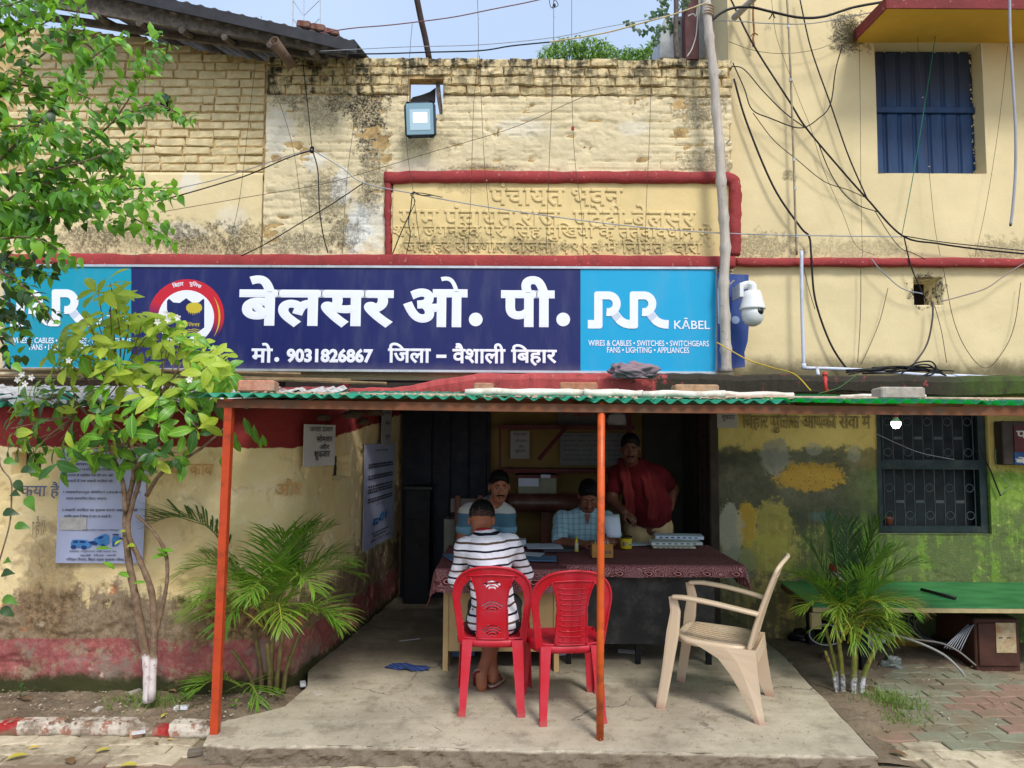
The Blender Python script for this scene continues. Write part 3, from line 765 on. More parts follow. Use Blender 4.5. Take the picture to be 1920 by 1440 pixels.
bx = np.linspace(wx0 + w + .03, wx1 - w * 1.4 - .03, 10)
for x in bx:
 mb = MB(); mb.tube([(x, YF + .045, wz0 + .05), (x, YF + .045, wz1 - .01)], .0045, 5); mb.build('grille_bar', m_iron, win)
rc = [(x, z) for z in (P(0, 905, YF).z, P(0, 957, YF).z, P(0, 780, YF).z, P(0, 838, YF).z) for x in (bx[:-1] + bx[1:])[::2] / 2]
for x, z in rc:
 mb = MB(); mb.tube([(x + .034 * math.cos(q), YF + .045, z + .034 * math.sin(q)) for q in np.linspace(0, 2 * math.pi, 17)], .0045, 5); mb.build('grille_ring', m_iron, win)
for z in (P(0, 931, YF).z, P(0, 811, YF).z):
 for x in ((bx[:-1] + bx[1:]) / 2)[1::2]:
  MB().box((x - .036, YF + .04, z - .012), (x + .036, YF + .047, z + .012)).build('grille_plate', m_iron, win)
# slogan painted on the yellow strip, now half washed off
m_ink = std('faded_black_paint', (126, 110, 70), .3, .9, 20, 0)
mb = MB(); text_px(mb, 'िबहार पुिलस आपकी सेवा में', 1392, 771, 1632, 812, YF - .02, .003, .01)
mb.build('painted_slogan', m_ink, post)

# ------------------------------------------------------------------ low front wall (bends back at its right end)
pth = spline([(-7.5, YL, 0), (-5.2, YL, 0), (-3.5, YL, 0), (-2.3, YL + .005, 0), (-1.85, YL + .01, 0), (-1.58, YL + .07, 0), (-1.44, YL + .22, 0), (-1.38, YL + .5, 0), (-1.28, 6.0, 0), (-1.2, 6.8, 0), (-1.14, YB, 0)], 16)
cum = [0]
for a, b in zip(pth, pth[1:]): cum.append(cum[-1] + (b - a).length)
cum = np.array(cum); pxs = np.array([p.x for p in pth]); pys = np.array([p.y for p in pth])
def s_of_px(px, py):                            # arc length at which the wall is seen at this pixel
 d = _dir(px, py)
 best = min(range(len(pth)), key=lambda i: abs(pxs[i] * d.y - pys[i] * d.x) / pys[i])
 return cum[best], P(px, py, pys[best]).z, pys[best]
holes = []
for (xa_, ya_, xb_, yb_, dep) in ((626, 856, 659, 893, .22), (18, 850, 62, 889, .25)):
 s0, zt, _ = s_of_px(xa_, ya_); s1, zb2, _ = s_of_px(xb_, yb_)
 holes.append((s0, s1, zb2, zt, dep))
def low_fn(S, Z):
 x, y = np.interp(S, cum, pxs), np.interp(S, cum, pys)
 e = .02
 tx, ty = np.interp(S + e, cum, pxs) - np.interp(S - e, cum, pxs), np.interp(S + e, cum, pys) - np.interp(S - e, cum, pys)
 l = np.hypot(tx, ty) + 1e-9; nx, ny = ty / l, -tx / l
 top = 1.82 + np.clip((y - 5.0) / .9, 0, 1) * .28 + .03 * (fbm(S * 5, 0 * S, 4) - .5)
 Zc = -.13 + (Z + .13) * (top + .13) / 1.95
 d = .03 * (fbm(S * 2, Zc * 2, 51) - .5) + .012 * (fbm(S * 12, Zc * 12, 52) - .5)
 fl = fbm(S * 3, Zc * 4, 53, 5); d = d - .012 * (fl > .54 + .22 * np.clip((Zc - .35) / .5, 0, 1))
 d = d - .010 * (fbm(S * 8, Zc * 8, 54, 4) > .68)
 jag = .018 * (vnoise(Zc * 30, S * 30, 6) - .5)
 for s0, s1, z0, z1, dep in holes: d = np.where((S > s0 + jag) & (S < s1 + jag) & (Zc > z0 + jag) & (Zc < z1 + jag), -dep, d)
 rub = (Zc > top - .17 - .06 * fbm(S * 4, S * 0, 60)) & (S > cum[np.argmin(np.abs(pys - 5.3))]) & (y < 6.7)
 d = np.where(rub, -.05 - .05 * fbm(S * 9, Zc * 9, 61), d)
 return x + nx * d, y + ny * d, Zc
def on_wall(s, z, out=.02):
 x, y = np.interp(s, cum, pxs), np.interp(s, cum, pys)
 tx, ty = np.interp(s + .03, cum, pxs) - np.interp(s - .03, cum, pxs), np.interp(s + .03, cum, pys) - np.interp(s - .03, cum, pys)
 t = Vector((tx, ty, 0)).normalized(); n = Vector((t.y, -t.x, 0))
 return Vector((x, y, z)) + n * out, t, n
low = grid('front_wall', np.linspace(0, cum[-1], 820), np.linspace(-.13, 1.82, 150), low_fn, m_low)
for s0, s1, z0, z1, dep in holes: hq, ht, hn = on_wall((s0 + s1) / 2, z0, -dep * .55); mb = MB(); mb.hexa([hq + ht * a * (s1 - s0) * .55 + hn * b + V(0, 0, c * (z1 - z0)) for c in (0, 1) for a, b in ((-1, 0), (1, 0), (1, -.02), (-1, -.02))]); mb.build('hole_back', std('shaded_hole_mortar', (66, 58, 48), .4, .95, 20, .8, 50), low)  # hole backs coloured dark for the shade inside the recess
tag(low, 'low yellow wall with peeling plaster and red bands, curving into the veranda', 'wall')
def wall_text(name, body, x0, y0, x1, y1, mat, bold=.012, out=.028):
 s0, z0, _ = s_of_px(x0, y1); s1, _, _ = s_of_px(x1, y1); _, z1, _ = s_of_px(x0, y0)
 o, t, n = on_wall((s0 + s1) / 2, z0, out)
 mb = MB(); text_frame(mb, body, o - t * (s1 - s0) / 2, t * (s1 - s0), (0, 0, z1 - z0), n, .002, bold)
 return mb.build(name, mat, low)
m_wash = std('washed_blue_paint', (96, 104, 128), .3, .9, 25, 0)
m_washr = std('washed_ochre_paint', (196, 150, 96), .2, .9, 25, 0)
wall_text('painted_writing', 'कया है', 46, 902, 112, 934, m_wash)
wall_text('painted_writing', 'ा है //', 58, 966, 96, 1008, std('washed_grey_paint', (146, 132, 106), .25, .9, 25, 0))
wall_text('painted_writing', 'की काब', 318, 860, 404, 890, m_washr)
wall_text('painted_writing', 'और', 510, 898, 560, 930, m_washr)

# ------------------------------------------------------------------ brick house on the left
house = thing('brick_house', 'yellow painted brick house wall under a dark sloping sheet roof', 'building', (-3, 6.3, 0))
YH = 6.27
hx0 = -4.9
zl0, zl1 = P(300, 480, YH).z, P(300, 323, YH).z
grid('plaster_wall', np.linspace(hx0, P(493, 400, YH).x, 160), np.linspace(zl0, zl1, 60),
  lambda S, Z: (S, YH - .03 + .03 * np.clip((Z - zl1 + .02) / .02, 0, 1) - .014 * (fbm(S * 2.5, Z * 2.5, 21) - .5) - .005 * (fbm(S * 14, Z * 14, 22) - .5), Z), m_leftplaster, house)
hx1 = P(499, 200, YH).x
ztop_at = lambda px: P(px, 46 if px < 120 else 46 + (px - 120) * .168, YH).z
MB().box((-7.5, YH, zl0 - .3), (hx0 + .01, YH + .14, ztop_at(0))).build('side_plaster', m_leftplaster, house)
MB().box((hx0, YH + .03, zl0 - .3), (XL + .03, YH + .14, zl1 - .02)).build('plaster_core', m_leftplaster, house)
hole = (P(300, 180, YH).x, P(318, 180, YH).x, P(0, 205, YH).z, P(0, 176, YH).z)
mb = MB()
for i in range(24):                              # backing wall, stepped under the roof; a dark plate stands for the small vent
 a, b = hx0 + (hx1 - hx0) * i / 24, hx0 + (hx1 - hx0) * (i + 1) / 24
 pxm = CX + F * b / YH
 mb.box((a, YH + .014, zl1 - .05), (b, YH + .14, ztop_at(pxm) - .03))
mb.build('brick_core', std('pale_mortar', (194, 166, 116), .2, .95, 20, .6, 60, dirt=(110, 84, 56), damt=.6, dscale=14), house)
bm_left = brick_meshes(m_leftbrick, 7, seed=40, rough=.006)
k = 0; y = 322.0
cnt = 0
while y > 40:
 z0, z1 = P(300, y, YH).z, P(300, y - 15.9, YH).z
 x = hx1 - RN.uniform(0, .16)
 first = True
 b = hx1 - .004
 while b > hx0 + .5:
  w = RN.uniform(.215, .262) if RN.random() < .84 else RN.uniform(.10, .15)
  a = b - w
  zc = (z0 + z1) / 2
  aa, bb = a, b - .011
  pxm = CX + F * bb / YH
  b = a
  if z1 > ztop_at(pxm): continue
  if zc > hole[2] and zc < hole[3] and bb > hole[0] and aa < hole[1]:
   if bb - hole[1] > .05: aa = hole[1]
   elif hole[0] - aa > .05: bb = hole[0]
   else: continue
  if bb - aa < .03: continue
  lay((aa + bb) / 2, zc + RN.uniform(-.003, .003), bb - aa, (z1 - z0) - RN.uniform(.007, .018), YH + RN.uniform(-.013, .008), bm_left, house)
  cnt += 1
 y -= 15.9
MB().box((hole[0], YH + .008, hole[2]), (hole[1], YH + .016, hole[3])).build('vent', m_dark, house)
# roof: dark corrugated sheet, two fascia planks and a rafter row
m_sheet = std('weathered_sheet', (66, 66, 70), .3, .65, 6, .3, 30, dirt=(110, 104, 96), damt=.35, dscale=9)
m_plank = std('grey_plank', (92, 84, 76), .3, .9, 22, .5, 60, dirt=(140, 128, 112), damt=.5, dscale=16)
def beam(name, a, b, h, d, mat, parent):
 mb = MB(); a, b = Vector(a), Vector(b)
 mb.loft([[p + V(0, 0, 0), p + V(0, d, 0), p + V(0, d, h), p + V(0, 0, h)] for p in [a.lerp(b, t) + V(0, 0, (float(vnoise(t * 9, 0, 3)) - .5) * .012) for t in np.linspace(0, 1, 12)]])
 return mb.build(name, mat, parent)
YO = 5.75
beam('plank', P(60, 6, YO + .06), P(650, 104, YO + .06), .15, .035, m_plank, house)
beam('plank', P(20, 26, YO + .22), P(610, 112, YO + .22), .06, .035, m_plank, house)
mb = MB(); a, b = P(40, -66, YO), P(664, 76, YO)
rings = []
for i in range(121):
 t = i / 120; p = a.lerp(b, t); c = .012 * math.cos(t * 2 * math.pi * 24)
 rings.append([p + V(0, 0, c + .10 * 0), p + V(0, 3.2, .9 + c), p + V(0, 3.2, .885 + c), p + V(0, .004, -.016 + c)])
mb.loft(rings); rs = mb.build('roof_sheet', m_sheet, house, True)
beam('ridge_board', P(40, -45, YO - .02), P(668, 98, YO - .02), .095, .02, std('black_sheet_edge', (46, 46, 50), .3, .6, 8, .2, 40), house)
for px in (180, 260, 340, 420, 505, 585):
 q = P(px, 10 + (px - 60) * .165, YO + .03)
 mb = MB(); mb.tube([q, q + V(.0, .9, .26)], .028, 6); mb.build('rafter', m_plank, house)
mb = MB(); mb.lathe([(.036, .28), (.036, 0), (.043, 0), (.043, .28)], P(513, 76, 5.62), (.22, .9, -.22), 14)
mb.build('drain_pipe', std('rusty_pipe', (110, 90, 76), .3, .8, 12, .4, 50), house, True)

# ------------------------------------------------------------------ plastered house on the right
rh = thing('plaster_house', 'taller smooth yellow house with navy shuttered window under a red edged sunshade', 'building', (3.6, YR, 0))
rx0, rx1 = P(1368, 300, YR).x, 8.0
rz0, rz1 = 1.95, P(1600, -150, YR).z
ww = (P(1643, 200, YR).x, P(1845, 200, YR).x, P(1740, 325, YR).z, P(1740, 81, YR).z)
sh = (P(1713, 540, YR).x, P(1766, 540, YR).x, P(1740, 572, YR).z, P(1740, 520, YR).z)
def rw_fn(S, Z):
 d = .014 * (fbm(S * 1.5, Z * 1.5, 31) - .5) + .004 * (fbm(S * 9, Z * 9, 32) - .5)
 d = np.where((S > sh[0]) & (S < sh[1]) & (Z > sh[2]) & (Z < sh[3]), -.28, d)
 return S, YR - d, Z
gs = np.unique(np.concatenate([np.linspace(rx0, rx1, 170), [ww[0], ww[1], sh[0], sh[1], sh[0] + .004, sh[1] - .004]]))
gz = np.unique(np.concatenate([np.linspace(rz0, rz1, 190), [ww[2], ww[3], sh[2], sh[3], sh[2] + .004, sh[3] - .004]]))
grid('wall', gs, gz, rw_fn, m_right, rh, lambda s, z: ~((s > ww[0]) & (s < ww[1]) & (z > ww[2]) & (z < ww[3])))
mb = MB(); mb.box((rx0, YR + .01, P(1368, 120, YR).z - .3), (rx0 + .02, YR + 2, rz1)); mb.build('end_wall', m_right, rh)
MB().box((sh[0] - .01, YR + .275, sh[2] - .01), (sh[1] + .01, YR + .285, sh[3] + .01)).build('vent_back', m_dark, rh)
dp = .16
mb = MB()
mb.quad((ww[0], YR, ww[2]), (ww[0], YR, ww[3]), (ww[0], YR + dp, ww[3]), (ww[0], YR + dp, ww[2])); mb.quad((ww[1], YR, ww[2]), (ww[1], YR + dp, ww[2]), (ww[1], YR + dp, ww[3]), (ww[1], YR, ww[3]))
mb.quad((ww[0], YR, ww[2]), (ww[0], YR + dp, ww[2]), (ww[1], YR + dp, ww[2]), (ww[1], YR, ww[2])); mb.quad((ww[0], YR, ww[3]), (ww[1], YR, ww[3]), (ww[1], YR + dp, ww[3]), (ww[0], YR + dp, ww[3]))
mb.build('window_reveal', m_right, rh)
def shutter_mat():
 g = G('navy_shutter')
 n = g.noise(5, 5, .65, g.scalev((3, 1, .5)))
 zc = (ww[2] + ww[3]) / 2
 up = g.ramp(g.sep()[2], zc + .02, zc + .3)
 col = g.mix(g.ramp(n, .3, .7), L(14, 46, 84), L(24, 62, 104))
 col = g.mix(g.m('MULTIPLY', up, .75), col, L(42, 46, 58))   # upper leaves rusted and dusted grey
 col = g.mix(g.m('MULTIPLY', g.ramp(g.noise(9, 6, .75, g.scalev((5, 1, .7))), .64, .74), .5), col, L(128, 128, 132))
 return g.out(col, .55, .4, n, .2, .005)
m_shut = shutter_mat()
win2 = MB().box((ww[0] + .002, YR + dp - .012, ww[2] + .002), (ww[1] - .002, YR + dp + .03, ww[3] - .002)).build('window', m_shut, rh)
zb = P(1730, 210, YR + dp).z; zmid = (ww[2] + ww[3]) / 2
nrib = 7
for (z0, z1) in ((ww[2] + .02, zb - .035), (zb + .035, ww[3] - .02)):
 for k in range(nrib):
  xa2 = ww[0] + .01 + (ww[1] - ww[0] - .02) * k / nrib; xb2 = ww[0] + .01 + (ww[1] - ww[0] - .02) * (k + 1) / nrib
  mb = MB(); w2 = xb2 - xa2
  mb.loft([[(xa2 + .006, YR + dp - .012, z), (xa2 + .02, YR + dp - .026, z), (xb2 - .03, YR + dp - .03, z), (xb2 - .008, YR + dp - .012, z)] for z in (z0, z1)])
  mb.build('shutter_panel', m_shut, win2)
MB().box((ww[0] + .01, YR + dp - .05, zb - .03), (ww[1] - .01, YR + dp - .012, zb + .03), bev=.005).build('cross_bar', m_shut, win2)
# ragged mortar around the shutters
mb = MB(); rr = random.Random(4)
for k in range(46):
 z = ww[2] + (ww[3] - ww[2]) * rr.random(); mb.ball((ww[1] - rr.uniform(.0, .03), YR + dp - .02, z), rr.uniform(.005, .012), 6)
for k in range(26): mb.ball((ww[0] + (ww[1] - ww[0]) * rr.random(), YR + dp - .02, ww[3] - rr.uniform(0, .018)), rr.uniform(.004, .009), 6)
mb.build('mortar_edge', m_right, rh, True)
# sunshade
m_shade = yellow_plaster('sunshade_plaster', (206, 166, 66), dark=[(1620, 60, 30, 14, .6)], Y=YR, bump=.2, fade=.1)
sx0, sx1 = P(1600, 78, YR).x, 6.2
szb = P(1740, 80, YR).z
mb = MB()
mb.hexa([(sx0, YR + .01, szb), (sx0 + .01, 5.76, szb - .03), (sx1, 5.76, szb - .03), (sx1, YR + .01, szb), (sx0, YR + .01, szb + .09), (sx0 + .01, 5.76, szb + .045), (sx1, 5.76, szb + .045), (sx1, YR + .01, szb + .09)])
mb.build('sunshade', m_shade, rh)
mb = MB(); mb.box((sx0 + .0, 5.745, szb - .045), (sx1, 5.759, szb + .055)); mb.hexa([(sx0 - .012, YR - .005, szb - .012), (sx0 - .012, 5.745, szb - .045), (sx0 - .001, 5.745, szb - .045), (sx0 - .001, YR - .005, szb - .012), (sx0 - .012, YR - .005, szb + .095), (sx0 - .012, 5.745, szb + .055), (sx0 - .001, 5.745, szb + .055), (sx0 - .001, YR - .005, szb + .095)])
mb.build('sunshade_edge', red_paint('sunshade_red', None, .5, (116, 44, 42)), rh)
band('red_band', 1376, 2500, 483, 502, YR, .07, rh, m_red, 3)
# frayed tuft of old rope under the sunshade corner
# ------------------------------------------------------------------ signboard
def gloss(name, rgb, dust=.25, rough=.45, zlow=None):
 g = G(name)
 n = g.noise(3, 5, .6, g.scalev((2.5, 1, .6)))
 c = L(*rgb)
 col = g.mix(g.m('MULTIPLY', g.ramp(n, .45, .75), dust), c, tuple(min(1, x * .7 + .12) for x in c[:3]) + (1,))
 if zlow is not None:
  d = g.m('MULTIPLY', g.ramp(g.m('MULTIPLY_ADD', g.noise(12, 5, .7), .12, g.sep()[2]), zlow + .16, zlow), .5)
  col = g.mix(d, col, L(112, 104, 110))
 return g.out(col, rough, .4, g.noise(2.6, 4), .28, .012)
YS = 6.08
zsb = P(700, 695, YS).z
m_navy = gloss('navy_vinyl', (14, 24, 90), .22, .4, zsb)
m_cyan = gloss('cyan_vinyl', (0, 158, 204), .2, .42)
m_teal = gloss('teal_vinyl', (0, 146, 172), .15, .45)
m_white = gloss('white_vinyl', (232, 234, 244), .1, .4)
m_alu = std('aluminium_edge', (196, 198, 200), .1, .35, 10, .1, 40, metal=.7)
sign = thing('signboard', 'long navy and cyan police signboard with white Hindi lettering above the awning', 'signboard', (P(676, 697, YS).x, YS, zsb))
def panel(name, x0, x1, mat):
 mb = MB(); a = [P(x0, 498 + x0 * .004, YS), P(x1, 498 + x1 * .004, YS), P(x1, 690 + x1 * .0062, YS), P(x0, 690 + x0 * .0062, YS)]
 mb.loft([a, [p + V(0, .06, 0) for p in a]]); return mb.build(name, mat, sign)
panel('panel', 9, 246, m_teal); panel('panel', 246.4, 1088, m_navy); panel('panel', 1088.4, 1342, m_cyan)
mb = MB()
for (a, b, w) in (((6, 497), (1345, 502.5), .010), ((6, 690.5), (1345, 699), .010)):
 p, q = P(a[0], a[1], YS - .012), P(b[0], b[1], YS - .012)
 mb.loft([[t + V(0, 0, -w), t + V(0, .08, -w), t + V(0, .08, w), t + V(0, 0, w)] for t in (p, q)])
for x, y0, y1 in ((7, 499, 690), (1343.5, 504, 698)):
 p, q = P(x, y1, YS - .012), P(x, y0, YS - .012)
 mb.loft([[t + V(-.007, 0, 0), t + V(.007, 0, 0), t + V(.007, .08, 0), t + V(-.007, .08, 0)] for t in (p, q)])
mb.build('frame', m_alu, sign)
YT = YS - .002
for t_, bx4, bo in (('बेलसर', (447, 518, 739, 613), .034), ('ओ', (755, 519, 877, 613), .034), ('पी', (939, 518, 1040, 613), .034), ('मो', (471, 643, 512, 680), .024), ('9031826867', (537, 654, 700, 680), .04), ('िजला', (727, 643, 808, 681), .022), ('वैशाली', (848, 644, 948, 682), .022), ('िबहार', (958, 646, 1044, 686), .022)):
 mb = MB(); text_px(mb, t_, *bx4, YT, .003, bo * 1.2); mb.build('lettering', m_white, sign)
for x, y, r_ in ((892, 599, 13), (1056, 599, 13), (519, 674, 4.6)): mb = MB(); disc(mb, P(x, y, YT), r_ * YS / F); mb.build('full_stop', m_white, sign)
mb = MB(); pbox(mb, 818, 665, 837, 671, YT - .002, .003); mb.build('dash', m_white, sign)
m_silver = gloss('pale_grey_vinyl', (196, 204, 220), .1, .42)
def logo(dx, dy, full=True):                    # the folded-ribbon cable maker's mark
 q = lambda x, y: P(1080 + x * .17708 + dx, 500 + y * .17708 + dy, YT)
 mb = MB(); e = .0005
 def ribbon(pts, w, lev, mi=0, taper=None):
  pts = [Vector((x, y, 0)) for x, y in pts]; rings = []
  for i, p in enumerate(pts):
   t = (pts[min(i + 1, len(pts) - 1)] - pts[max(i - 1, 0)]).normalized(); n = Vector((-t.y, t.x, 0)) * w / 2
   a, b = q(*(p + n)[:2]), q(*(p - n)[:2])
   rings.append([a + V(0, -lev, 0), b + V(0, -lev, 0), b, a])
  mb.loft(rings, mi)
 def rect(x0, y0, x1, y1, lev):
  a, b = q(x0, y1), q(x1, y0); mb.box((a.x, a.y - lev, a.z), (b.x, a.y, b.z))
 def rrect(x0, y0, x1, y1, lev):
  r = 24; pts = [(x0, y1), (x1 - r, y1), (x1 - r * .3, y1 - r * .3), (x1, y1 - r), (x1, y0), (x0 + r, y0), (x0 + r * .3, y0 + r * .3), (x0, y0 + r)] if x0 < 0 else [(x0, y1), (x1 - r, y1), (x1 - r * .3, y1 - r * .3), (x1, y1 - r), (x1, y0), (x0 + r, y0), (x0 + r * .3, y0 + r * .3), (x0, y0 + r)]
  pp = [q(x, y) for x, y in pts]; mb.loft([[p + V(0, -lev, 0) for p in pp], pp])
 rect(125, 565, 200, 655, .0014); rrect(192, 263, 280, 655, .0018)
 for k, off in enumerate((0, 377)):
  arc = [(240 + off, 305), (340 + off, 305)] + [(343 + off + 88 * math.sin(t), 394 - 89 * math.cos(t)) for t in np.linspace(.12, math.pi - .05, 14)] + [(322 + off, 481)]
  ribbon([(400 + off, 486), (432 + off, 530), (470 + off, 574), (515 + off, 600), (560 + off, 610), (606 + off if k == 0 else 980, 612)], 90, .0026)
  ribbon([(402 + off, 494), (430 + off, 528), (452 + off, 553)], 82, .0030, 1)
  ribbon(arc, 84, .0036)
  if k == 0: rrect(568, 263, 656, 655, .0041)
 return mb
logo(0, 0).build('logo', [m_white, m_silver], sign)
logo(-1083, -4).build('logo', [m_white, m_silver], sign)
for dx, dy in ((0, 0), (-1083, -5)):
 for t_, a, b, c_, d, bo in (('KĀBEL', 1264, 596.5, 1331, 617, .012), ('WIRES & CABLES • SWITCHES • SWITCHGEARS', 1103, 639, 1329, 648.5, .016), ('FANS • LIGHTING • APPLIANCES', 1138, 651.5, 1292, 661.5, .016)):
  mb = MB(); text_px(mb, t_, a + dx, b + dy, c_ + dx, d + dy, YT, .002, bo); mb.build('lettering', m_white, sign)
# round emblem
g = G('emblem_red_to_navy')
ec = P(349, 594, YT); s_ = YS / F
fz = g.ramp(g.m('MULTIPLY_ADD', g.sep()[0], .25, g.sep()[2]), ec.z + ec.x * .25 - 22 * s_, ec.z + ec.x * .25 + 18 * s_)
m_emb = g.out(g.mix(fz, L(34, 30, 92), L(196, 26, 44)), .42, .4)
mb = MB(); disc(mb, ec, 72 * s_, th=.0016, k=40); emb = mb.build('emblem', m_emb, sign)
mb = MB(); disc(mb, P(349, 596, YT), 53 * s_, th=.0026, k=40); mb.build('emblem_disc', m_white, emb)
sx = lambda x, y: (349 + x, 592 + y)
mb = MB(); ppoly(mb, [sx(*p) for p in ((-36, -28), (-32, -32), (-24, -25), (-12, -24), (0, -33), (12, -24), (24, -25), (32, -32), (34, -30), (34, 22), (0, 46), (-36, 22))], YT - .0036, .0036); mb.build('emblem_shield', m_navy, emb)
m_gold = gloss('emblem_gold', (198, 178, 44), .1, .42)
mb = MB()
ppoly(mb, [sx(15 + 15 * math.cos(t), -14 + 9 * math.sin(t) - (2 if math.sin(t) < 0 else 0)) for t in np.linspace(0, 2 * math.pi, 22)[:-1]], YT - .0044, .0044)
for x in (4, 8, 12, 16, 20, 24): pbox(mb, 349 + x, 590 - 14, 349 + x + 1.6, 590 + 1 - abs(x - 13) * .4, YT - .0043, .004)
text_px(mb, 'पुिलस', 340, 604, 375, 614, YT - .0036, .001, .008)
for k in range(3):
 for j in range(7): pbox(mb, 352 + j * 3, 617 + k * 3.4 + math.sin(j * 1.4) * .8, 355.4 + j * 3, 618.3 + k * 3.4 + math.sin(j * 1.4) * .8, YT - .0045, .004)
pts = [(349 + r * math.cos(t), 594 + r * math.sin(t)) for r, t in [(64, a) for a in np.linspace(-.62, .62, 14)] + [(64 - 3.2 * math.cos(b), a) for a, b in zip(np.linspace(.62, -.62, 14), np.linspace(-1.5, 1.5, 14))]]
ppoly(mb, pts, YT - .003, .003)
mb.build('emblem_crest', m_gold, emb)
mb = MB()                                        # बिहार पुलिस round the top of the ring
for body, a0, a1 in (('िबहार', -1.98, -1.65), ('पुिलस', -1.47, -1.10)):
 q_, f_, _ = textmesh(body, .02)
 ang = a0 + (a1 - a0) * q_[:, 0]; rad = 57 + 11 * q_[:, 1]
 ppx, ppy = 349 + rad * np.cos(ang), 594 + rad * np.sin(ang)
 mb.add([P(float(a), float(b), YT) + V(0, -.0018 - .0012 * float(z), 0) for a, b, z in zip(ppx, ppy, q_[:, 2])], f_)
mb.build('emblem_lettering', m_white, emb)

# older blue banner peeping out behind
m_oldblue = gloss('faded_blue_banner', (34, 66, 134), .45, .6, P(1370, 690, 6.15).z)
old = thing('old_banner', 'torn faded blue banner sticking out behind the signboard, beside the camera', 'banner', P(1370, 697, 6.16))
mb = MB(); ppoly(mb, [(1330, 512), (1404, 515), (1402, 560), (1405, 600), (1402, 640), (1396, 660), (1397, 688), (1330, 697)], 6.17, .012); mb.build('sheet', m_oldblue, old)
mb = MB(); disc(mb, P(1379, 600, 6.168), 7.5 * 6.17 / F, th=.002); pbox(mb, 1346, 540, 1353, 607, 6.166, .003); mb.build('lettering', gloss('dusty_white', (150, 172, 206), .2, .6), old)

# ------------------------------------------------------------------ awning
m_orange = std('orange_paint', (206, 88, 30), .1, .45, 6, .15, 40, spec=.45, dirt=(96, 50, 30), damt=.6, dscale=14)
m_orange2 = std('red_orange_paint', (190, 70, 34), .1, .5, 6, .15, 40, spec=.4, dirt=(112, 58, 38), damt=.6, dscale=13)
m_beam = std('rusty_beam_paint', (118, 72, 44), .2, .6, 8, .2, 40, dirt=(80, 78, 66), damt=.5, dscale=10)
def sheet_mat(name, trans):
 g = G(name)
 n = g.noise(9, 6, .7); low = g.node('ShaderNodeNewGeometry').outputs['Backfacing']
 col = g.mix(g.ramp(n, .3, .7), L(10, 118, 88), L(24, 138, 104))
 g.out(col, .45, .4, n, .1, .004)
 if trans:
  t = g.node('ShaderNodeBsdfTranslucent'); t.inputs[0].default_value = L(60, 214, 120)
  x = g.node('ShaderNodeMixShader'); x.inputs[0].default_value = .62
  g.nt.links.new(g.b.outputs[0], x.inputs[1]); g.nt.links.new(t.outputs[0], x.inputs[2])
  g.nt.links.new(x.outputs[0], g.nt.nodes['Material Output'].inputs[0])
 return g.mat
m_sheetg, m_sheett = sheet_mat('green_sheet', False), sheet_mat('translucent_green_sheet', True)
m_dust = std('dusty_sheet_face', (168, 168, 156), .2, .9, 14, .3, 50, dirt=(112, 96, 78), damt=.7, dscale=9)
YA0, YA1 = 3.84, 5.60
awn = thing('awning', 'long low awning of green corrugated sheets on orange steel posts', 'awning', (.6, 3.85, 0))
zA = lambda px, py: P(px, py, YA0).z
xe0, xe1 = P(378, 738, YA0).x, 3.62
edge = lambda X: zA(960, 752 - 3.5) - (X - 0) * .0001 + float(np.interp(X, [-1.7, 0, 1, 3.6], [.014, 0, -.002, -.006]))
nsh = 5
for k in range(nsh):
 a, b = xe0 + (xe1 - xe0) * k / nsh - (.03 if k else 0), xe0 + (xe1 - xe0) * (k + 1) / nsh
 n = int((b - a) / .0815 * 10); rings = []
 lift = .009 * (k % 2)
 for i in range(n + 1):
  X = a + (b - a) * i / n
  c = (.0105 + .004 * (float(vnoise(X * 4, k, 3)) - .5)) * math.cos(2 * math.pi * X / .0815 + .4 * float(vnoise(X * 3, k, 5))) + lift + .010 * (float(vnoise(X * 2.2, k * 3, 9)) - .5)
  yf = YA0 - .03 + .012 * math.sin(k * 3 + X)
  col = []
  for t in (0, .35, .7, 1):
   Yc = yf + (YA1 - yf) * t
   col.append((X, Yc, edge(X) + c + (Yc - YA0) * .066 + .012 * math.sin(X * 2.1 + t * 3) * t))
  rings.append(col)
 mb = MB(); nv = 4
 vs = [p for r in rings for p in r]; vs2 = [(x, y, z - .0022) for x, y, z in vs]
 fs, mi = [], []
 for i in range(n):
  for j in range(3):
   q = (i * nv + j, i * nv + j + 1, (i + 1) * nv + j + 1, (i + 1) * nv + j); fs.append(q)
 mb.add(vs, [tuple(reversed(f)) for f in fs], 0)
 o = mb.build('roof_sheet', m_sheett if k >= 3 else m_sheetg, awn, True)
 o.modifiers.new('thickness', 'SOLIDIFY').thickness = .0035
# hanging corrugated closure strip seen edge on: the sheet's own turned-down front lip
zbm = lambda X: edge(X) - .022
mb = MB(); mb.loft([[(X, YA0 + .01, zbm(X) - .045), (X, YA0 + .05, zbm(X) - .045), (X, YA0 + .05, zbm(X)), (X, YA0 + .01, zbm(X))] for X in np.linspace(xe0 + .08, xe1, 30)]); mb.build('beam', m_beam, awn)
mb = MB(); mb.loft([[(X, YA1 - .12, edge(X) + .05), (X, YA1 - .08, edge(X) + .05), (X, YA1 - .08, edge(X) + .085), (X, YA1 - .12, edge(X) + .085)] for X in np.linspace(xe0 + .08, xe1, 20)]); mb.build('beam', m_beam, awn)
for X in (xe0 + .1, .49, 2.2, 3.5):
 mb = MB(); mb.loft([[(X - .018, Y, edge(X) - .06 + (Y - YA0) * .066), (X + .018, Y, edge(X) - .06 + (Y - YA0) * .066), (X + .018, Y, edge(X) - .024 + (Y - YA0) * .066), (X - .018, Y, edge(X) - .024 + (Y - YA0) * .066)] for Y in (YA0 + .05, YA1 - .1)]); mb.build('rafter', m_beam, awn)
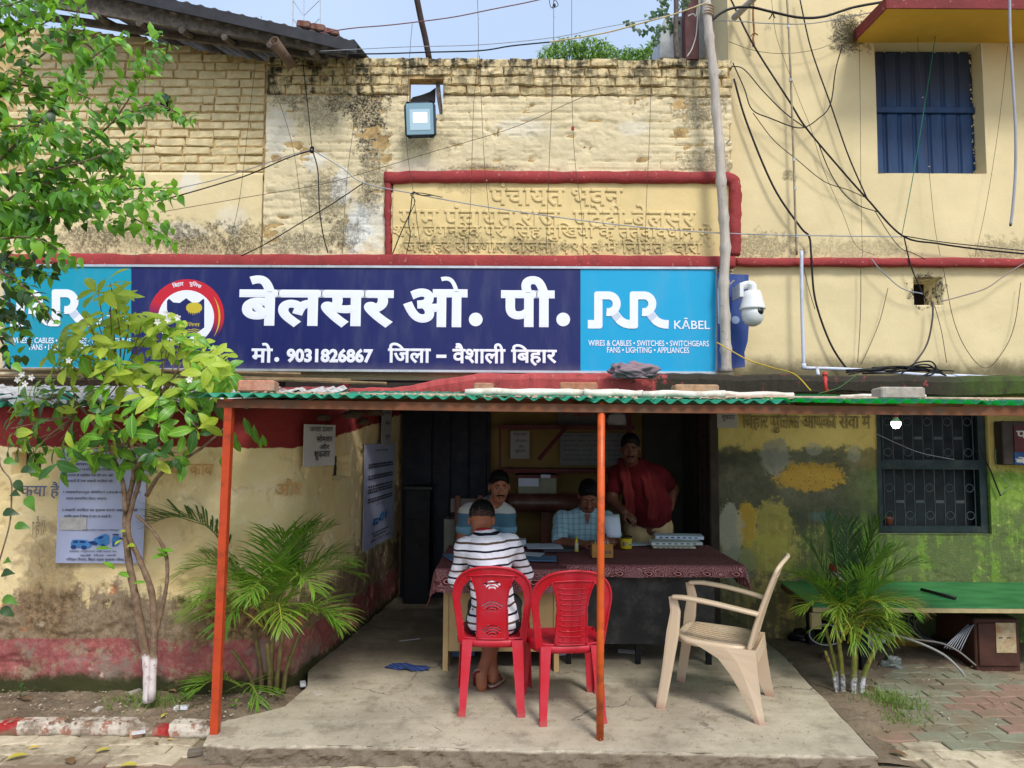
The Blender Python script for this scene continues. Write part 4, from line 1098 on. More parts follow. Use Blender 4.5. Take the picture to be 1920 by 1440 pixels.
p, q = PZ(403, 1374, 0), P(431, 752, YA0 + .03)
mb = MB(); w = .021; mb.loft([[(t.x - w, t.y - w, t.z), (t.x + w, t.y - w, t.z), (t.x + w, t.y + w, t.z), (t.x - w, t.y + w, t.z)] for t in (p + V(0, 0, -.02), q + V(0, 0, .01))]); mb.build('post', m_orange2, awn)
p, q = PZ(1125, 1386, 0), P(1127.5, 758, YA0 + .03)
mb = MB(); mb.tube([p + V(0, 0, -.01), p.lerp(q, .3), p.lerp(q, .6), q + V(0, 0, .01)], .0205, 16); mb.build('post', m_orange, awn, True)

# loose things weighing the sheets down
def top_z(X, Y): return edge(X) + .013 + (Y - YA0) * .066
m_pipe = std('chalky_white_pvc', (222, 214, 198), .1, .6, 12, .2, 50, dirt=(150, 126, 100), damt=.5, dscale=14)
def on_roof(px, py, Y): p = P(px, py, Y); return V(p.x, Y, top_z(p.x, Y))
def wbrick(px, Y, w, h, d, rot, mat, label, cat='brick', name='loose_brick', tilt=0):
 b = on_roof(px, 740, Y)
 o = thing(name, label, cat, b) if False else None
 mb = MB(); mb.box((-w / 2, -d / 2, 0), (w / 2, d / 2, h), 0, None, .008)
 o = mb.build(name, mat, None, False, False); o.location = b + V(0, 0, -.003); WL[o.name] = b
 o.rotation_euler = (-.06, tilt, rot); return tag(o, label, cat)
m_lb = lambda n, c: std(n, c, .22, .92, 18, .6, 60, dirt=(150, 140, 122), damt=.5, dscale=14, local=True)
wbrick(484, 4.25, .215, .07, .11, .03, m_lb('pale_red_brick', (188, 128, 106)), 'pale red brick nearest the left end of the awning, under the navy panel')
wbrick(906, 4.6, .13, .075, .11, .1, m_lb('dull_brick', (166, 122, 96)), 'small dull half brick left of the white pipes on the awning')
wbrick(1084, 4.75, .25, .085, .12, -.04, m_lb('brown_brick', (170, 114, 84)), 'brown brick lying across the white pipe behind the round orange post')
wbrick(1303, 4.4, .27, .075, .12, .02, m_lb('mossy_brick', (164, 132, 100)), 'mossy brown brick on the awning under the cyan panel')
wbrick(1684, 4.05, .25, .068, .12, .0, m_lb('grey_block', (166, 156, 144)), 'grey concrete block on the awning above the grille window', 'concrete block', 'concrete_block')
def roof_pipe(x0, x1, Y0, Y1, r, label, dz=0):
 a, b = on_roof(x0, 740, Y0), on_roof(x1, 740, Y1)
 mb = MB(); pts = [a.lerp(b, t) + V(0, 0, r + dz + .004 * math.sin(t * 11 + x0)) for t in np.linspace(0, 1, 9)]
 mb.tube(pts, [r * (1 + .08 * math.sin(k * 2.1 + x0)) for k in range(9)], 9)
 return tag(mb.build('white_pipe', m_pipe, None, True), label, 'pipe')
roof_pipe(872, 1092, 4.08, 4.1, .021, 'long chalky white pipe left of the round orange post on the awning')
roof_pipe(940, 1160, 4.62, 4.60, .021, 'white pipe with a pointed end passing under the brown brick')
roof_pipe(1095, 1205, 4.06, 4.12, .021, 'short white pipe stub just right of the round orange post')
roof_pipe(1204, 1360, 4.06, 4.03, .020, 'white pipe in front of the mossy brown brick')
roof_pipe(1352, 1488, 4.30, 4.28, .018, 'thin dirty white pipe right of the mossy brick, near the bamboo pole foot')
roof_pipe(1575, 1735, 4.5, 4.5, .012, 'thin white pipe passing behind the grey concrete block')
# dry leaves and grit on the sheets
m_grit = std('dry_grit', (176, 150, 126), .25, .95, 20, .4, 60, dirt=(110, 84, 66), damt=.6, dscale=30)
mb = MB(); rr = random.Random(5)
for k in range(900):
 X, Y = rr.uniform(xe0 + .1, xe1 - .05), rr.uniform(YA0 + .03, YA0 + .9)
 if X < .3 and rr.random() < .35: continue
 s = rr.uniform(.006, .022) * (1 if rr.random() < .85 else 1.6)
 z = top_z(X, Y) - .008; a = rr.uniform(0, 6.28)
 pts = [(X + s * math.cos(a + q) * rr.uniform(.7, 1.5), Y + s * math.sin(a + q), z + rr.uniform(0, .009)) for q in (0, 1.6, 3.1, 4.7)]
 mb.add(pts + [(X, Y, z + rr.uniform(.004, .02))], [(0, 1, 4), (1, 2, 4), (2, 3, 4), (3, 0, 4)])
tag(mb.build('roof_grit', m_grit), kind='stuff')
mb = MB()
for k, (a, b, Y) in enumerate(((-.9, .35, 4.3), (.9, 2.0, 4.15), (1.7, 3.5, 4.02))):
 mb.box((a, Y, top_z(0, Y) - .004), (b, Y + .25, top_z(0, Y) + .010), 0, Matrix.Rotation(0, 4, 'X'), .004)
lathe_ = mb
fl = mb.build('flattened_sheet_layer', std('pale_sheet_layer', (190, 164, 142), .2, .9, 10, .4, 40, dirt=(120, 92, 76), damt=.6, dscale=16), awn)

# bundle of cloth on the ledge
def crumple(name, c, r, seed, mat, n=26, amp=.45, flat=1.0):
 rr = random.Random(seed); vs, fs = [], []
 for i in range(n + 1):
  for j in range(n):
   th, ph = math.pi * i / n, 2 * math.pi * j / n
   d = Vector((math.sin(th) * math.cos(ph), math.sin(th) * math.sin(ph), math.cos(th)))
   k = float(fbm(d.x * 1.6 + seed, d.z * 1.6 + d.y * 1.3, seed, 3)); rid = abs(float(fbm(d.x * 1.9 + d.z * 1.2, d.y * 1.9 - d.z, seed + 3, 2)) - .5) * 2
   s = 1 + amp * (k - .5) * 1.6 - amp * .5 * (1 - rid) ** 4
   p = Vector((d.x * r[0], d.y * r[1], d.z * r[2])) * s
   if p.z < -r[2] * .55: p.z = -r[2] * .55
   vs.append(Vector(c) + p)
 for i in range(n):
  for j in range(n): fs.append((i * n + j, (i + 1) * n + j, (i + 1) * n + (j + 1) % n, i * n + (j + 1) % n))
 return mesh_obj(name, [v[:] for v in vs], fs, mat, None, None, True)
def cloth_mat(name, a, b):
 g = G(name); w = g.wave(14, 5, None, 'DIAGONAL'); n = g.noise(90, 3)
 return g.out(g.mix(g.ramp(w, .55, .8), L(*a), L(*b)), .9, .1, g.m('ADD', n, g.noise(18, 5)), .5, .008)
tag(crumple('cloth_bundle', P(1190, 698, 5.50), (.20, .09, .085), 12, cloth_mat('mauve_cloth', (136, 122, 128), (150, 118, 124)), 40, .7), 'crumpled mauve grey cloth bundle on the red ledge under the cyan panel', 'cloth')

# collapsed side roof over the front wall
m_deb = std('torn_white_sheet', (196, 196, 194), .15, .8, 18, .6, 40, dirt=(110, 80, 62), damt=.8, dscale=7)
side = thing('side_roof', 'sagging corrugated lean-to roof covered with torn white plastic over the low wall', 'roof', (-2.9, YL, 1.8))
mb = MB(); vs, fs = [], []
nx, ny = 290, 18
for i in range(nx + 1):
 for j in range(ny + 1):
  X = -7.4 + 6.02 * i / nx; Y = 4.66 + 1.0 * j / ny
  Xs = X + .10 * j / ny
  z = 1.80 + (Y - 4.52) * .16 + .016 * math.cos(2 * math.pi * X / .085) + .03 * (float(fbm(X * 3, Y * 3, 9)) - .5)
  vs.append((Xs, Y, z))
for i in range(nx):
 for j in range(ny): a = i * (ny + 1) + j; fs.append((a, a + ny + 1, a + ny + 2, a + 1))
o = mesh_obj('roof_sheet', vs, fs, m_sheetg, side, None, True)
vs2 = [(x, y, z + .012 + .016 * float(fbm(x * 20, y * 14, 6))) for x, y, z in vs if True]
fs2 = [f for f in fs if fbm(vs[f[0]][0] * 5, vs[f[0]][1] * 5, 33) > .44]
o = mesh_obj('torn_plastic', vs2, fs2, m_deb, side, None, False)
for k, (px, py, r) in enumerate(((606, 784, .03), (660, 778, .045), (700, 772, .05), (545, 783, .025), (680, 792, .035))):
 c = P(px, py, 4.98 + .1 * k);
 tag(crumple('rubble_lump', c, (r * 1.7, r, r), 20 + k, std('rubble', (84, 70, 58), .3, .95, 18, .7, 50), 10, .5),
  ['small torn bag stuffed under the lean-to edge', 'dark mortar lump on the curved wall top', 'brick rubble lump below the awning beam near the navy door', 'scrap wad at the lean-to corner', 'dark mud nest hanging on the red wall band'][k], ['bag', 'rubble', 'rubble', 'scrap', 'rubble'][k])

# ------------------------------------------------------------------ bamboo pole
m_bam = None
g = G('grey_bamboo'); n = g.noise(14, 6, .7, g.scalev((2, 2, .25)))
col = g.mix(g.ramp(n, .3, .7), L(164, 154, 142), L(196, 186, 174)); col = g.mix(g.m('MULTIPLY', g.ramp(g.noise(26, 5, .7), .6, .72), .7), col, L(96, 84, 72))
m_bam = g.out(col, .75, .25, n, .35, .006)
bam = thing('bamboo_pole', 'tall grey bamboo pole standing in front of the signboard end', 'pole', P(1363, 698, 5.95))
bp = [(1362, 697), (1361, 655), (1359, 594), (1357, 533), (1360, 465), (1357, 410), (1352, 340), (1349, 275), (1343, 210), (1338, 135), (1330, 70), (1326, 20), (1322, -40), (1318, -110)]
bpts = spline([P(x, y, 5.98) for x, y in bp], 6)
mb = MB(); rad = []
for i, p in enumerate(bpts):
 k = i % 6; rad.append((.046 - .010 * i / len(bpts)) * (1.2 if k == 0 else (1.0 if k in (1, 5) else .965)))
mb.tube(bpts, rad, 12); mb.build('culm', m_bam, bam, True)
for (x, y) in ((1340, 140), (1361, 533), (1353, 270)):
 mb = MB(); c = P(x + 8, y, 5.95); mb.tube([c, c + V(.03, -.02, .03)], .008, 5); mb.build('branch_stub', m_bam, bam)
mb = MB()
for k in range(4): mb.lathe([(.048, -.006), (.052, 0), (.048, .006)], P(1328, 14 + k * 5, 5.98), (.15, 0, 1), 12)
mb.build('binding', std('jute_rope', (168, 150, 126), .2, .9, 30, .4, 80), bam)

# ------------------------------------------------------------------ dome camera
m_plas = std('white_plastic', (222, 222, 220), .04, .35, 5, .03, 30, spec=.5, dirt=(190, 188, 180), damt=.3)
cctv = thing('security_camera', 'white dome security camera on a bracket right of the bamboo pole', 'camera', P(1411, 612, 5.95))
c = P(1411, 580, 5.92); k = 5.92 / F
mb = MB(); mb.lathe([(6 * k, 36 * k), (15 * k, 34.5 * k), (18.5 * k, 22 * k), (22.5 * k, 6 * k), (24 * k, 2 * k), (24 * k, 0), (22 * k, -1 * k)], c, (0, 0, 1), 28); mb.build('housing', m_plas, cctv, True)
mb = MB(); mb.lathe([(20.5 * k, 1 * k), (20.8 * k, -10 * k), (19 * k, -20 * k), (14 * k, -28 * k), (6 * k, -32 * k), (.5 * k, -32.6 * k)], c, (0, 0, 1), 28); dome = mb.build('camera_head', m_plas, cctv, True)
mb = MB(); mb.ball(c + V(7 * k, -14.5 * k, -6 * k), (9 * k, 7.2 * k, 8 * k), 14); mb.build('lens', std('black_glass', (16, 16, 18), .1, .1, 5, 0, spec=.6), dome, True)
mb = MB(); mb.box((c.x - 24 * k, c.y - .01, c.z + 24 * k), (c.x - 17 * k, c.y + .2, c.z + 50 * k)); mb.tube(spline([c + V(-18 * k, .03, 45 * k), c + V(-8 * k, .02, 48 * k), c + V(0, 0, 46 * k), c + V(2 * k, 0, 34 * k)], 5), 7.5 * k, 10); mb.build('bracket', m_plas, cctv)

# ------------------------------------------------------------------ flood light
def emit(name, rgb, s, base=(230, 236, 240)):
 g = G(name); g.out(L(*base), .3, .5); g.b.inputs['Emission Color'].default_value = L(*rgb); g.b.inputs['Emission Strength'].default_value = s
 return g.mat
fl_ = thing('flood_light', 'square switched on LED flood light under the parapet hole', 'flood light', P(787, 258, 6.0))
fc = P(787.5, 224, 6.02); k = 6.02 / F
M4 = Matrix.Translation(fc) @ Matrix.Rotation(math.radians(9), 4, 'X') @ Matrix.Rotation(math.radians(-2), 4, 'Y')
m_case = std('grey_blue_case', (58, 68, 78), .1, .5, 6, .1, 30)
mb = MB(); mb.box((-30.5 * k, -.012, -34 * k), (30.5 * k, .05, 34 * k), 0, M4, .03); mb.build('case', m_case, fl_)
mb = MB(); mb.box((-26 * k, -.020, -29.5 * k), (26 * k, -.010, 29.5 * k), 0, M4, .004); gl = mb.build('glass', emit('frosted_glass', (150, 190, 206), .10, (120, 150, 164)), fl_)
mb = MB(); mb.box((-19 * k, -.024, -21 * k), (20 * k, -.0195, 18 * k), 0, M4); mb.build('reflector', emit('reflector', (186, 216, 232), .2, (150, 172, 184)), gl)
mb = MB(); mb.box((-12 * k, -.028, -7 * k), (14 * k, -.0238, 11 * k), 0, M4); mb.build('led_chip', emit('led_chip', (246, 250, 255), 1.0), gl)
mb = MB(); mb.tube([fc + V(-.12, .07, .02), fc + V(-.12, .15, .06), fc + V(-.12, .2, .1)], .01, 6); mb.tube([fc + V(.12, .07, .02), fc + V(.12, .15, .06), fc + V(.12, .2, .1)], .01, 6); mb.build('bracket', m_case, fl_)
# black cloth and stick in the parapet hole
mb = MB(); ppoly(mb, [(767, 190), (774, 182), (790, 178), (806, 172), (817, 164), (816, 192), (800, 196), (770, 197)], YF + .1, .01)
tag(mb.build('black_rag', std('black_cloth', (40, 38, 42), .2, .9, 20, .4, 40)), 'black rag hung across the hole in the parapet', 'rag')
mb = MB(); ppoly(mb, [(817, 150), (824, 152), (828, 190), (832, 216), (824, 214), (818, 180)], YF + .06, .03)
tag(mb.build('broken_slat', m_plank), 'dark broken wooden slat leaning in the parapet hole', 'slat')

# ------------------------------------------------------------------ things behind the parapet
mb = MB(); mb.tube(spline([P(805, 112, 6.55), P(797, 70, 6.5), P(789, 35, 6.45), P(778, -20, 6.4)], 5), [.028] * 16, 8)
tag(mb.build('roof_stick', std('dark_stick', (64, 52, 46), .25, .9, 16, .5, 50), None, True), 'dark wooden stick rising above the parapet against the sky', 'stick')
m_cool = std('weathered_grey_metal', (176, 180, 182), .12, .5, 5, .15, 30, dirt=(120, 110, 100), damt=.5, dscale=6)
ac = thing('rooftop_cooler', 'weathered grey metal box on the roof behind the brown post', 'cooler box', P(1262, 108, 7.0))
mb = MB(); ppoly(mb, [(1237, 108), (1238, 70), (1246, 34), (1284, 30), (1286, 92), (1278, 108)], 7.0, .5); mb.build('casing', m_cool, ac)
mb = MB(); pbox(mb, 1256, 40, 1261, 46, 6.985, .01); pbox(mb, 1270, 39, 1275, 44, 6.985, .01); mb.tube([P(1256, 50, 6.985), P(1259, 64, 6.985)], .006, 5); mb.build('bolt_plate', std('dark_bolt', (52, 48, 46), .2, .7), ac)
mb = MB(); ppoly(mb, [(1310, 108), (1308, 60), (1316, -12), (1362, -12), (1366, 108)], 7.1, .03)
tag(mb.build('grey_sheet', m_cool), 'upright grey metal sheet between the brown column and the plaster house', 'metal sheet')
mb = MB(); pbox(mb, 1284, -60, 1309, 112, 6.8, .12, 0, .01); tag(mb.build('maroon_column', std('maroon_paint', (84, 44, 44), .2, .6, 8, .2, 40)), 'maroon square column behind the bamboo pole', 'column')
mb = MB(); mb.tube(spline([P(1269, 112, 6.6), P(1267, 60, 6.6), P(1268, 10, 6.6), P(1265, -60, 6.6)], 5), .024, 8); tag(mb.build('roof_post', m_plank, None, True), 'thin weathered wooden post beside the maroon column', 'post')
for k, (px, py) in enumerate(((571, 46), (597, 52), (622, 58))):
 mb = MB(); c = P(px, py + 10, 5.9); mb.box((-.06, -.05, 0), (.06, .06, .06 if k < 2 else .045), 0, Matrix.Translation(c) @ Matrix.Rotation(.12 * (k - 1), 4, 'Z') @ Matrix.Rotation(.16, 4, 'Y'), .008)
 tag(mb.build('roof_brick', m_lb('burnt_brick', (112, 70, 58))), ['leftmost of three burnt bricks on the dark roof edge', 'middle of three burnt bricks on the dark roof edge', 'rightmost smallest burnt brick on the dark roof edge'][k], 'brick', 'bricks on the roof edge')
tw = thing('lattice_mast', 'thin white lattice mast far behind the dark roof', 'mast', P(575, 60, 30))
for x in (548, 569, 600):
 mb = MB(); mb.tube([P(x, 90, 30), P(x + (2 if x < 560 else 0), -120, 30)], .035, 5); mb.build('leg', m_alu, tw)
for y0 in (-70, -35, 0, 34):
 mb = MB(); mb.tube([P(549, y0, 30), P(569, y0 + 30, 30), P(600, y0, 30)], .02, 4); mb.build('brace', m_alu, tw)
# ------------------------------------------------------------------ plastic chairs
def plastic(name, rgb, fade):
 g = G(name).local()
 n = g.noise(5, 5, .65)
 col = g.mix(g.ramp(n, .35, .75), L(*rgb), L(*fade))
 z = g.sep()[2]
 col = g.mix(g.m('MULTIPLY', g.ramp(g.m('MULTIPLY_ADD', n, .3, z), .48, .2), .4), col, L(*fade))    # legs scuffed and bleached
 col = g.mix(g.m('MULTIPLY', g.ramp(g.noise(40, 4, .7), .66, .76), .35), col, L(225, 190, 190))
 col = g.mix(g.m('MULTIPLY', g.ramp(z, .06, .0), .5), col, L(150, 90, 84))
 return g.out(col, g.ramp(n, .3, .7, .3, .5), .5, g.noise(60, 3), .08, .004)
m_redp = plastic('red_plastic', (186, 8, 30), (186, 46, 62))
m_bei = plastic('beige_plastic', (206, 182, 150), (200, 178, 152))
def back_surf(u, v):
 w = .2
 return Vector((u, -.185 - .105 * v - .028 * (1 - min(1, (u / w) ** 2)) + .012 * math.sin(v * 3), .405 + .465 * v))
def masked(mb, us, vs_, f, surf, mi=0):
 idx = {}
 vs, fs = [], []
 def vi(i, j):
  if (i, j) not in idx: idx[(i, j)] = len(vs); vs.append(surf(us[i], vs_[j]))
  return idx[(i, j)]
 for j in range(len(vs_) - 1):
  for i in range(len(us) - 1):
   if f((us[i] + us[i + 1]) / 2, (vs_[j] + vs_[j + 1]) / 2): fs.append((vi(i, j), vi(i + 1, j), vi(i + 1, j + 1), vi(i, j + 1)))
 mb.add(vs, fs, mi)
def outw(v):
 b = .196 + .036 * min(1, v / .6)
 return b if v < .58 else b * max(0, 1 - ((v - .58) / .42) ** 2.6) ** .42
def l_leg(a, b, wa, wb, ta, tb, dirx, diry):     # L-shaped moulded leg, wide at the seat
 rings = []
 for t in np.linspace(0, 1, 6):
  p = a.lerp(b, t) + V(0, 0, 0); w = wa + (wb - wa) * t; th = .006; d = ta + (tb - ta) * t
  X, Y = V(dirx, 0, 0), V(0, diry, 0)
  rings.append([p, p + X * w, p + X * w + Y * th, p + X * th + Y * th, p + X * th + Y * d, p + Y * d])
 return rings
def red_chair(kind, label):
 r = thing('plastic_chair', label, 'chair', (0, 0, 0), 'red plastic chairs at the desk')
 sp = lambda v: (.093 + .05 * max(0, (v - .5) / .4) ** 2 + .006 * ((.5 - v) / .5 if v < .5 else 0))
 def slot(u, v):
  if kind != 'arcs': return False
  z = v * .465
  for vc in (.80, .50, .185):
   y = z - vc * .465 + .062
   rad, an = math.hypot(u, y), abs(math.atan2(u, y))
   for k, ra in enumerate((.030, .047, .064, .079)):
    if vc > .7 and k == 3: continue
    if abs(rad - ra) < (.0055 if vc > .7 else .0036) and an < .86: return True
  return False
 def inside(u, v):
  o = outw(v)
  if abs(u) > o: return False
  if v < .06: return True
  ow = outw(min(1, v + .085)) - .040 if v < .90 else -1
  return abs(u) > ow or (abs(u) < sp(v) and not slot(u, v)) or v > .885
 mb = MB(); masked(mb, np.linspace(-.236, .236, 132), np.linspace(0, 1, 128), inside, back_surf)
 bk = mb.build('backrest', m_redp, r, True, False)
 bk.modifiers.new('thickness', 'SOLIDIFY').thickness = .007
 mb = MB()
 vv = np.linspace(0, .9995, 60)
 rim = [back_surf(-outw(v), v) for v in vv] + [back_surf(outw(v), v) for v in vv[::-1]]
 mb.tube(rim, .0075, 7)
 for s in (-1, 1): mb.tube([back_surf(s * (sp(v) - .006), v) + V(0, -.004, 0) for v in np.linspace(.05, .86, 24)], .0042, 5)
 mb.tube([back_surf(u, .055) + V(0, -.004, 0) for u in np.linspace(-.085, .085, 8)], .0042, 5)
 if kind != 'arcs':
  for k in range(11):
   v = .10 + .068 * k; w = sp(v) - .022
   mb.tube([back_surf(u, v - .012 * (1 - (u / w) ** 2)) + V(0, -.003, 0) for u in np.linspace(-w, w, 9)], .0024, 4)
  for u0 in (-.05, 0, .05): mb.tube([back_surf(u0 * sp(v) / .1, v) + V(0, -.002, 0) for v in np.linspace(.09, .8, 10)], .0014, 4)
  mb.tube([back_surf(u, .875 - .35 * abs(u) ** 1.5) + V(0, -.004, 0) for u in np.linspace(-.13, .13, 10)], .004, 5)
 else: mb.tube([back_surf(u, .90 - .5 * abs(u) ** 1.6) + V(0, -.004, 0) for u in np.linspace(-.15, .15, 10)], .004, 5)
 mb.build('back_rim', m_redp, r, True, False)
 def seat_s(u, v): return Vector((u, v, .425 - .018 * math.exp(-((u / .13) ** 2 + (v / .13) ** 2)) + .012 * (v > .17) * -((v - .17) / .05) ** 2))
 mb = MB(); se = lambda u, v: abs(u / .222) ** 3.2 + abs((v + .0) / .215) ** 3.2 < 1
 N = 28; ring0 = []
 rings = [[Vector((.222 * rr_ * math.copysign(abs(math.cos(q)) ** .62, math.cos(q)), .215 * rr_ * math.copysign(abs(math.sin(q)) ** .62, math.sin(q)), 0)) for q in [2 * math.pi * k / 40 for k in range(40)]] for rr_ in (.02, .3, .6, .85, .95, 1.0)]
 rings = [[seat_s(p.x, p.y) - V(0, 0, .006 if i == 5 else 0) for p in rg] for i, rg in enumerate(rings)]
 rings.append([p + V(0, 0, -.038) for p in rings[-1]]); rings.append([V(p.x * .97, p.y * .97, p.z) for p in rings[-1]])
 mb.loft(rings, cap=False); mb.add(rings[0], [tuple(range(40))]); st = mb.build('seat', m_redp, r, True, False)
 for s in (-1, 1):
  for front in (0, 1):
   mb = MB()
   if front: mb.loft(l_leg(V(s * .222, .195, .42), V(s * .238, .225, 0), -s * .056, -s * .042, -.05, -.032, 1, 1))
   else: mb.loft(l_leg(V(s * .178, -.218, .425), V(s * .190, -.275, 0), -s * .062, -s * .038, .05, .032, 1, 1)); mb.loft(l_leg(V(s * .192, -.275, .03), V(s * .194, -.279, 0), -s * .042, -s * .045, .04, .042, 1, 1))
   mb.build('leg', m_redp, r, False, False)
 return r
def put(o, x, y, z, a): o.location = (x, y, z); o.rotation_euler = (0, 0, a); return o
ch1 = red_chair('arcs', 'red plastic chair with fan shaped slots that the boy in stripes sits on')
put(ch1, -.105, 4.54, 0, math.radians(-1))
ch2 = red_chair('lines', 'empty red plastic chair with ribbed backrest beside the round orange post')
put(ch2, .325, 4.43, 0, math.radians(7))

arm = thing('plastic_armchair', 'empty beige plastic armchair standing sideways on the concrete floor', 'armchair', (0, 0, 0))
def abk(u, v): return Vector((u, -.20 - .19 * v + .05 * v * (1 - v) - .018 * (1 - (u / .22) ** 2), .40 + .52 * v))
def aout(v): return .205 + .02 * v if v < .86 else (.225 * max(0, 1 - ((v - .86) / .14) ** 3) ** .4)
def ains(u, v):
 o = aout(v)
 if abs(u) > o: return False
 if v < .10 or v > .90: return True
 if .80 < v < .86: return abs(u) > o - .05
 if v > .78: return True
 if abs(u) > o - .036: return True
 return ((u + .16) / .0535) % 1 < .68
mb = MB(); masked(mb, np.linspace(-.228, .228, 128), np.linspace(0, 1, 90), ains, abk)
o = mb.build('backrest', m_bei, arm, True, False); o.modifiers.new('thickness', 'SOLIDIFY').thickness = .008
mb = MB(); vv = np.linspace(0, .9995, 50)
mb.tube([abk(-aout(v), v) for v in vv] + [abk(aout(v), v) for v in vv[::-1]], .013, 7)
mb.build('back_rim', m_bei, arm, True, False)
def bar(mb, pts, w, h):                            # rounded strip: w across x, h perpendicular
 pts = [Vector(p) for p in pts]; rings = []
 for i, p in enumerate(pts):
  t = (pts[min(i + 1, len(pts) - 1)] - pts[max(i - 1, 0)]).normalized()
  n = V(1, 0, 0).cross(t).normalized(); X = V(1, 0, 0)
  wi = w[i] if isinstance(w, (list, tuple)) else w; hi_ = h[i] if isinstance(h, (list, tuple)) else h
  rings.append([p + X * wi / 2 * a + n * hi_ / 2 * b for a, b in ((-1, -.6), (-.7, -1), (.7, -1), (1, -.6), (1, .6), (.7, 1), (-.7, 1), (-1, .6))])
 mb.loft(rings)
N = 40; rings = []
for rr_, dz in ((.02, -.014), (.4, -.012), (.75, -.006), (.94, .002), (1.0, 0), (1.0, -.035), (.96, -.036)):
 rings.append([Vector((.222 * rr_ * math.copysign(abs(math.cos(q)) ** .5, math.cos(q)), .012 + .225 * rr_ * math.copysign(abs(math.sin(q)) ** .5, math.sin(q)), .415 + dz + .05 * (.225 * rr_ * math.sin(q)))) for q in [2 * math.pi * k / N for k in range(N)]])
mb = MB(); mb.loft(rings, cap=False); mb.add(rings[0], [tuple(range(N))]); mb.build('seat', m_bei, arm, True, False)
for k in range(9): x = -.16 + .04 * k; mb = MB(); mb.tube([(x, y, .405 + .05 * (y - .012) + .010 * (y / .2) ** 2 + .006 * (x / .2) ** 2) for y in np.linspace(-.16, .19, 8)], .0028, 4); mb.build('seat_rib', m_bei, arm, True, False)
for s in (-1, 1):
 mb = MB(); bar(mb, spline([(s * .235, .235, .662), (s * .25, .15, .668), (s * .25, .0, .655), (s * .24, -.15, .632), (s * .222, -.262, .612)], 5), .058, .023)
 mb.build('armrest', m_bei, arm, True, False)
 mb = MB(); bar(mb, [(s * .236, .232, .665), (s * .240, .215, .58), (s * .246, .232, .45), (s * .255, .262, .25), (s * .266, .305, 0)], .022, [.048, .06, .075, .062, .055]); mb.build('leg', m_bei, arm, False, False)
 mb = MB(); pf = [(-.255, .02), (-.235, .16)]
 rings = []
 for z, y0, y1, x in ((.40, -.245, .12, .214), (.375, -.245, .06, .217), (.33, -.248, -.03, .22), (.25, -.256, -.10, .226), (.12, -.272, -.185, .236), (0, -.292, -.238, .246)):
  rings.append([(s * (x - .004), y0, z), (s * (x - .004), y1, z), (s * (x + .006), y1, z), (s * (x + .014), (y0 + y1) / 2, z), (s * (x + .006), y0, z)])
 mb.loft(rings); mb.build('leg', m_bei, arm, False, False)
mb = MB(); bar(mb, [(0, -.243, .39), (0, -.25, .33)], .40, .012); mb.build('rear_apron', m_bei, arm, False, False)
put(arm, 1.30, 4.52, 0, math.radians(64))

# ------------------------------------------------------------------ desks and tablecloths
m_lam = std('pale_laminate', (190, 160, 112), .1, .5, 3, .08, 30, dirt=(140, 112, 76), damt=.3, dscale=6)
m_blk = std('black_board', (44, 44, 44), .2, .6, 4, .1, 30, dirt=(96, 94, 88), damt=.35, dscale=8)
m_steel = std('black_steel', (24, 25, 28), .2, .5, 8, .1, 30, metal=.3)
dk = thing('desk', 'pale laminate desk under the paisley cloth in front of the seated boy', 'desk', (-.06, 5.1, 0))
MB().box((-.50, 4.99, .69), (.36, 6.0, .708)).build('desktop', m_lam, dk)
MB().box((-.44, 5.07, .135), (.315, 5.09, .688)).build('front_panel', m_lam, dk)
for x in (-.455, .318):
 MB().box((x - .015, 5.06, 0), (x + .02, 5.95, .688)).build('side_panel', m_lam, dk)
dk2 = thing('desk', 'wide desk with a black front board on the right under the cloth', 'desk', (.9, 5.2, 0))
MB().box((.37, 5.16, .695), (1.66, 6.05, .712)).build('desktop', m_blk, dk2)
MB().box((.36, 5.22, .147), (1.47, 5.235, .694)).build('front_panel', m_blk, dk2)
for x in (.42, .92, 1.43):
 for y in (5.25, 5.95): MB().box((x - .018, y - .018, 0), (x + .018, y + .018, .694)).build('leg', m_steel, dk2)
def cloth_m():
 g = G('paisley_cloth')
 x, y, z = g.sep()
 c = g.node('ShaderNodeCombineXYZ'); g.put(c.inputs[0], g.m('MULTIPLY_ADD', z, .6, x)); g.put(c.inputs[1], g.m('ADD', y, z)); v = c.outputs[0]
 d = g.vor(13, v); s = g.m('SINE', g.m('MULTIPLY', d, 50))
 s2 = g.m('SINE', g.m('MULTIPLY', g.vor(9, v), 40))
 base = g.mix(g.ramp(g.noise(3, 4), .3, .7), L(112, 62, 66), L(130, 78, 80))
 hem = g.ramp(z, .72, .705)
 amt = g.m('MULTIPLY', g.ramp(s, .1, .5), g.m('MULTIPLY_ADD', hem, .6, .25))
 col = g.mix(amt, base, L(194, 150, 148))
 col = g.mix(g.m('MULTIPLY', g.ramp(s2, .6, .9), .5), col, L(92, 26, 36))
 return g.out(col, .9, .12, g.noise(120, 3), .3, .004)
m_pais = cloth_m()
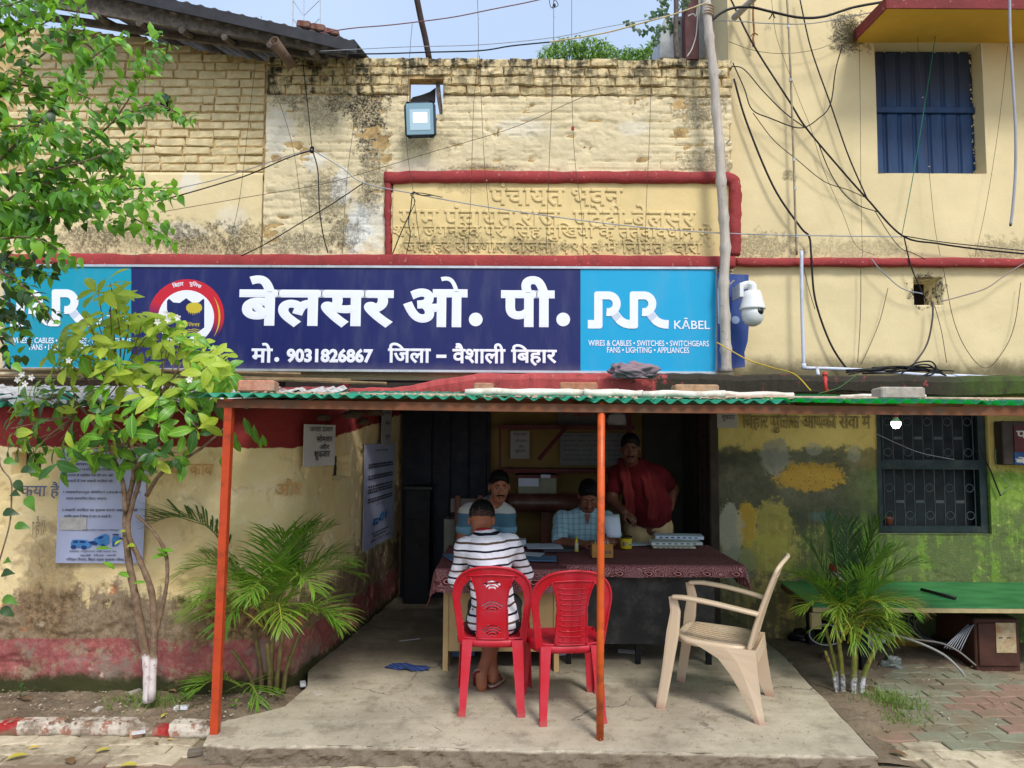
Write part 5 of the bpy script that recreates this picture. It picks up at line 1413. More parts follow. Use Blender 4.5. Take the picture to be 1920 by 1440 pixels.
def drape(name, x0, x1, y0, y1, zt, left, right, front, seed, label):
 us = np.arange(x0 - left, x1 + right + .001, .0125); vs_ = np.arange(y0 - front, y1, .0125)
 vs, fs = [], []
 for b in vs_:
  for a in us:
   dl, dr, df = max(x0 - a, 0), max(a - x1, 0), max(y0 - b, 0)
   dx = dl + dr; h = math.hypot(dx, df)
   wv = (math.sin(a * 21 + seed) * .012 + (float(vnoise(a * 9, b * 9, seed)) - .5) * .03) * min(1, df / .06)
   wv2 = (math.sin(b * 17 + seed) * .014) * min(1, dx / .06)
   x = min(max(a, x0), x1) + (.30 * dr - .30 * dl) * (.6 + .5 * df / (h + .01)) + (wv2 if dr else -wv2)
   y = max(b, y0) - .10 * df - wv - (.25 * df if dx > 0 else 0)
   z = zt - h * .96 + .003 * (float(vnoise(a * 6, b * 6, seed + 3)) - .5) - .004 * math.exp(-(((h - .0) / .02) ** 2))
   vs.append((x, y, z))
 n = len(us)
 for j in range(len(vs_) - 1):
  for i in range(n - 1): fs.append((j * n + i, j * n + i + 1, (j + 1) * n + i + 1, (j + 1) * n + i))
 o = mesh_obj(name, vs, fs, m_pais, None, None, True)
 return tag(o, label, 'tablecloth')
tc1 = drape('tablecloth', -.52, .40, 4.98, 6.02, .722, .21, .0, .17, 3, 'maroon paisley cloth with a low hanging corner on the pale desk')
tc2 = drape('tablecloth', .345, 1.66, 5.12, 6.06, .730, .0, .19, .092, 8, 'maroon paisley cloth with a straight hem over the black fronted desk')
m_mar = std('maroon_print', (96, 22, 34), .15, .9, 10, 0)
m_pink = std('pink_print', (206, 164, 160), .1, .9, 10, 0)
mb = MB()
def paisley(mb, cx, cz, s, y, flip=1):
 for k, (sc_, mi) in enumerate(((1.0, 0), (.72, 1), (.52, 0))):
  pts = []
  for t in np.linspace(0, 2 * math.pi, 20)[:-1]:
   r = 1.0 if math.cos(t) < 0 else 1.0
   px_, pz_ = math.cos(t), math.sin(t) * .55
   if px_ > 0: pz_ = pz_ * (1 - px_ * .75) + .42 * px_ ** 2; px_ *= 1.35
   pts.append((cx - flip * px_ * s * sc_, y - .0012 - .0007 * k, cz + pz_ * s * sc_))
  mb.add(pts, [tuple(range(19)) if flip < 0 else tuple(range(18, -1, -1))], mi)
for k, x in enumerate(np.arange(.56, 1.66, .205)): mb = MB(); paisley(mb, x, .672, .036, 5.078); mb.build('printed_motif', [m_mar, m_pink], tc2)
for x, z in ((-.43, .64), (-.12, .635), (.16, .64)): mb = MB(); paisley(mb, x, z, .045, 4.93, -1); mb.build('printed_motif', [m_mar, m_pink], tc1)

# ------------------------------------------------------------------ things on the desks
ZT = .737
m_paper = std('bluish_paper', (206, 214, 232), .06, .8, 6, .03, 30)
m_paper2 = std('white_paper', (210, 210, 212), .06, .8, 6, .03, 30)
m_line = std('print_ink', (84, 88, 110), .2, .9, 10, 0)
def sheet(name, label, cat, cx, cy, w, d, rot, z=.002, h=.003, mat=None, lines=0):
 c = PZ(cx, cy, ZT)
 o = MB().box((-w / 2, -d / 2, 0), (w / 2, d / 2, h)).build(name, mat or m_paper, None, False, False)
 o.location = (c.x, c.y, ZT + z); WL[o.name] = Vector((0, 0, 0)); o.rotation_euler = (0, 0, rot); tag(o, label, cat)
 return o
m_fold = std('blue_folder', (96, 130, 168), .1, .6, 5, .05, 20)
m_bdark = std('charcoal_cover', (62, 62, 68), .15, .6, 8, .05, 20)
sheet('folder', 'blue folder poking out left of the boy on the pale desk', 'folder', 850, 1044, .10, .26, .35, -.005, .006, m_fold)
sheet('folder', 'blue grey folder lying right of the boy at the desk edge', 'folder', 1000, 1046, .34, .22, -.05, -.005, .005, m_fold)
sheet('paper', 'small folded sheet on the blue grey folder right of the boy', 'paper', 996, 1040, .18, .16, -.3, .003, .002)
sheet('book', 'charcoal covered notebook with white page edges on the pale desk', 'notebook', 1042, 1028, .24, .30, .12, -.004, .018, m_bdark)
sheet('paper', 'large bluish sheet lying across the charcoal notebook', 'paper', 1020, 1028, .28, .26, .05, .016, .003)
sheet('paper', 'upright white pad against the man in the polo shirt', 'paper', 978, 1022, .07, .12, 0, -.002, .05, m_paper)
sheet('paper', 'long pale sheet in front of the reading man', 'paper', 1070, 1010, .30, .16, -.12, 0, .003, std('buff_paper', (150, 140, 120), .1, .8))
sheet('paper', 'bluish sheet right of the yellow tub', 'paper', 1192, 1020, .20, .16, .3, 0, .003)
for k, (cx, cy, w, d, r, z, h, l) in enumerate(((1262, 1026, .34, .12, -.03, .0, .012, 'cream ledger at the bottom of the pile on the right desk'), (1265, 1022, .42, .17, .02, .012, .022, 'thick white ledger in the middle of the pile on the right desk'), (1272, 1016, .40, .17, -.10, .034, .026, 'topmost white register of the pile on the right desk'))):
 o = sheet('ledger', l, 'ledger', cx, cy, w, d, r, z, h, [std('cream_paper', (206, 196, 176), .08, .8), m_paper2, m_paper][k])
 mb = MB()
 for j in range(7): mb.box((-w * .42 + j * w * .12, -d / 2 - .001, h * .3), (-w * .42 + j * w * .12 + w * .07, -d / 2 + .001, h * .7))
 ln = mb.build('print', m_line, None, False, False); ln.parent = o
# glue bottle
b = PZ(1081, 1034, ZT); gl_ = thing('glue_bottle', 'small clear glue bottle with yellow nozzle on the desk', 'glue bottle', b)
mb = MB(); mb.lathe([(.013, 0), (.0145, .004), (.0145, .06), (.011, .07)], b, (0, 0, 1), 14); mb.build('bottle', std('milky_plastic', (206, 204, 170), .05, .3, 5, 0, spec=.5), gl_, True)
mb = MB(); mb.lathe([(.0155, .0), (.0155, .012)], b, (0, 0, 1), 14); mb.build('label_band', std('yellow_label', (214, 190, 40), .05, .5), gl_)
mb = MB(); mb.lathe([(.012, .07), (.012, .084), (.006, .09), (.003, .115)], b, (0, 0, 1), 12); mb.build('nozzle', std('yellow_cap', (232, 206, 30), .03, .4), gl_, True)
# cardboard box and yellow tub
b = PZ(1130, 1046, ZT); w = .078
cb = thing('cardboard_box', 'open brown cardboard box of cards behind the round orange post', 'box', b)
m_card = std('cardboard', (176, 128, 66), .1, .8, 8, .1, 30)
mb = MB()
for lo, hi in (((-w, 0, 0), (w, .003, .10)), ((-w, .09, 0), (w, .093, .10)), ((-w, .003, 0), (-w + .003, .09, .10)), ((w - .003, .003, 0), (w, .09, .10)), ((-w, .003, 0), (w, .09, .004))): mb.box(tuple(b[i] + lo[i] for i in range(3)), tuple(b[i] + hi[i] for i in range(3)))
mb.build('carton', m_card, cb)
mb = MB()
for k in range(6): mb.box((b.x - .05 + .018 * k, b.y + .02, b.z + .01), (b.x - .045 + .018 * k, b.y + .08, b.z + .112 + .004 * (k % 3)))
mb.build('card', m_paper, cb)
mb = MB(); mb.box((b.x + .02, b.y - .0016, b.z + .03), (b.x + .035, b.y, b.z + .05)); mb.box((b.x + .045, b.y - .0016, b.z + .03), (b.x + .058, b.y, b.z + .05)); mb.build('print', m_line, cb)
b = PZ(1174, 1028, ZT); tb = thing('yellow_tub', 'round yellow plastic tub with dark rim on the right desk', 'tub', b)
mb = MB(); mb.lathe([(.043, 0), (.045, .006), (.048, .085), (.050, .092)], b, (0, 0, 1), 22); mb.build('tub', std('yellow_plastic', (222, 196, 24), .05, .4, 5, .03, 20, spec=.5), tb, True)
mb = MB(); mb.lathe([(.0505, .082), (.0512, .087), (.0505, .096), (.046, .097)], b, (0, 0, 1), 22); mb.build('rim', std('dark_rim', (60, 52, 30), .1, .5), tb, True)
mb = MB(); mb.lathe([(.0455, .02), (.0472, .06)], b, (0, 0, 1), 22); lb = mb.build('label_band', std('tub_label', (206, 188, 90), .3, .5, 30), tb)
mb = MB(); mb.box((b.x - .032, b.y - .045, b.z + .024), (b.x - .018, b.y - .03, b.z + .055)); mb.box((b.x + .012, b.y - .0475, b.z + .03), (b.x + .03, b.y - .03, b.z + .036)); mb.build('print', m_line, tb)

# ------------------------------------------------------------------ back of the veranda
m_rex = std('brown_rexine', (84, 50, 40), .2, .35, 6, .25, 24, spec=.5, dirt=(120, 88, 76), damt=.4, dscale=9)
m_wood = std('brown_wood', (92, 56, 44), .2, .6, 9, .2, 40)
bn = thing('bench', 'brown padded bench with a rolled backrest behind the reading men', 'bench', (.3, 6.75, 0))
za = P(1000, 943, 6.75).z
mb = MB(); x0, x1 = P(948, 940, 6.75).x, P(1100, 940, 6.75).x; mb.lathe([(.03, 0), (.085, .015), (.09, .1), (.086, .12), (.09, .14), (.09, x1 - x0 - .02), (.04, x1 - x0)], (x0, 6.75, za), (1, 0, 0), 18); mb.build('backrest_roll', m_rex, bn, True)
for x in (x0 + .03, P(1022, 980, 6.75).x, x1): MB().box((x - .04, 6.72, 0), (x + .04, 6.78, za)).build('leg', m_wood, bn)
MB().box((x0, 6.45, .38), (x1, 6.8, .46), bev=.02).build('seat', m_rex, bn)
wc = thing('wooden_chair', 'dark wooden chair frame behind the man in the polo shirt', 'chair', (P(858, 980, 6.5).x, 6.5, 0))
for px in (858, 900): mb = MB(); mb.box((P(px, 960, 6.5).x - .025, 6.48, 0), (P(px, 960, 6.5).x + .025, 6.53, P(px, 928, 6.5).z), bev=.006); mb.build('back_post', m_wood, wc)
pbox(mb := MB(), 845, 935, 905, 960, 6.54, .02); mb.build('backrest', std('grey_cane', (120, 110, 108), .1, .8), wc)
MB().box((P(840, 0, 6.5).x, 6.3, .42), (P(905, 0, 6.5).x, 6.54, .45)).build('seat', m_wood, wc)
sh_ = thing('wall_shelf', 'maroon framed shelf rack against the yellow back wall holding papers', 'shelf', P(1060, 1000, 7.2))
m_mw = std('maroon_wood', (96, 40, 40), .2, .6, 8, .15, 40)
for (x0, y0, x1, y1) in ((934, 800, 940, 1000), (1176, 770, 1184, 1000), (934, 798, 1190, 804), (940, 880, 1180, 886)):
 pbox(mb := MB(), x0, y0, x1, y1, 7.1 if y1 - y0 > 50 else 7.09, .03 if y1 - y0 > 50 else .28); mb.build('board', m_mw, sh_)
mb = MB(); a, b = P(1010, 862, 7.05), P(1062, 800, 7.05); mb.tube([a, b], .022, 6); mb.build('brace', m_mw, sh_)
def notice(name, label, x0, y0, x1, y1, Y, mat, rows, cat='notice', head=None, parent=None):
 o = thing(name, label, cat, P((x0 + x1) / 2, y1, Y))
 pbox(mb := MB(), x0, y0, x1, y1, Y, .006); mb.build('sheet', mat, o)
 mb = MB()
 for (a, b, c, d, txt) in rows:
  if txt is None:
   for k in range(int((c - a) / 4)):
    if RN.random() < .82: pbox(mb, a + k * 4, b, a + k * 4 + RN.uniform(2.2, 3.6), d, Y - .0012, .0012)
  else: text_px(mb, txt, a, b, c, d, Y - .0005, .001, .01)
 if rows: tag(mb.build('print', head or m_line, o), kind='stuff')
 return o
m_ptr = std('off_white_poster', (176, 172, 168), .08, .8, 5, .05, 20)
notice('notice', 'white paper notice pinned above the shelf on the yellow back wall', 957, 808, 993, 860, 7.33, m_ptr, [(962, 812, 988, 817, 'जनता दरवार'), (966, 823, 988, 829, 'सोमवार'), (972, 834, 982, 840, 'और'), (966, 843, 986, 850, 'शुकवार')])
notice('notice_board', 'large framed duty board high on the dark back wall', 1046, 765, 1176, 800, 7.34, std('grey_board', (120, 116, 116), .1, .7), [(1056, 770, 1070, 778, None), (1075, 772, 1150, 784, 'िबहार पुिलस')], 'notice board', std('red_print', (140, 52, 52), .1, .8))
notice('notice_board', 'ruled staff list board below the duty board, behind the man in red', 1050, 812, 1170, 872, 7.35, std('pale_grey_board', (130, 128, 128), .1, .7), [(1056, 816 + 9 * k, 1164, 818 + 9 * k, None) for k in range(6)], 'notice board')
tag(crumple('paper_bundle', P(1160, 788, 7.2), (.13, .1, .10), 31, m_paper2, 18, .35), 'white cloth bundle on top of the shelf behind the man in red', 'bundle')
tg = thing('desk_cabinet', 'grey painted side cabinet with papers on it behind the polo shirt man', 'cabinet', P(1010, 930, 7.0))
pbox(mb := MB(), 972, 896, 1043, 935, 7.0, .3); mb.build('cabinet_body', std('grey_green_paint', (150, 148, 128), .1, .6, 5), tg)
pbox(mb := MB(), 968, 891, 1046, 896, 6.98, .34); mb.build('cabinet_top', m_mw, tg)
for k, (x0, y0, x1, y1, l) in enumerate(((972, 897, 1010, 912, 'stack of pale bluish papers hanging over the grey cabinet'), (1014, 890, 1032, 896, 'folded white paper on the grey cabinet'))):
 pbox(mb := MB(), x0, y0, x1, y1, 6.96, .012); tag(mb.build('paper_stack', m_paper), l, 'papers')
bk = thing('black_cabinet', 'black steel cabinet with a grey top beside the navy door', 'cabinet', (P(785, 1000, 7.0).x, 7.0, 0))
xb0, xb1 = P(758, 990, 7.0).x, P(806, 990, 7.0).x
MB().box((xb0, 7.0, 0), (xb1, 7.35, P(780, 918, 7.0).z), bev=.006).build('cabinet_body', m_steel, bk)
MB().box((xb0 - .01, 6.98, P(780, 918, 7.0).z), (xb1 + .02, 7.36, P(780, 912, 7.0).z), bev=.004).build('cabinet_top', std('grey_laminate', (50, 50, 50), .1, .5), bk)
for y in (938, 975, 1012): pbox(mb := MB(), 762, y, 802, y + 34, 6.99, .012); dr = mb.build('drawer', m_steel, bk); pbox(mb := MB(), 778, y + 8, 784, y + 13, 6.98, .012); mb.build('handle', m_blk, dr)
pbox(mb := MB(), 832, 974, 856, 1040, 6.6, .25); tag(mb.build('grey_locker', std('grey_locker_paint', (110, 112, 104), .1, .6)), 'grey metal locker corner left of the polo shirt man', 'locker')

# ------------------------------------------------------------------ people
import openvdb
class SDF:
 def __init__(s, lo, hi, h=.006):
  s.lo, s.h = np.array(lo, float), h
  n = np.ceil((np.array(hi) - s.lo) / h).astype(int) + 1
  s.n = n; s.a = np.full(n, .12, np.float32)
 def blk(s, lo, hi):
  i0 = np.clip(((np.array(lo) - s.lo) / s.h).astype(int) - 1, 0, s.n - 1); i1 = np.clip(((np.array(hi) - s.lo) / s.h).astype(int) + 2, 1, s.n)
  sl = tuple(slice(a, b) for a, b in zip(i0, i1))
  g = [(s.lo[k] + np.arange(i0[k], i1[k]) * s.h).astype(np.float32) for k in range(3)]
  return sl, g[0][:, None, None], g[1][None, :, None], g[2][None, None, :]
 def smin(s, sl, b, k):
  a = s.a[sl]
  if k <= 0: s.a[sl] = np.minimum(a, b); return
  h = np.clip(.5 + .5 * (a - b) / k, 0, 1)
  s.a[sl] = a * (1 - h) + b * h - k * h * (1 - h)
 def cone(s, p, q, r1, r2, k=.025, sub=False):
  p, q = np.array(p, float), np.array(q, float); m = max(r1, r2) + .1
  sl, x, y, z = s.blk(np.minimum(p, q) - m, np.maximum(p, q) + m)
  d = q - p; L2 = max(d @ d, 1e-9)
  t = np.clip(((x - p[0]) * d[0] + (y - p[1]) * d[1] + (z - p[2]) * d[2]) / L2, 0, 1)
  D = np.sqrt((x - p[0] - t * d[0]) ** 2 + (y - p[1] - t * d[1]) ** 2 + (z - p[2] - t * d[2]) ** 2) - (r1 + (r2 - r1) * t)
  if sub: s.a[sl] = np.maximum(s.a[sl], -D)
  else: s.smin(sl, D, k)
 def ell(s, c, r, R=None, k=.02, sub=False):
  c, r = np.array(c, float), np.array(r, float); m = max(r) + .1
  sl, x, y, z = s.blk(c - m, c + m)
  R = np.eye(3) if R is None else np.array(R)
  x, y, z = x - c[0], y - c[1], z - c[2]
  u = [(R[0][i] * x + R[1][i] * y + R[2][i] * z) for i in range(3)]
  k0 = np.sqrt(sum((u[i] / r[i]) ** 2 for i in range(3))) + 1e-6; k1 = np.sqrt(sum((u[i] / r[i] ** 2) ** 2 for i in range(3))) + 1e-6
  D = k0 * (k0 - 1) / k1
  if sub:
   a = s.a[sl]; b = -D; h = np.clip(.5 - .5 * (a - b) / max(k, 1e-4), 0, 1)
   s.a[sl] = a * (1 - h) + b * h + k * h * (1 - h)
  else: s.smin(sl, D, k)
 def cut(s, p, n):                            # remove the half space in front of a plane
  n = np.array(n, float); n /= np.linalg.norm(n)
  sl, x, y, z = s.blk(s.lo, s.lo + s.n * s.h)
  s.a = np.maximum(s.a, ((x - p[0]) * n[0] + (y - p[1]) * n[1] + (z - p[2]) * n[2]).astype(np.float32))
 def folds(s, amp, f, seed=0):
  sl, x, y, z = s.blk(s.lo, s.lo + s.n * s.h)
  w = np.sin(x * f + 3 * np.sin(z * f * .35 + seed) + seed) * np.sin(z * f * .8 + 2.2 * np.sin(x * f * .5 + y * f * .4 + seed * 2)) + .6 * np.sin((x + y) * f * 1.7 + z * f * .6 + 2 * np.sin(z * f * .9))
  s.a = s.a + (amp * w).astype(np.float32)
 def build(s, name, mat, parent):
  g = openvdb.FloatGrid(.12); g.copyFromArray(np.ascontiguousarray(s.a)); g.transform = openvdb.createLinearTransform(voxelSize=s.h)
  pts, quads = g.convertToQuads(0.0)
  return mesh_obj(name, pts + s.lo, quads[:, ::-1].tolist(), mat, parent, None, True)
def frame3(fwd, up=(0, 0, 1)):
 f = Vector(fwd).normalized(); r = f.cross(Vector(up)).normalized(); u = r.cross(f)
 return [[r.x, f.x, u.x], [r.y, f.y, u.y], [r.z, f.z, u.z]]
def at(c, R, x, y, z, s=1.0): return Vector(c) + Vector([R[i][0] * x + R[i][1] * y + R[i][2] * z for i in range(3)]) * s
def head(S, c, R, s=1.0):
 e = lambda x, y, z, rx, ry, rz, k=.02, sub=False: S.ell(at(c, R, x, y, z, s), (rx * s, ry * s, rz * s), R, k, sub)
 e(0, -.012, .035, .077, .094, .082, .02); e(0, .028, -.03, .060, .064, .082, .03); e(0, .056, -.090, .032, .026, .022, .03)
 for q in (-1, 1):
  e(q * .036, .058, -.026, .024, .022, .026, .02); e(q * .028, .083, .026, .024, .012, .009, .012); e(q * .031, .099, .006, .018, .017, .013, .006, True)
  e(q * .077, -.008, -.005, .009, .019, .032, .006); e(q * .012, .100, -.033, .009, .010, .008, .006)
 S.cone(at(c, R, 0, .084, .014, s), at(c, R, 0, .113, -.028, s), .009 * s, .014 * s, .008)
 e(0, .085, -.058, .024, .012, .007, .006); e(0, .083, -.069, .021, .012, .007, .006)
def hairdo(c, R, mat, parent, s=1.0, A=(.058, .066), B=(-.108, -.05), puff=1.0):
 S = SDF(Vector(c) - V(.14, .14, .14) * s, Vector(c) + V(.14, .14, .16) * s, .005)
 S.ell(at(c, R, 0, -.014, .040 + .006 * puff, s), (.0798 * s, .0985 * s, (.083 + .005 * puff) * s), R, .01)
 if puff: S.ell(at(c, R, .01, .03, .088, s), (.056 * s, .058 * s, .032 * s), R, .02)
 if A[1] > .04: S.ell(at(c, R, 0, .088, -.022, s), (.071 * s, .078 * s, .086 * s), R, .008, True); A = (.07, .008); B = (-.11, B[1])
 d = (A[0] - B[0], A[1] - B[1]); n = Vector((0, d[1], -d[0]))
 S.cut(at(c, R, 0, A[0], A[1], s), [sum(R[i][j] * n[j] for j in range(3)) for i in range(3)])
 S.folds(.0028 if puff else .0006, 210, 1)
 return S.build('hair', mat, parent)
def skin(name, rgb):
 g = G(name); n = g.noise(30, 5)
 return g.out(g.mix(g.ramp(g.noise(7, 4), .3, .7), L(*rgb), L(*[int(c * 1.1) for c in rgb])), .5, .35, n, .12, .003, **{'Subsurface Weight': .06, 'Subsurface Radius': (.02, .008, .005)})
m_hair = std('black_hair', (12, 10, 10), .3, .6, 60, .4, 130, spec=.2)
m_eyew, m_iris, m_lip = std('eye_white', (150, 138, 128), .02, .3, 5, 0), std('dark_iris', (24, 16, 12), .05, .2, 5, 0), std('lip_skin', (120, 66, 58), .05, .5, 5, 0)
def face(c, R, par, s=1.0, mous=True, gaze=(0, 1, 0), lids=1.0):
 for q in (-1, 1):
  mb = MB(); mb.ball(at(c, R, q * .031, .0795, .006, s), (.0125 * s, .008 * s, .0062 * s), 12, 0, Matrix(R)); e = mb.build('eye', m_eyew, par, True)
  mb = MB(); p = at(c, R, q * .031 + gaze[0] * .005, .0848, .006 + gaze[2] * .003, s); mb.ball(p, (.0062 * s, .0042 * s, .0058 * s), 8, 0, Matrix(R)); mb.build('iris', m_iris, e, True)
  mb = MB(); mb.tube([at(c, R, q * .013, .092, .027, s), at(c, R, q * .030, .092, .030, s), at(c, R, q * .05, .078, .024, s)], [.0035 * s, .0045 * s, .002 * s], 6); mb.build('eyebrow', m_hair, par, True)
 if mous:
  mb = MB(); mb.tube([at(c, R, x, .094 - 9 * x * x, -.0485 - 5 * x * x, s) for x in np.linspace(-.034, .034, 9)], [.002, .005, .0065, .007, .006, .007, .0065, .005, .002], 7); mb.build('moustache', m_hair, par, True)
 mb = MB(); mb.tube([at(c, R, x, .095 - 8 * x * x, -.0635 + 2 * x * x, s) for x in np.linspace(-.021, .021, 7)], [.002, .004, .0045, .0045, .0045, .004, .002], 6); mb.build('lips', m_lip, par, True)
def hand(S, w, d, n, curl=.35, sgn=1, s=1.0):
 d, n = Vector(d).normalized(), Vector(n).normalized(); n = (n - d * n.dot(d)).normalized(); e = d.cross(n) * sgn; w = Vector(w)
 R = [[e[i], d[i], n[i]] for i in range(3)]
 S.ell(w + d * .05 * s, (.040 * s, .054 * s, .017 * s), R, .015)
 for i, Lf in enumerate((.072, .082, .076, .060)):
  b = w + d * (.088 - .004 * abs(i - 1.4)) * s + e * (.031 - .0205 * i) * s
  p1 = b + (d * math.cos(curl * .6) + n * math.sin(curl * .6)) * Lf * .5 * s
  p2 = p1 + (d * math.cos(curl * 1.7) + n * math.sin(curl * 1.7)) * Lf * .5 * s
  S.cone(b, p1, .0086 * s, .0078 * s, .005); S.cone(p1, p2, .0078 * s, .0064 * s, .003)
 b = w + d * .028 * s + e * .034 * s; p1 = b + (e * .7 + d * .6 + n * .2).normalized() * .036 * s; p2 = p1 + (d * .9 + e * .2 + n * .3).normalized() * .03 * s
 S.cone(b, p1, .012 * s, .010 * s, .012); S.cone(p1, p2, .0095 * s, .0075 * s, .003)
def limb(S, pts, rs, k=.02):
 for a, b, r0, r1 in zip(pts, pts[1:], rs, rs[1:]): S.cone(a, b, r0, r1, k)
def collar(c, axis, r, mat, parent, w=.014, name='collar', n=26, open_=0):
 a = Vector(axis).normalized(); u = a.orthogonal().normalized(); v = a.cross(u)
 mb = MB(); rings = []
 return None

def neckband(p, axis, r, wd, mat, parent, name='collar'):
 mb = MB(); mb.lathe([(r, -wd), (r * 1.06, -wd * .2), (r * .98, wd), (r * .90, wd * .9), (r * .93, -wd)], p, axis, 22); return mb.build(name, mat, parent, True)

# --- the boy on the red chair, seen from behind
m_skin1 = skin('brown_skin', (146, 92, 66))
def stripes():
 g = G('striped_jersey'); x, y, z = g.sep()
 zz = g.m('ADD', g.m('MULTIPLY_ADD', g.m('SUBTRACT', g.noise(5, 2), .5), .02, z), g.m('MULTIPLY', x, -.06))
 ph = g.m('FRACT', g.m('MULTIPLY', zz, 1 / .046)); k = g.m('FRACT', g.m('MULTIPLY', g.m('FLOOR', g.m('MULTIPLY', zz, 1 / .046)), .5))
 col = g.mix(g.ramp(k, .2, .3), L(26, 28, 44), L(92, 74, 62))
 col = g.mix(g.ramp(ph, .25, .29), col, L(226, 224, 232))
 col = g.mix(g.m('MULTIPLY', g.ramp(g.m('ABSOLUTE', g.m('SUBTRACT', ph, .62)), .06, .04), .0), col, L(60, 60, 70))
 return g.out(col, .9, .1, g.noise(130, 3), .25, .003)
m_str = stripes()
boy = thing('person', 'boy in a striped navy and white jersey seated with his back turned', 'person', (-.11, 4.55, 0))
hc = P(903, 977, 4.78); Rb = frame3((.06, .78, -.58), (0, 0, 1)); sb = 1.06
S = SDF((-.6, 4.2, -.01), (.45, 5.3, 1.3), .006)
head(S, hc, Rb, sb)
pel, ch, nk = V(-.105, 4.48, .52), V(-.135, 4.60, .83), V(-.17, 4.68, .995)
S.cone(nk + V(0, -.01, -.03), hc + V(0, -.03, -.05), .060, .060, .03)
S.ell(pel, (.145, .11, .11)); S.cone(pel, ch, .115, .12, .05); S.ell(ch + V(0, 0, .06), (.145, .095, .095), None, .05)
shl, shr = V(-.298, 4.64, .912), V(.002, 4.64, .938)
elL, elR = V(-.352, 4.70, .70), V(.092, 4.74, .735); wrL, wrR = V(-.30, 4.98, .765), V(.07, 5.02, .775)
limb(S, [shl, elL, wrL], [.046, .038, .026]); limb(S, [shr, elR, wrR], [.046, .038, .026])
hand(S, wrL, (.3, .9, -.05), (0, 0, -1), .3, -1); hand(S, wrR, (-.3, .9, -.05), (0, 0, -1), .5, 1)
knL, knR = V(-.21, 4.90, .50), V(0.0, 4.92, .50); anL, anR = V(-.115, 4.74, .10), V(-.185, 4.69, .115)
limb(S, [V(-.18, 4.5, .49), knL, V(-.16, 4.80, .34), anL], [.082, .058, .055, .034]); limb(S, [V(-.03, 4.5, .49), knR, V(-.09, 4.82, .32), anR], [.082, .058, .055, .034])
for an, d in ((anR, V(.05, .25, -.97)), (anL, V(.12, .97, -.25))):
 d.normalize(); S.cone(an, an + d * .05 + V(0, -.02, -.02), .034, .033, .02); S.cone(an + V(0, -.015, -.035), an + d * .16 + V(0, 0, -.06), .031, .026, .02)
S.build('body', m_skin1, boy)
hairdo(hc, Rb, m_hair, boy, sb, (.058, .07), (-.108, -.004), 1.0)
hf = hairdo(hc, Rb, std('cropped_hair', (66, 44, 36), .3, .7, 60, .4, 130), boy, sb * .985, (.02, .02), (-.11, -.068), 0); hf.name = 'hair_fade'
S = SDF((-.6, 4.2, .38), (.45, 5.3, 1.1), .006)
S.ell(pel + V(0, -.01, -.02), (.160, .125, .10)); S.cone(pel, ch, .13, .132, .06); S.ell(ch + V(0, -.005, .06), (.160, .108, .105), None, .05); S.cone(ch + V(0, 0, .08), nk + V(0, 0, -.01), .09, .062, .06)
limb(S, [shl, elL, wrL + V(0, -.05, 0)], [.058, .050, .041], .03); limb(S, [shr, elR, wrR + V(0, -.05, 0)], [.058, .050, .041], .03)
for q in (shl, shr): S.cone(nk + V(0, 0, -.03), q, .055, .056, .05)
S.folds(.0042, 26, 2); S.folds(.0016, 70, 4); S.cut(pel + V(0, 0, -.085), (0, 0, -1)); S.cone(nk + V(0, .01, .03), hc, .056, .06, 0, True)
S.build('jersey', m_str, boy)
neckband(nk + V(0, .006, .014), (0.02, .45, 1), .064, .011, std('red_ribbing', (150, 30, 34), .1, .9, 20, .2, 100), boy)
S = SDF((-.45, 4.25, .3), (.25, 5.0, .68), .006)
S.ell(pel + V(0, 0, -.03), (.165, .125, .10)); limb(S, [V(-.18, 4.5, .49), knL + V(0, .0, 0)], [.096, .075]); limb(S, [V(-.03, 4.5, .49), knR], [.096, .075]); S.folds(.003, 40, 1)
S.build('shorts', std('dark_shorts', (44, 44, 50), .2, .9, 20, .3, 80), boy)
m_sole, m_strap = std('pale_sole', (168, 150, 136), .1, .8, 9, .2, 60), std('maroon_rubber', (120, 40, 44), .1, .6)
def slipper(c, d, n, par):
 d, n = Vector(d).normalized(), Vector(n).normalized(); e = d.cross(n)
 out = [(x * .052 * (1.0 if y > 0 else .85), y) for x, y in [(math.cos(t), math.sin(t) * .125) for t in np.linspace(0, 2 * math.pi, 22)[:-1]]]
 mb = MB(); mb.prism(out, c, e, d, n * .016); o = mb.build('slipper', m_sole, par)
 mb = MB(); mb.prism([(x * 1.02, y * 1.01) for x, y in out], Vector(c) - n * .004, e, d, n * .008); mb.build('sole', m_strap, o)
 mb = MB(); mb.tube(spline([Vector(c) + e * .045 + n * .016, Vector(c) + d * .03 + n * .06, Vector(c) + d * .07 + n * .02, Vector(c) + d * .03 + n * .06, Vector(c) - e * .045 + n * .016], 5), .005, 5); mb.build('strap', m_strap, o)
slipper(V(-.195, 4.735, .045), (.10, .55, -.60), (0, .75, .62), boy); slipper(V(-.095, 4.82, .012), (.28, .96, -.02), (0, .05, 1), boy)

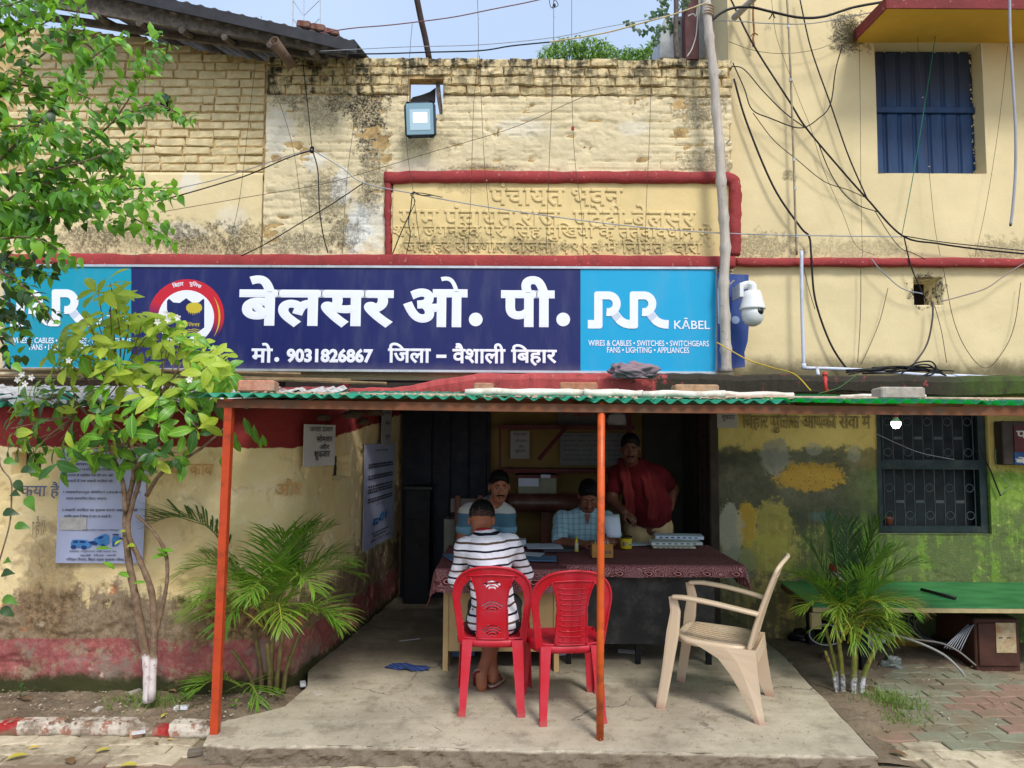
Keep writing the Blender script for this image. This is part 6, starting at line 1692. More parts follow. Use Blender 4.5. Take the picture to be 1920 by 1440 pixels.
# --- man in a white and blue polo shirt, leaning on the desk towards the camera
def poloshirt():
 g = G('colour_block_polo'); z = g.sep()[2]; zz = g.m('MULTIPLY_ADD', g.m('SUBTRACT', g.noise(4, 2), .5), .02, z)
 col = g.mix(g.ramp(zz, 1.005, 1.0), L(196, 196, 192), L(84, 120, 140)); col = g.mix(g.ramp(zz, .90, .895), col, L(120, 166, 190))
 return g.out(col, .9, .1, g.noise(140, 3), .25, .003)
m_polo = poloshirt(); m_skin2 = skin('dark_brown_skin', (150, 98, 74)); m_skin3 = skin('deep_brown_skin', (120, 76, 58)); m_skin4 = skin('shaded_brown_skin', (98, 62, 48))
p2 = thing('person', 'moustached man in a white and blue polo shirt leaning over the desk', 'person', (-.22, 6.35, 0))
hc = P(936, 913, 5.74); R2 = frame3((.16, -.95, -.12)); s = 1.03
S = SDF((-.75, 5.35, -.01), (.35, 6.75, 1.45), .006)
head(S, hc, R2, s)
pel, ch, nk = V(-.26, 6.36, .52), V(-.215, 6.02, .88), V(-.15, 5.83, 1.09)
S.cone(nk + V(0, .03, -.05), hc + V(0, .03, -.05), .062, .058, .03)
S.ell(pel, (.17, .13, .12)); S.cone(pel, ch, .15, .15, .05); S.ell(ch + V(.02, -.05, .06), (.19, .13, .12), None, .05)
shl, shr = V(-.36, 5.90, .995), V(-.04, 5.90, .995); elL, elR = V(-.405, 5.84, .745), V(-.005, 5.82, .76); wrL, wrR = V(-.26, 5.68, .775), V(-.10, 5.66, .775)
limb(S, [shl, elL, wrL], [.062, .047, .031]); limb(S, [shr, elR, wrR], [.062, .047, .031])
hand(S, wrL, (.85, -.5, 0), (0, 0, -1), .3, -1); hand(S, wrR, (-.85, -.4, 0), (0, 0, -1), .3, 1)
limb(S, [V(-.35, 6.35, .5), V(-.36, 5.98, .50), V(-.36, 6.0, .1)], [.09, .065, .045]); limb(S, [V(-.17, 6.35, .5), V(-.14, 5.98, .50), V(-.14, 6.0, .1)], [.09, .065, .045])
for x in (-.36, -.14): S.cone(V(x, 6.02, .045), V(x, 5.86, .035), .04, .032)
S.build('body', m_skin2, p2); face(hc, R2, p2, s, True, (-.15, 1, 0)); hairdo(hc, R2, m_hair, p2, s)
S = SDF((-.75, 5.5, .36), (.35, 6.75, 1.25), .006)
S.ell(pel, (.185, .145, .13)); S.cone(pel, ch, .165, .166, .06); S.ell(ch + V(.01, -.06, .08), (.185, .15, .14), None, .05); S.cone(ch + V(.02, -.06, .1), nk + V(0, .02, -.01), .11, .075, .06)
for q in (shl, shr): S.cone(nk + V(0, .03, -.03), q + V(0, 0, -.005), .062, .068, .05)
limb(S, [shl, shl.lerp(elL, .5)], [.070, .070], .04); limb(S, [shr, shr.lerp(elR, .5)], [.070, .070], .04); S.cone(nk + V(0, .02, .03), hc, .064, .07, 0, True)
S.folds(.0036, 26, 1); S.build('polo_shirt', m_polo, p2)
m_pcol = std('slate_collar', (92, 116, 132), .1, .9, 20, .2, 100)
neckband(nk + V(0, .015, .015), (.0, -.35, 1), .074, .020, m_pcol, p2)
mb = MB(); a = nk + V(.0, -.062, -.012); mb.loft([[a + V(-.03, .0, 0), a + V(.03, 0, 0), a + V(0, -.02, -.10), a + V(-.002, -.02, -.10)], [a + V(-.03, .012, .0), a + V(.03, .012, 0), a + V(0, -.008, -.10), a + V(-.002, -.008, -.10)]]); mb.build('shirt_opening', m_skin2, p2)

# --- man in a pale check shirt, reading
def checks():
 g = G('pale_check_shirt'); x, y, z = g.sep()
 a = g.m('FRACT', g.m('MULTIPLY', x, 1 / .047)); b = g.m('FRACT', g.m('MULTIPLY_ADD', y, .4, z)); b = g.m('FRACT', g.m('MULTIPLY', g.m('MULTIPLY_ADD', y, .4, z), 1 / .047))
 col = L(150, 184, 196)
 col = g.mix(g.m('MULTIPLY', g.ramp(a, .16, .13), .55), col, L(84, 116, 136)); col = g.mix(g.m('MULTIPLY', g.ramp(b, .16, .13), .55), col, L(84, 116, 136))
 col = g.mix(g.m('MULTIPLY', g.ramp(g.m('ABSOLUTE', g.m('SUBTRACT', a, .5)), .09, .06), .3), col, L(200, 216, 220))
 return g.out(col, .9, .1, g.noise(140, 3), .25, .003)
m_chk = checks()
p3 = thing('person', 'man in a pale blue check shirt looking down at a paper', 'person', (.62, 6.4, 0))
hc = P(1104, 930, 5.93); R3 = frame3((-.04, -.86, -.5)); s = 1.06
S = SDF((.15, 5.4, -.01), (1.15, 6.75, 1.4), .006)
head(S, hc, R3, s)
pel, ch, nk = V(.63, 6.42, .50), V(.62, 6.14, .80), V(.63, 6.01, 1.0)
S.cone(nk + V(0, .02, -.04), hc + V(0, .05, -.05), .064, .06, .03)
S.ell(pel, (.18, .14, .12)); S.cone(pel, ch, .16, .16, .05); S.ell(ch + V(0, -.02, .06), (.20, .13, .12), None, .05)
shl, shr = V(.43, 6.06, .93), V(.80, 6.06, .93); elL, elR = V(.395, 5.90, .765), V(.865, 5.93, .765); wrL, wrR = V(.565, 5.74, .775), V(.80, 5.74, .79)
limb(S, [shl, elL, wrL], [.062, .047, .031]); limb(S, [shr, elR, wrR], [.062, .047, .031])
hand(S, wrL, (.75, -.35, .15), (.2, .3, -1), .6, -1); hand(S, wrR, (-.35, -.6, .35), (-.8, 0, -.3), .6, 1)
limb(S, [V(.54, 6.4, .5), V(.52, 6.0, .50), V(.52, 6.02, .1)], [.09, .065, .045]); limb(S, [V(.72, 6.4, .5), V(.74, 6.0, .50), V(.74, 6.02, .1)], [.09, .065, .045])
for x in (.52, .74): S.cone(V(x, 6.04, .045), V(x, 5.88, .035), .04, .032)
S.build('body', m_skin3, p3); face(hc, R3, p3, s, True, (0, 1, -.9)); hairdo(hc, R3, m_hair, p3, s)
S = SDF((.15, 5.5, .36), (1.15, 6.75, 1.2), .006)
S.ell(pel, (.195, .155, .13)); S.cone(pel, ch, .175, .175, .06); S.ell(ch + V(0, -.02, .06), (.215, .145, .13), None, .05); S.cone(ch + V(0, -.05, .1), nk + V(0, .015, -.01), .10, .072, .06)
for q in (shl, shr): S.cone(nk + V(0, .03, -.03), q, .062, .068, .05)
limb(S, [shl, shl.lerp(elL, .85)], [.070, .070], .04); limb(S, [shr, shr.lerp(elR, .85)], [.070, .070], .04); S.cone(nk + V(0, .02, .03), hc, .066, .07, 0, True)
S.folds(.0036, 26, 3); S.build('check_shirt', m_chk, p3)
neckband(nk + V(0, .01, .010), (0, -.45, 1), .076, .020, m_chk, p3)
mb = MB(); a = nk + V(.0, -.066, -.012); mb.loft([[a + V(-.028, 0, 0), a + V(.028, 0, 0), a + V(0, -.03, -.085), a + V(-.002, -.03, -.085)], [a + V(-.028, .012, 0), a + V(.028, .012, 0), a + V(0, -.018, -.085), a + V(-.002, -.018, -.085)]]); mb.build('shirt_opening', m_skin3, p3)
mb = MB()
for k in range(3): mb.ball(ch + V(.0, -.172 + .006 * k, .10 - .07 * k), .006, 6)
mb.build('button', m_bdark, p3)
pp = P(1143, 1000, 5.66)
mb = MB(); rings = []
for t in np.linspace(0, 1, 7): rings.append([pp + V(-.02 - .03 * t + .11 * q + .03 * t * q, .10 * t * t - .02 * math.sin(q * 3), -.03 + .17 * t) for q in (0, .33, .66, 1)])
vs = [p for r in rings for p in r]; fs = [(i * 4 + j, i * 4 + j + 1, i * 4 + j + 5, i * 4 + j + 4) for i in range(6) for j in range(3)]
o = mesh_obj('paper', vs, fs, m_paper, None, None, True); o.modifiers.new('thickness', 'SOLIDIFY').thickness = .0012
tag(o, 'curled bluish paper held up by the man in the check shirt', 'paper')

# --- standing man in red with a scarf
m_redc = std('red_shirt_cloth', (90, 8, 18), .12, .9, 8, .25, 90)  # shirt colour darkened for the deep shade he stands in
g = G('red_gamcha'); w = g.wave(30, 3, g.scalev((1, 1, 3)), 'Z'); m_gam = g.out(g.mix(g.ramp(w, .55, .8), L(96, 24, 28), L(124, 52, 50)), .95, .1, g.noise(120, 3), .4, .004)  # scarf colours hold the same painted shade
m_khaki = std('khaki_cloth', (190, 164, 124), .1, .9, 9, .25, 90)
p4 = thing('person', 'stout moustached man in red standing with a hand on his hip', 'person', (1.2, 6.5, 0))
hc = P(1182, 842, 6.25); R4 = frame3((-.16, -.97, -.14)); s = 1.06
S = SDF((.6, 5.9, -.01), (1.75, 6.9, 1.8), .006)
head(S, hc, R4, s)
pel, bel, ch, nk = V(1.235, 6.45, .86), V(1.21, 6.37, 1.02), V(1.15, 6.38, 1.22), V(1.07, 6.34, 1.395)
S.cone(nk + V(.01, .01, -.05), hc + V(.0, .02, -.06), .068, .062, .03)
S.ell(pel, (.19, .15, .13)); S.ell(bel, (.20, .185, .17), None, .06); S.cone(bel, ch, .17, .165, .06); S.ell(ch + V(0, 0, .06), (.21, .13, .11), None, .05)
shl, shr = V(.945, 6.36, 1.30), V(1.325, 6.38, 1.295); elL, elR = V(.875, 6.26, 1.08), V(1.47, 6.50, 1.15); wrL, wrR = V(.96, 6.10, .99), V(1.40, 6.33, 1.0)
limb(S, [shl, elL, wrL], [.066, .050, .033]); limb(S, [shr, elR, wrR], [.066, .050, .033])
hand(S, wrL, (.6, -.4, -.45), (.0, .5, -.8), .7, -1); hand(S, wrR, (-.5, -.55, -.4), (-.6, .4, .2), .6, 1)
for q in (-1, 1):
 limb(S, [pel + V(q * .09, 0, -.04), V(1.235 + q * .10, 6.42, .48), V(1.235 + q * .11, 6.46, .08)], [.115, .075, .05]); S.cone(V(1.235 + q * .11, 6.47, .045), V(1.235 + q * .12, 6.28, .035), .042, .034)
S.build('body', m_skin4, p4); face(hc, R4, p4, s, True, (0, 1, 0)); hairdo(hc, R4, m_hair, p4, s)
S = SDF((.6, 5.9, .6), (1.75, 6.9, 1.55), .006)
S.ell(pel + V(0, -.01, .06), (.20, .17, .13)); S.ell(bel, (.215, .20, .185), None, .06); S.cone(bel, ch, .185, .18, .06); S.ell(ch + V(0, 0, .05), (.205, .145, .12), None, .05); S.cone(ch + V(-.03, -.01, .1), nk, .10, .075, .06)
for q in (shl, shr): S.cone(nk + V(0, .02, -.03), q, .065, .068, .05)
limb(S, [shl, shl.lerp(elL, .6)], [.072, .072], .04); limb(S, [shr, shr.lerp(elR, .6)], [.072, .072], .04); S.cone(nk + V(0, 0, .03), hc, .07, .07, 0, True); S.cut(V(1.2, 6.4, .845), (-.12, 0, -1))
S.folds(.004, 22, 5); S.build('shirt', m_redc, p4)
S = SDF((.9, 6.1, .04), (1.6, 6.75, .98), .006)
S.ell(pel, (.20, .16, .11))
for q in (-1, 1): limb(S, [pel + V(q * .09, 0, -.04), V(1.235 + q * .10, 6.42, .48), V(1.235 + q * .11, 6.46, .10)], [.13, .095, .085])
S.folds(.004, 30, 2); S.build('trousers', m_khaki, p4)
mb = MB()
for q, zl in ((-1, .95), (1, .92)):
 pts = spline([nk + V(0, .07, .03), nk + V(q * .075, .02, .02), nk + V(q * .085, -.09, -.06), V(nk.x + q * .09 + .02, 6.17, 1.2), V(nk.x + q * .10 + .04, 6.12, 1.06), V(nk.x + q * .10 + .03, 6.13, zl)], 6)
 rings = []
 for i, p in enumerate(pts):
  t = (pts[min(i + 1, len(pts) - 1)] - pts[max(i - 1, 0)]).normalized(); e = V(1, 0, 0) if abs(t.x) < .8 else V(0, 1, 0); e = (e - t * e.dot(t)).normalized(); n = t.cross(e); wd = .045 + .006 * math.sin(i)
  rings.append([p + e * wd * c_ + n * (.010 * math.sin(k * 2.4 + i * .3)) for k, c_ in enumerate((-1, -.6, -.2, .2, .6, 1))] + [p + e * wd * c_ + n * (.010 * math.sin(k * 2.4 + i * .3) + .006) for k, c_ in list(enumerate((-1, -.6, -.2, .2, .6, 1)))[::-1]])
 mb.loft(rings)
mb.build('scarf', m_gam, p4, True)
# ------------------------------------------------------------------ leaves
def leaf_mat(name, dark, light, trans=.3, rough=.4, vein=0.0, yellow=None):
 g = G(name)
 uv = g.node('ShaderNodeUVMap').outputs[0]
 n = g.noise(7, 4)
 f = g.m('MULTIPLY_ADD', g.rnd(), .6, g.m('MULTIPLY', g.ramp(n, .3, .7), .45))
 col = g.mix(f, L(*dark), L(*light))
 if not vein:
  sp = g.node('ShaderNodeSeparateXYZ'); g.put(sp.inputs[0], uv)
  col = g.mix(g.ramp(g.m('MULTIPLY_ADD', g.m('SUBTRACT', g.noise(9, 3), .5), 1.1, sp.outputs[1]), .95, 1.15), col, L(164, 136, 82))
 col = g.mix(g.m('MULTIPLY', g.ramp(g.noise(55, 4, .7), .64, .74), .45), col, L(120, 110, 70))
 if yellow: col = g.mix(g.m('MULTIPLY', g.ramp(g.noise(4.5, 3), .6, .68), .6), col, L(*yellow))
 if vein:
  sp = g.node('ShaderNodeSeparateXYZ'); g.put(sp.inputs[0], uv)
  ax = g.m('ABSOLUTE', g.m('SUBTRACT', sp.outputs[0], .5))
  t = g.m('FRACT', g.m('MULTIPLY', g.m('SUBTRACT', sp.outputs[1], g.m('MULTIPLY', ax, .55)), 9.0))
  v = g.m('MAXIMUM', g.ramp(t, .16, .08), g.ramp(ax, .05, .025))
  col = g.mix(g.m('MULTIPLY', v, vein), col, tuple(min(1, c * 2.2 + .02) for c in L(*light)[:3]) + (1,))
  hgt = v
 else: hgt = None
 g.out(col, rough, .45, hgt, .3, .003)
 t = g.node('ShaderNodeBsdfTranslucent'); g.put(t.inputs[0], g.mix(.5, col, L(170, 210, 60)))
 x = g.node('ShaderNodeMixShader'); x.inputs[0].default_value = trans
 g.nt.links.new(g.b.outputs[0], x.inputs[1]); g.nt.links.new(t.outputs[0], x.inputs[2])
 g.nt.links.new(x.outputs[0], g.nt.nodes['Material Output'].inputs[0])
 return g.mat
def leaf_tmpl(Ln=1.0, W=.42, bend=.25, fold=.18, pos=.45, n=6, tip=1.0, wavy=0.0):
 v, f, uv = [], [], []
 for i in range(n + 1):
  t = i / n
  w = W / 2 * (math.sin(math.pi * t ** (math.log(.5) / math.log(pos))) ** (.75 if t < .5 else tip)) if 0 < t < 1 else .004
  z = -bend * t * t + .04 * math.sin(t * 3)
  for k, s in enumerate((-1, 0, 1)):
   v.append((s * w, Ln * (t - .08 * t * t * bend), z + abs(s) * fold * w + (wavy * math.sin(t * 13 + s) * abs(s) * w)))
   uv.append((.5 + .5 * s * (w / (W / 2)), t))
 for i in range(n):
  for k in range(2): a = i * 3 + k; f.append((a, a + 1, a + 4, a + 3))
 return np.array(v), f, np.array(uv)
def set_uv(me, uv):
 lay_ = me.uv_layers.new(name='UVMap'); idx = np.zeros(len(me.loops), np.int32); me.loops.foreach_get('vertex_index', idx)
 lay_.data.foreach_set('uv', np.asarray(uv, np.float32)[idx].ravel())
def foliage(root, items, tmpls, mats, limit=300, name='leaf'):
 # items: (position, direction, normal, size, material, template); the nearest and largest become separate leaves
 key = lambda it: -it[3] / max(it[0].y, .5)
 items = sorted(items, key=key)
 cache = {}
 for p, d, nrm, s, mi, ti in items[:limit]:
  if (mi, ti) not in cache:
   v, f, uv = tmpls[ti]; me = bpy.data.meshes.new(name); me.from_pydata(v.tolist(), [], f); me.materials.append(mats[mi]); set_uv(me, uv)
   me.polygons.foreach_set('use_smooth', np.ones(len(f), bool)); cache[(mi, ti)] = me
  o = bpy.data.objects.new(name, cache[(mi, ti)])
  link(o, root, p)
  d = d.normalized(); x = d.cross(nrm)
  x = x.normalized() if x.length > 1e-4 else d.orthogonal().normalized()
  z = x.cross(d)
  o.rotation_mode = 'QUATERNION'; o.rotation_quaternion = Matrix(((x.x, d.x, z.x), (x.y, d.y, z.y), (x.z, d.z, z.z))).to_quaternion(); o.scale = (s, s, s)
 rest = items[limit:]
 if not rest: return
 vs, fs, us, mi_ = [], [], [], []
 o = 0
 for p, d, nrm, s, mi, ti in rest:
  v, f, uv = tmpls[ti]
  d = d.normalized(); x = d.cross(nrm); x = x.normalized() if x.length > 1e-4 else d.orthogonal().normalized(); z = x.cross(d)
  Mx = np.array([x, d, z]) * s
  vs.append(v @ Mx + np.array(p)); us.append(uv)
  fs += [tuple(i + o for i in q) for q in f]; mi_ += [mi] * len(f); o += len(v)
 ob = mesh_obj('foliage', np.concatenate(vs), fs, mats, root, mi_, True); set_uv(ob.data, np.concatenate(us)); ob['kind'] = 'stuff'
def rv(a=1.0): return V(RN.uniform(-a, a), RN.uniform(-a, a), RN.uniform(-a, a))
m_bark = std('grey_brown_bark', (112, 92, 74), .25, .9, 16, .6, 60, dirt=(150, 134, 116), damt=.5, dscale=20)

# ------------------------------------------------------------------ tree reaching in from the upper left
m_tl = [leaf_mat('tree_leaf', (52, 104, 28), (104, 164, 48), .36, .42), leaf_mat('tree_leaf_young', (100, 160, 40), (150, 204, 66), .42, .4), leaf_mat('tree_leaf_old', (24, 52, 22), (48, 90, 34), .22, .42)]
T_tree = [leaf_tmpl(1, .52, .25, .2, .36, 6, 1.25), leaf_tmpl(1, .6, .45, .15, .40, 6, 1.2, .1), leaf_tmpl(1, .46, .1, .3, .36, 6, 1.3)]
br = [[(-60, 420), (60, 380), (130, 300), (210, 230), (262, 150), (304, 66)], [(0, 300), (100, 200), (160, 120), (210, 82)], [(-20, 200), (60, 120), (130, 60), (148, 14)], [(-30, 60), (60, 30), (124, -6)],
  [(210, 230), (280, 196), (342, 214)], [(150, 290), (210, 300), (236, 322)], [(-20, 330), (80, 320), (180, 296), (250, 262)], [(0, 425), (120, 392), (230, 402), (318, 448)], [(0, 440), (100, 400), (200, 360), (326, 352)],
  [(-20, 450), (60, 446), (122, 476)], [(-20, 400), (60, 350), (150, 342), (236, 330)], [(-30, 150), (40, 160), (120, 168), (176, 188)], [(-30, 240), (50, 236), (140, 246)], [(130, 60), (176, 96), (186, 140)],
  [(-30, 110), (30, 70), (90, 40)], [(-30, 20), (20, 10), (60, -10)], [(-30, 280), (30, 280), (100, 268)], [(-40, 380), (10, 400), (60, 420)], [(-20, 500), (20, 520), (64, 556), (104, 606)], [(-20, 545), (20, 580), (44, 622)], [(-30, 600), (4, 640), (20, 690)], [(-30, 480), (40, 500), (100, 520)]]
tr = thing('tree', 'leafy green tree reaching in from the upper left in front of the brick house', 'tree', (-3.3, 3.95, -.1))
items = []
mbb = MB()
for bi, b in enumerate(br):
 Y0 = 3.95 + RN.uniform(-.3, .3)
 for c in range(4):
  dY = RN.uniform(-.28, .28); jit = 0 if c == 0 else 30
  pts = [P(x + RN.uniform(-jit, jit) * (i > 0), y + RN.uniform(-jit, jit) * (i > 0), Y0 + dY * min(1, i * .6)) for i, (x, y) in enumerate(b)]
  pts = spline(pts, 10)
  if c < 1: mbb.tube(pts, [.007 * (1 - .8 * i / len(pts)) + .0015 for i in range(len(pts))], 5)
  acc = 0
  for i in range(1, len(pts)):
   t = (pts[i] - pts[i - 1]); acc += t.length
   step = .0175
   while acc > step:
    acc -= step
    tt = i / len(pts)
    if RN.random() < .22 + .25 * (1 - tt): continue
    side = t.normalized().cross(V(0, -1, 0)).normalized() * RN.choice((-1, 1))
    d = t.normalized() * RN.uniform(.2, .9) + side * RN.uniform(.4, 1.1) + V(0, -.35, -.35) + rv(.45)
    nrm = V(0, -.6, .9) + rv(.55)
    s = RN.uniform(.050, .108) * (1.08 - .3 * tt)
    q = RN.random() + .45 * (tt - .35)
    items.append((pts[i] + rv(.012), d, nrm, s, 1 if q > .66 else (2 if q < .14 or bi > 17 else 0), RN.randrange(3)))
mbb.build('branch', m_bark, tr)
mb = MB(); mb.tube(spline([(-3.42, 4.05, -.15), (-3.36, 4.0, .8), (-3.3, 3.95, 1.8), (-3.15, 3.95, 2.6), (-3.05, 3.95, 3.4)], 6), [.07 - .002 * i for i in range(25)], 9); mb.build('trunk', m_bark, tr, True)
vine = []
for px, py in ((8, 862), (30, 900), (22, 925), (6, 960), (28, 985), (10, 1052), (4, 1075), (6, 1120), (2, 1140), (52, 930), (40, 880)):
 p = P(px, py, 3.9); vine.append(p); items.append((p, V(RN.uniform(.2, 1), -.3, RN.uniform(-.8, .2)), V(0, -1, .6), RN.uniform(.07, .1), 2 if RN.random() < .6 else 0, 1))
vine.sort(key=lambda p: -p.z); mb = MB(); mb.tube(spline([P(-20, 640, 3.9), P(-4, 760, 3.9)] + [V(min(p.x - .03, -2.72), p.y, p.z) for p in vine[::2]], 5), .004, 5); mb.build('branch', m_bark, tr)
foliage(tr, items, T_tree, m_tl, 300)

# ------------------------------------------------------------------ whitewashed shrub in the bed
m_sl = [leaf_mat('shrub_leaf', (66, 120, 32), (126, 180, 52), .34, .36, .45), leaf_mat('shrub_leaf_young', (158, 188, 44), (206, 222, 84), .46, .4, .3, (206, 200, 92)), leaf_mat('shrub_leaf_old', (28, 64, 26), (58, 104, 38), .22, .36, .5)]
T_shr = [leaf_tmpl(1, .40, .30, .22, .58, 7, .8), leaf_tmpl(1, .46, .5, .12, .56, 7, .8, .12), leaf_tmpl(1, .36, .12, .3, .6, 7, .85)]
wh = [(205, 530), (184, 548), (226, 546), (214, 578), (184, 604), (160, 640), (300, 624), (346, 626), (376, 652), (270, 604), (410, 690), (120, 660), (205, 556), (166, 588), (240, 592), (196, 622), (130, 612), (108, 640), (150, 662), (214, 652), (252, 628), (302, 594), (330, 612), (284, 642), (356, 640), (322, 664), (402, 652), (424, 668), (386, 692), (345, 702), (300, 704), (262, 690), (232, 722), (180, 700), (130, 692), (98, 684), (92, 648), (68, 722), (40, 742), (16, 772), (60, 792), (102, 760), (140, 740), (190, 762), (240, 764), (292, 752), (342, 738), (372, 766), (300, 802), (250, 802), (200, 812), (150, 812), (110, 822), (58, 832), (18, 832), (142, 852), (180, 848), (230, 846), (288, 848), (110, 862), (258, 866), (328, 846), (60, 862), (352, 722), (394, 732), (432, 704), (372, 800), (20, 800), (215, 690), (170, 780), (270, 730)]
shb = thing('shrub', 'glossy leaved shrub with yellow green new leaves and a whitewashed forked trunk', 'shrub', PZ(280, 1312, -.04))
items = []; tips = []
for k, (x, y) in enumerate(wh):
 Yw = 4.28 + RN.uniform(-.22, .20) - (.10 if y > 760 else 0)
 c = P(x + RN.uniform(-6, 6), y + RN.uniform(-6, 6), Yw); tips.append(c)
 up = (V((x - 225) / 240, -.95, .95 - (y - 560) / 330) + rv(.3)).normalized()
 n = RN.randint(8, 10); a = up.orthogonal().normalized(); b = up.cross(a)
 yv = (y - 560) / 300; ph = RN.random() * 6.28
 for j in range(n):
  q = ph + 2.4 * j; lift = RN.uniform(-.1, .6) if j < n - 2 else RN.uniform(.8, 1.4)
  d = (a * math.cos(q) + b * math.sin(q)) + up * lift - V(0, 0, .05 + .25 * yv)
  s = RN.uniform(.085, .155) * (.8 if j >= n - 2 else 1)
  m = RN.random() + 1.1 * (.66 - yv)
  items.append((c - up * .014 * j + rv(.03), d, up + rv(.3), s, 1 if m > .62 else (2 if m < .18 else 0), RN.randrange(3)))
for x, y, l in ((445, 812, 3), (478, 806, 3), (465, 790, 2), (498, 812, 2), (425, 850, 2)):   # twig behind the square post
 for j in range(l): items.append((P(x + RN.uniform(-8, 8), y + RN.uniform(-12, 12), 4.4), V(RN.uniform(-.4, .6), -.1, -1), V(0, -1, .3), RN.uniform(.07, .11), 0, RN.randrange(3)))
for x, y in ((222, 1000), (212, 1030), (236, 1026), (230, 1012), (215, 1068), (222, 1075), (318, 1040), (326, 1035), (276, 1092), (312, 1046)):
 items.append((P(x, y, 4.42), V(RN.uniform(-1, 1), -.4, RN.uniform(-.6, .6)), V(0, -.7, 1), RN.uniform(.06, .11), 1 if y < 1030 else 0, RN.randrange(3)))
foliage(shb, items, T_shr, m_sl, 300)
g = G('half_whitewashed_bark'); n = g.noise(22, 6, .7); z = g.sep()[2]
col = g.mix(g.ramp(n, .3, .7), L(104, 82, 64), L(142, 120, 98)); col = g.mix(g.ramp(g.m('MULTIPLY_ADD', g.m('SUBTRACT', n, .5), .14, z), .30, .26), col, g.mix(g.ramp(n, .55, .68), L(216, 204, 200), L(140, 116, 100)))
m_wbark = g.out(col, .9, .2, n, .6, .01)
def stem(pts, r0, r1, par, Y=4.45, name='stem'):
 q = spline([P(x, y, Y + (yy[0] if yy else 0)) for x, y, *yy in pts], 7)
 mb = MB(); mb.tube(q, [r0 + (r1 - r0) * i / len(q) + .0015 * math.sin(i * 1.9) for i in range(len(q))], 8); return mb.build(name, m_wbark, par, True)
stem([(278, 1316), (277, 1250), (268, 1200), (254, 1120), (240, 1040), (236, 960), (252, 880), (240, 800), (222, 700), (206, 580)], .032, .006, shb)
stem([(284, 1312), (289, 1190), (284, 1110), (262, 1050), (240, 990), (262, 900), (278, 840), (300, 760), (340, 680)], .024, .006, shb, 4.43)
stem([(290, 1200), (302, 1150), (313, 1090), (311, 1040), (290, 1000), (256, 966)], .013, .010, shb, 4.44)
stem([(274, 930), (300, 890), (332, 868), (378, 840), (424, 800), (440, 780)], .014, .004, shb, 4.42)
stem([(236, 960), (226, 890), (180, 800), (120, 740), (60, 764)], .016, .004, shb, 4.43)
stem([(250, 900), (244, 860), (200, 780), (150, 690)], .012, .004, shb, 4.4)
stem([(252, 880), (290, 830), (345, 745), (400, 690), (424, 668)], .012, .004, shb, 4.38)
mb = MB()
hub = [P(222, 720, 4.4), P(300, 740, 4.4), P(140, 780, 4.4), P(250, 830, 4.4)]
for c in tips:
 h = min(hub, key=lambda p: (p - c).length); mb.tube(spline([h, h.lerp(c, .5) + rv(.03) + V(0, .03, 0), c], 4), [.0045, .004, .004, .0035, .0035, .003, .003, .003, .002], 5)
mb.build('twig', m_wbark, shb)
m_fl = std('white_petal', (232, 230, 222), .04, .6, 5, 0)
pv, pf, puv = leaf_tmpl(1, .6, .2, .1, .65, 3)
for k, (x, y) in enumerate(((312, 588), (296, 604), (316, 600), (334, 596), (48, 720), (60, 708), (34, 712), (42, 702), (356, 712), (130, 676))):
 c = P(x, y, 4.0); mb = MB()
 for j in range(5):
  q = 2 * math.pi * j / 5 + k; d = V(math.cos(q), -.5, math.sin(q)).normalized(); nn = V(0, -1, 0); xx = d.cross(nn).normalized(); zz = xx.cross(d)
  mb.add([c + (xx * v[0] + d * v[1] + zz * v[2]) * .022 for v in pv], pf)
 mb.build('flower', m_fl, shb)

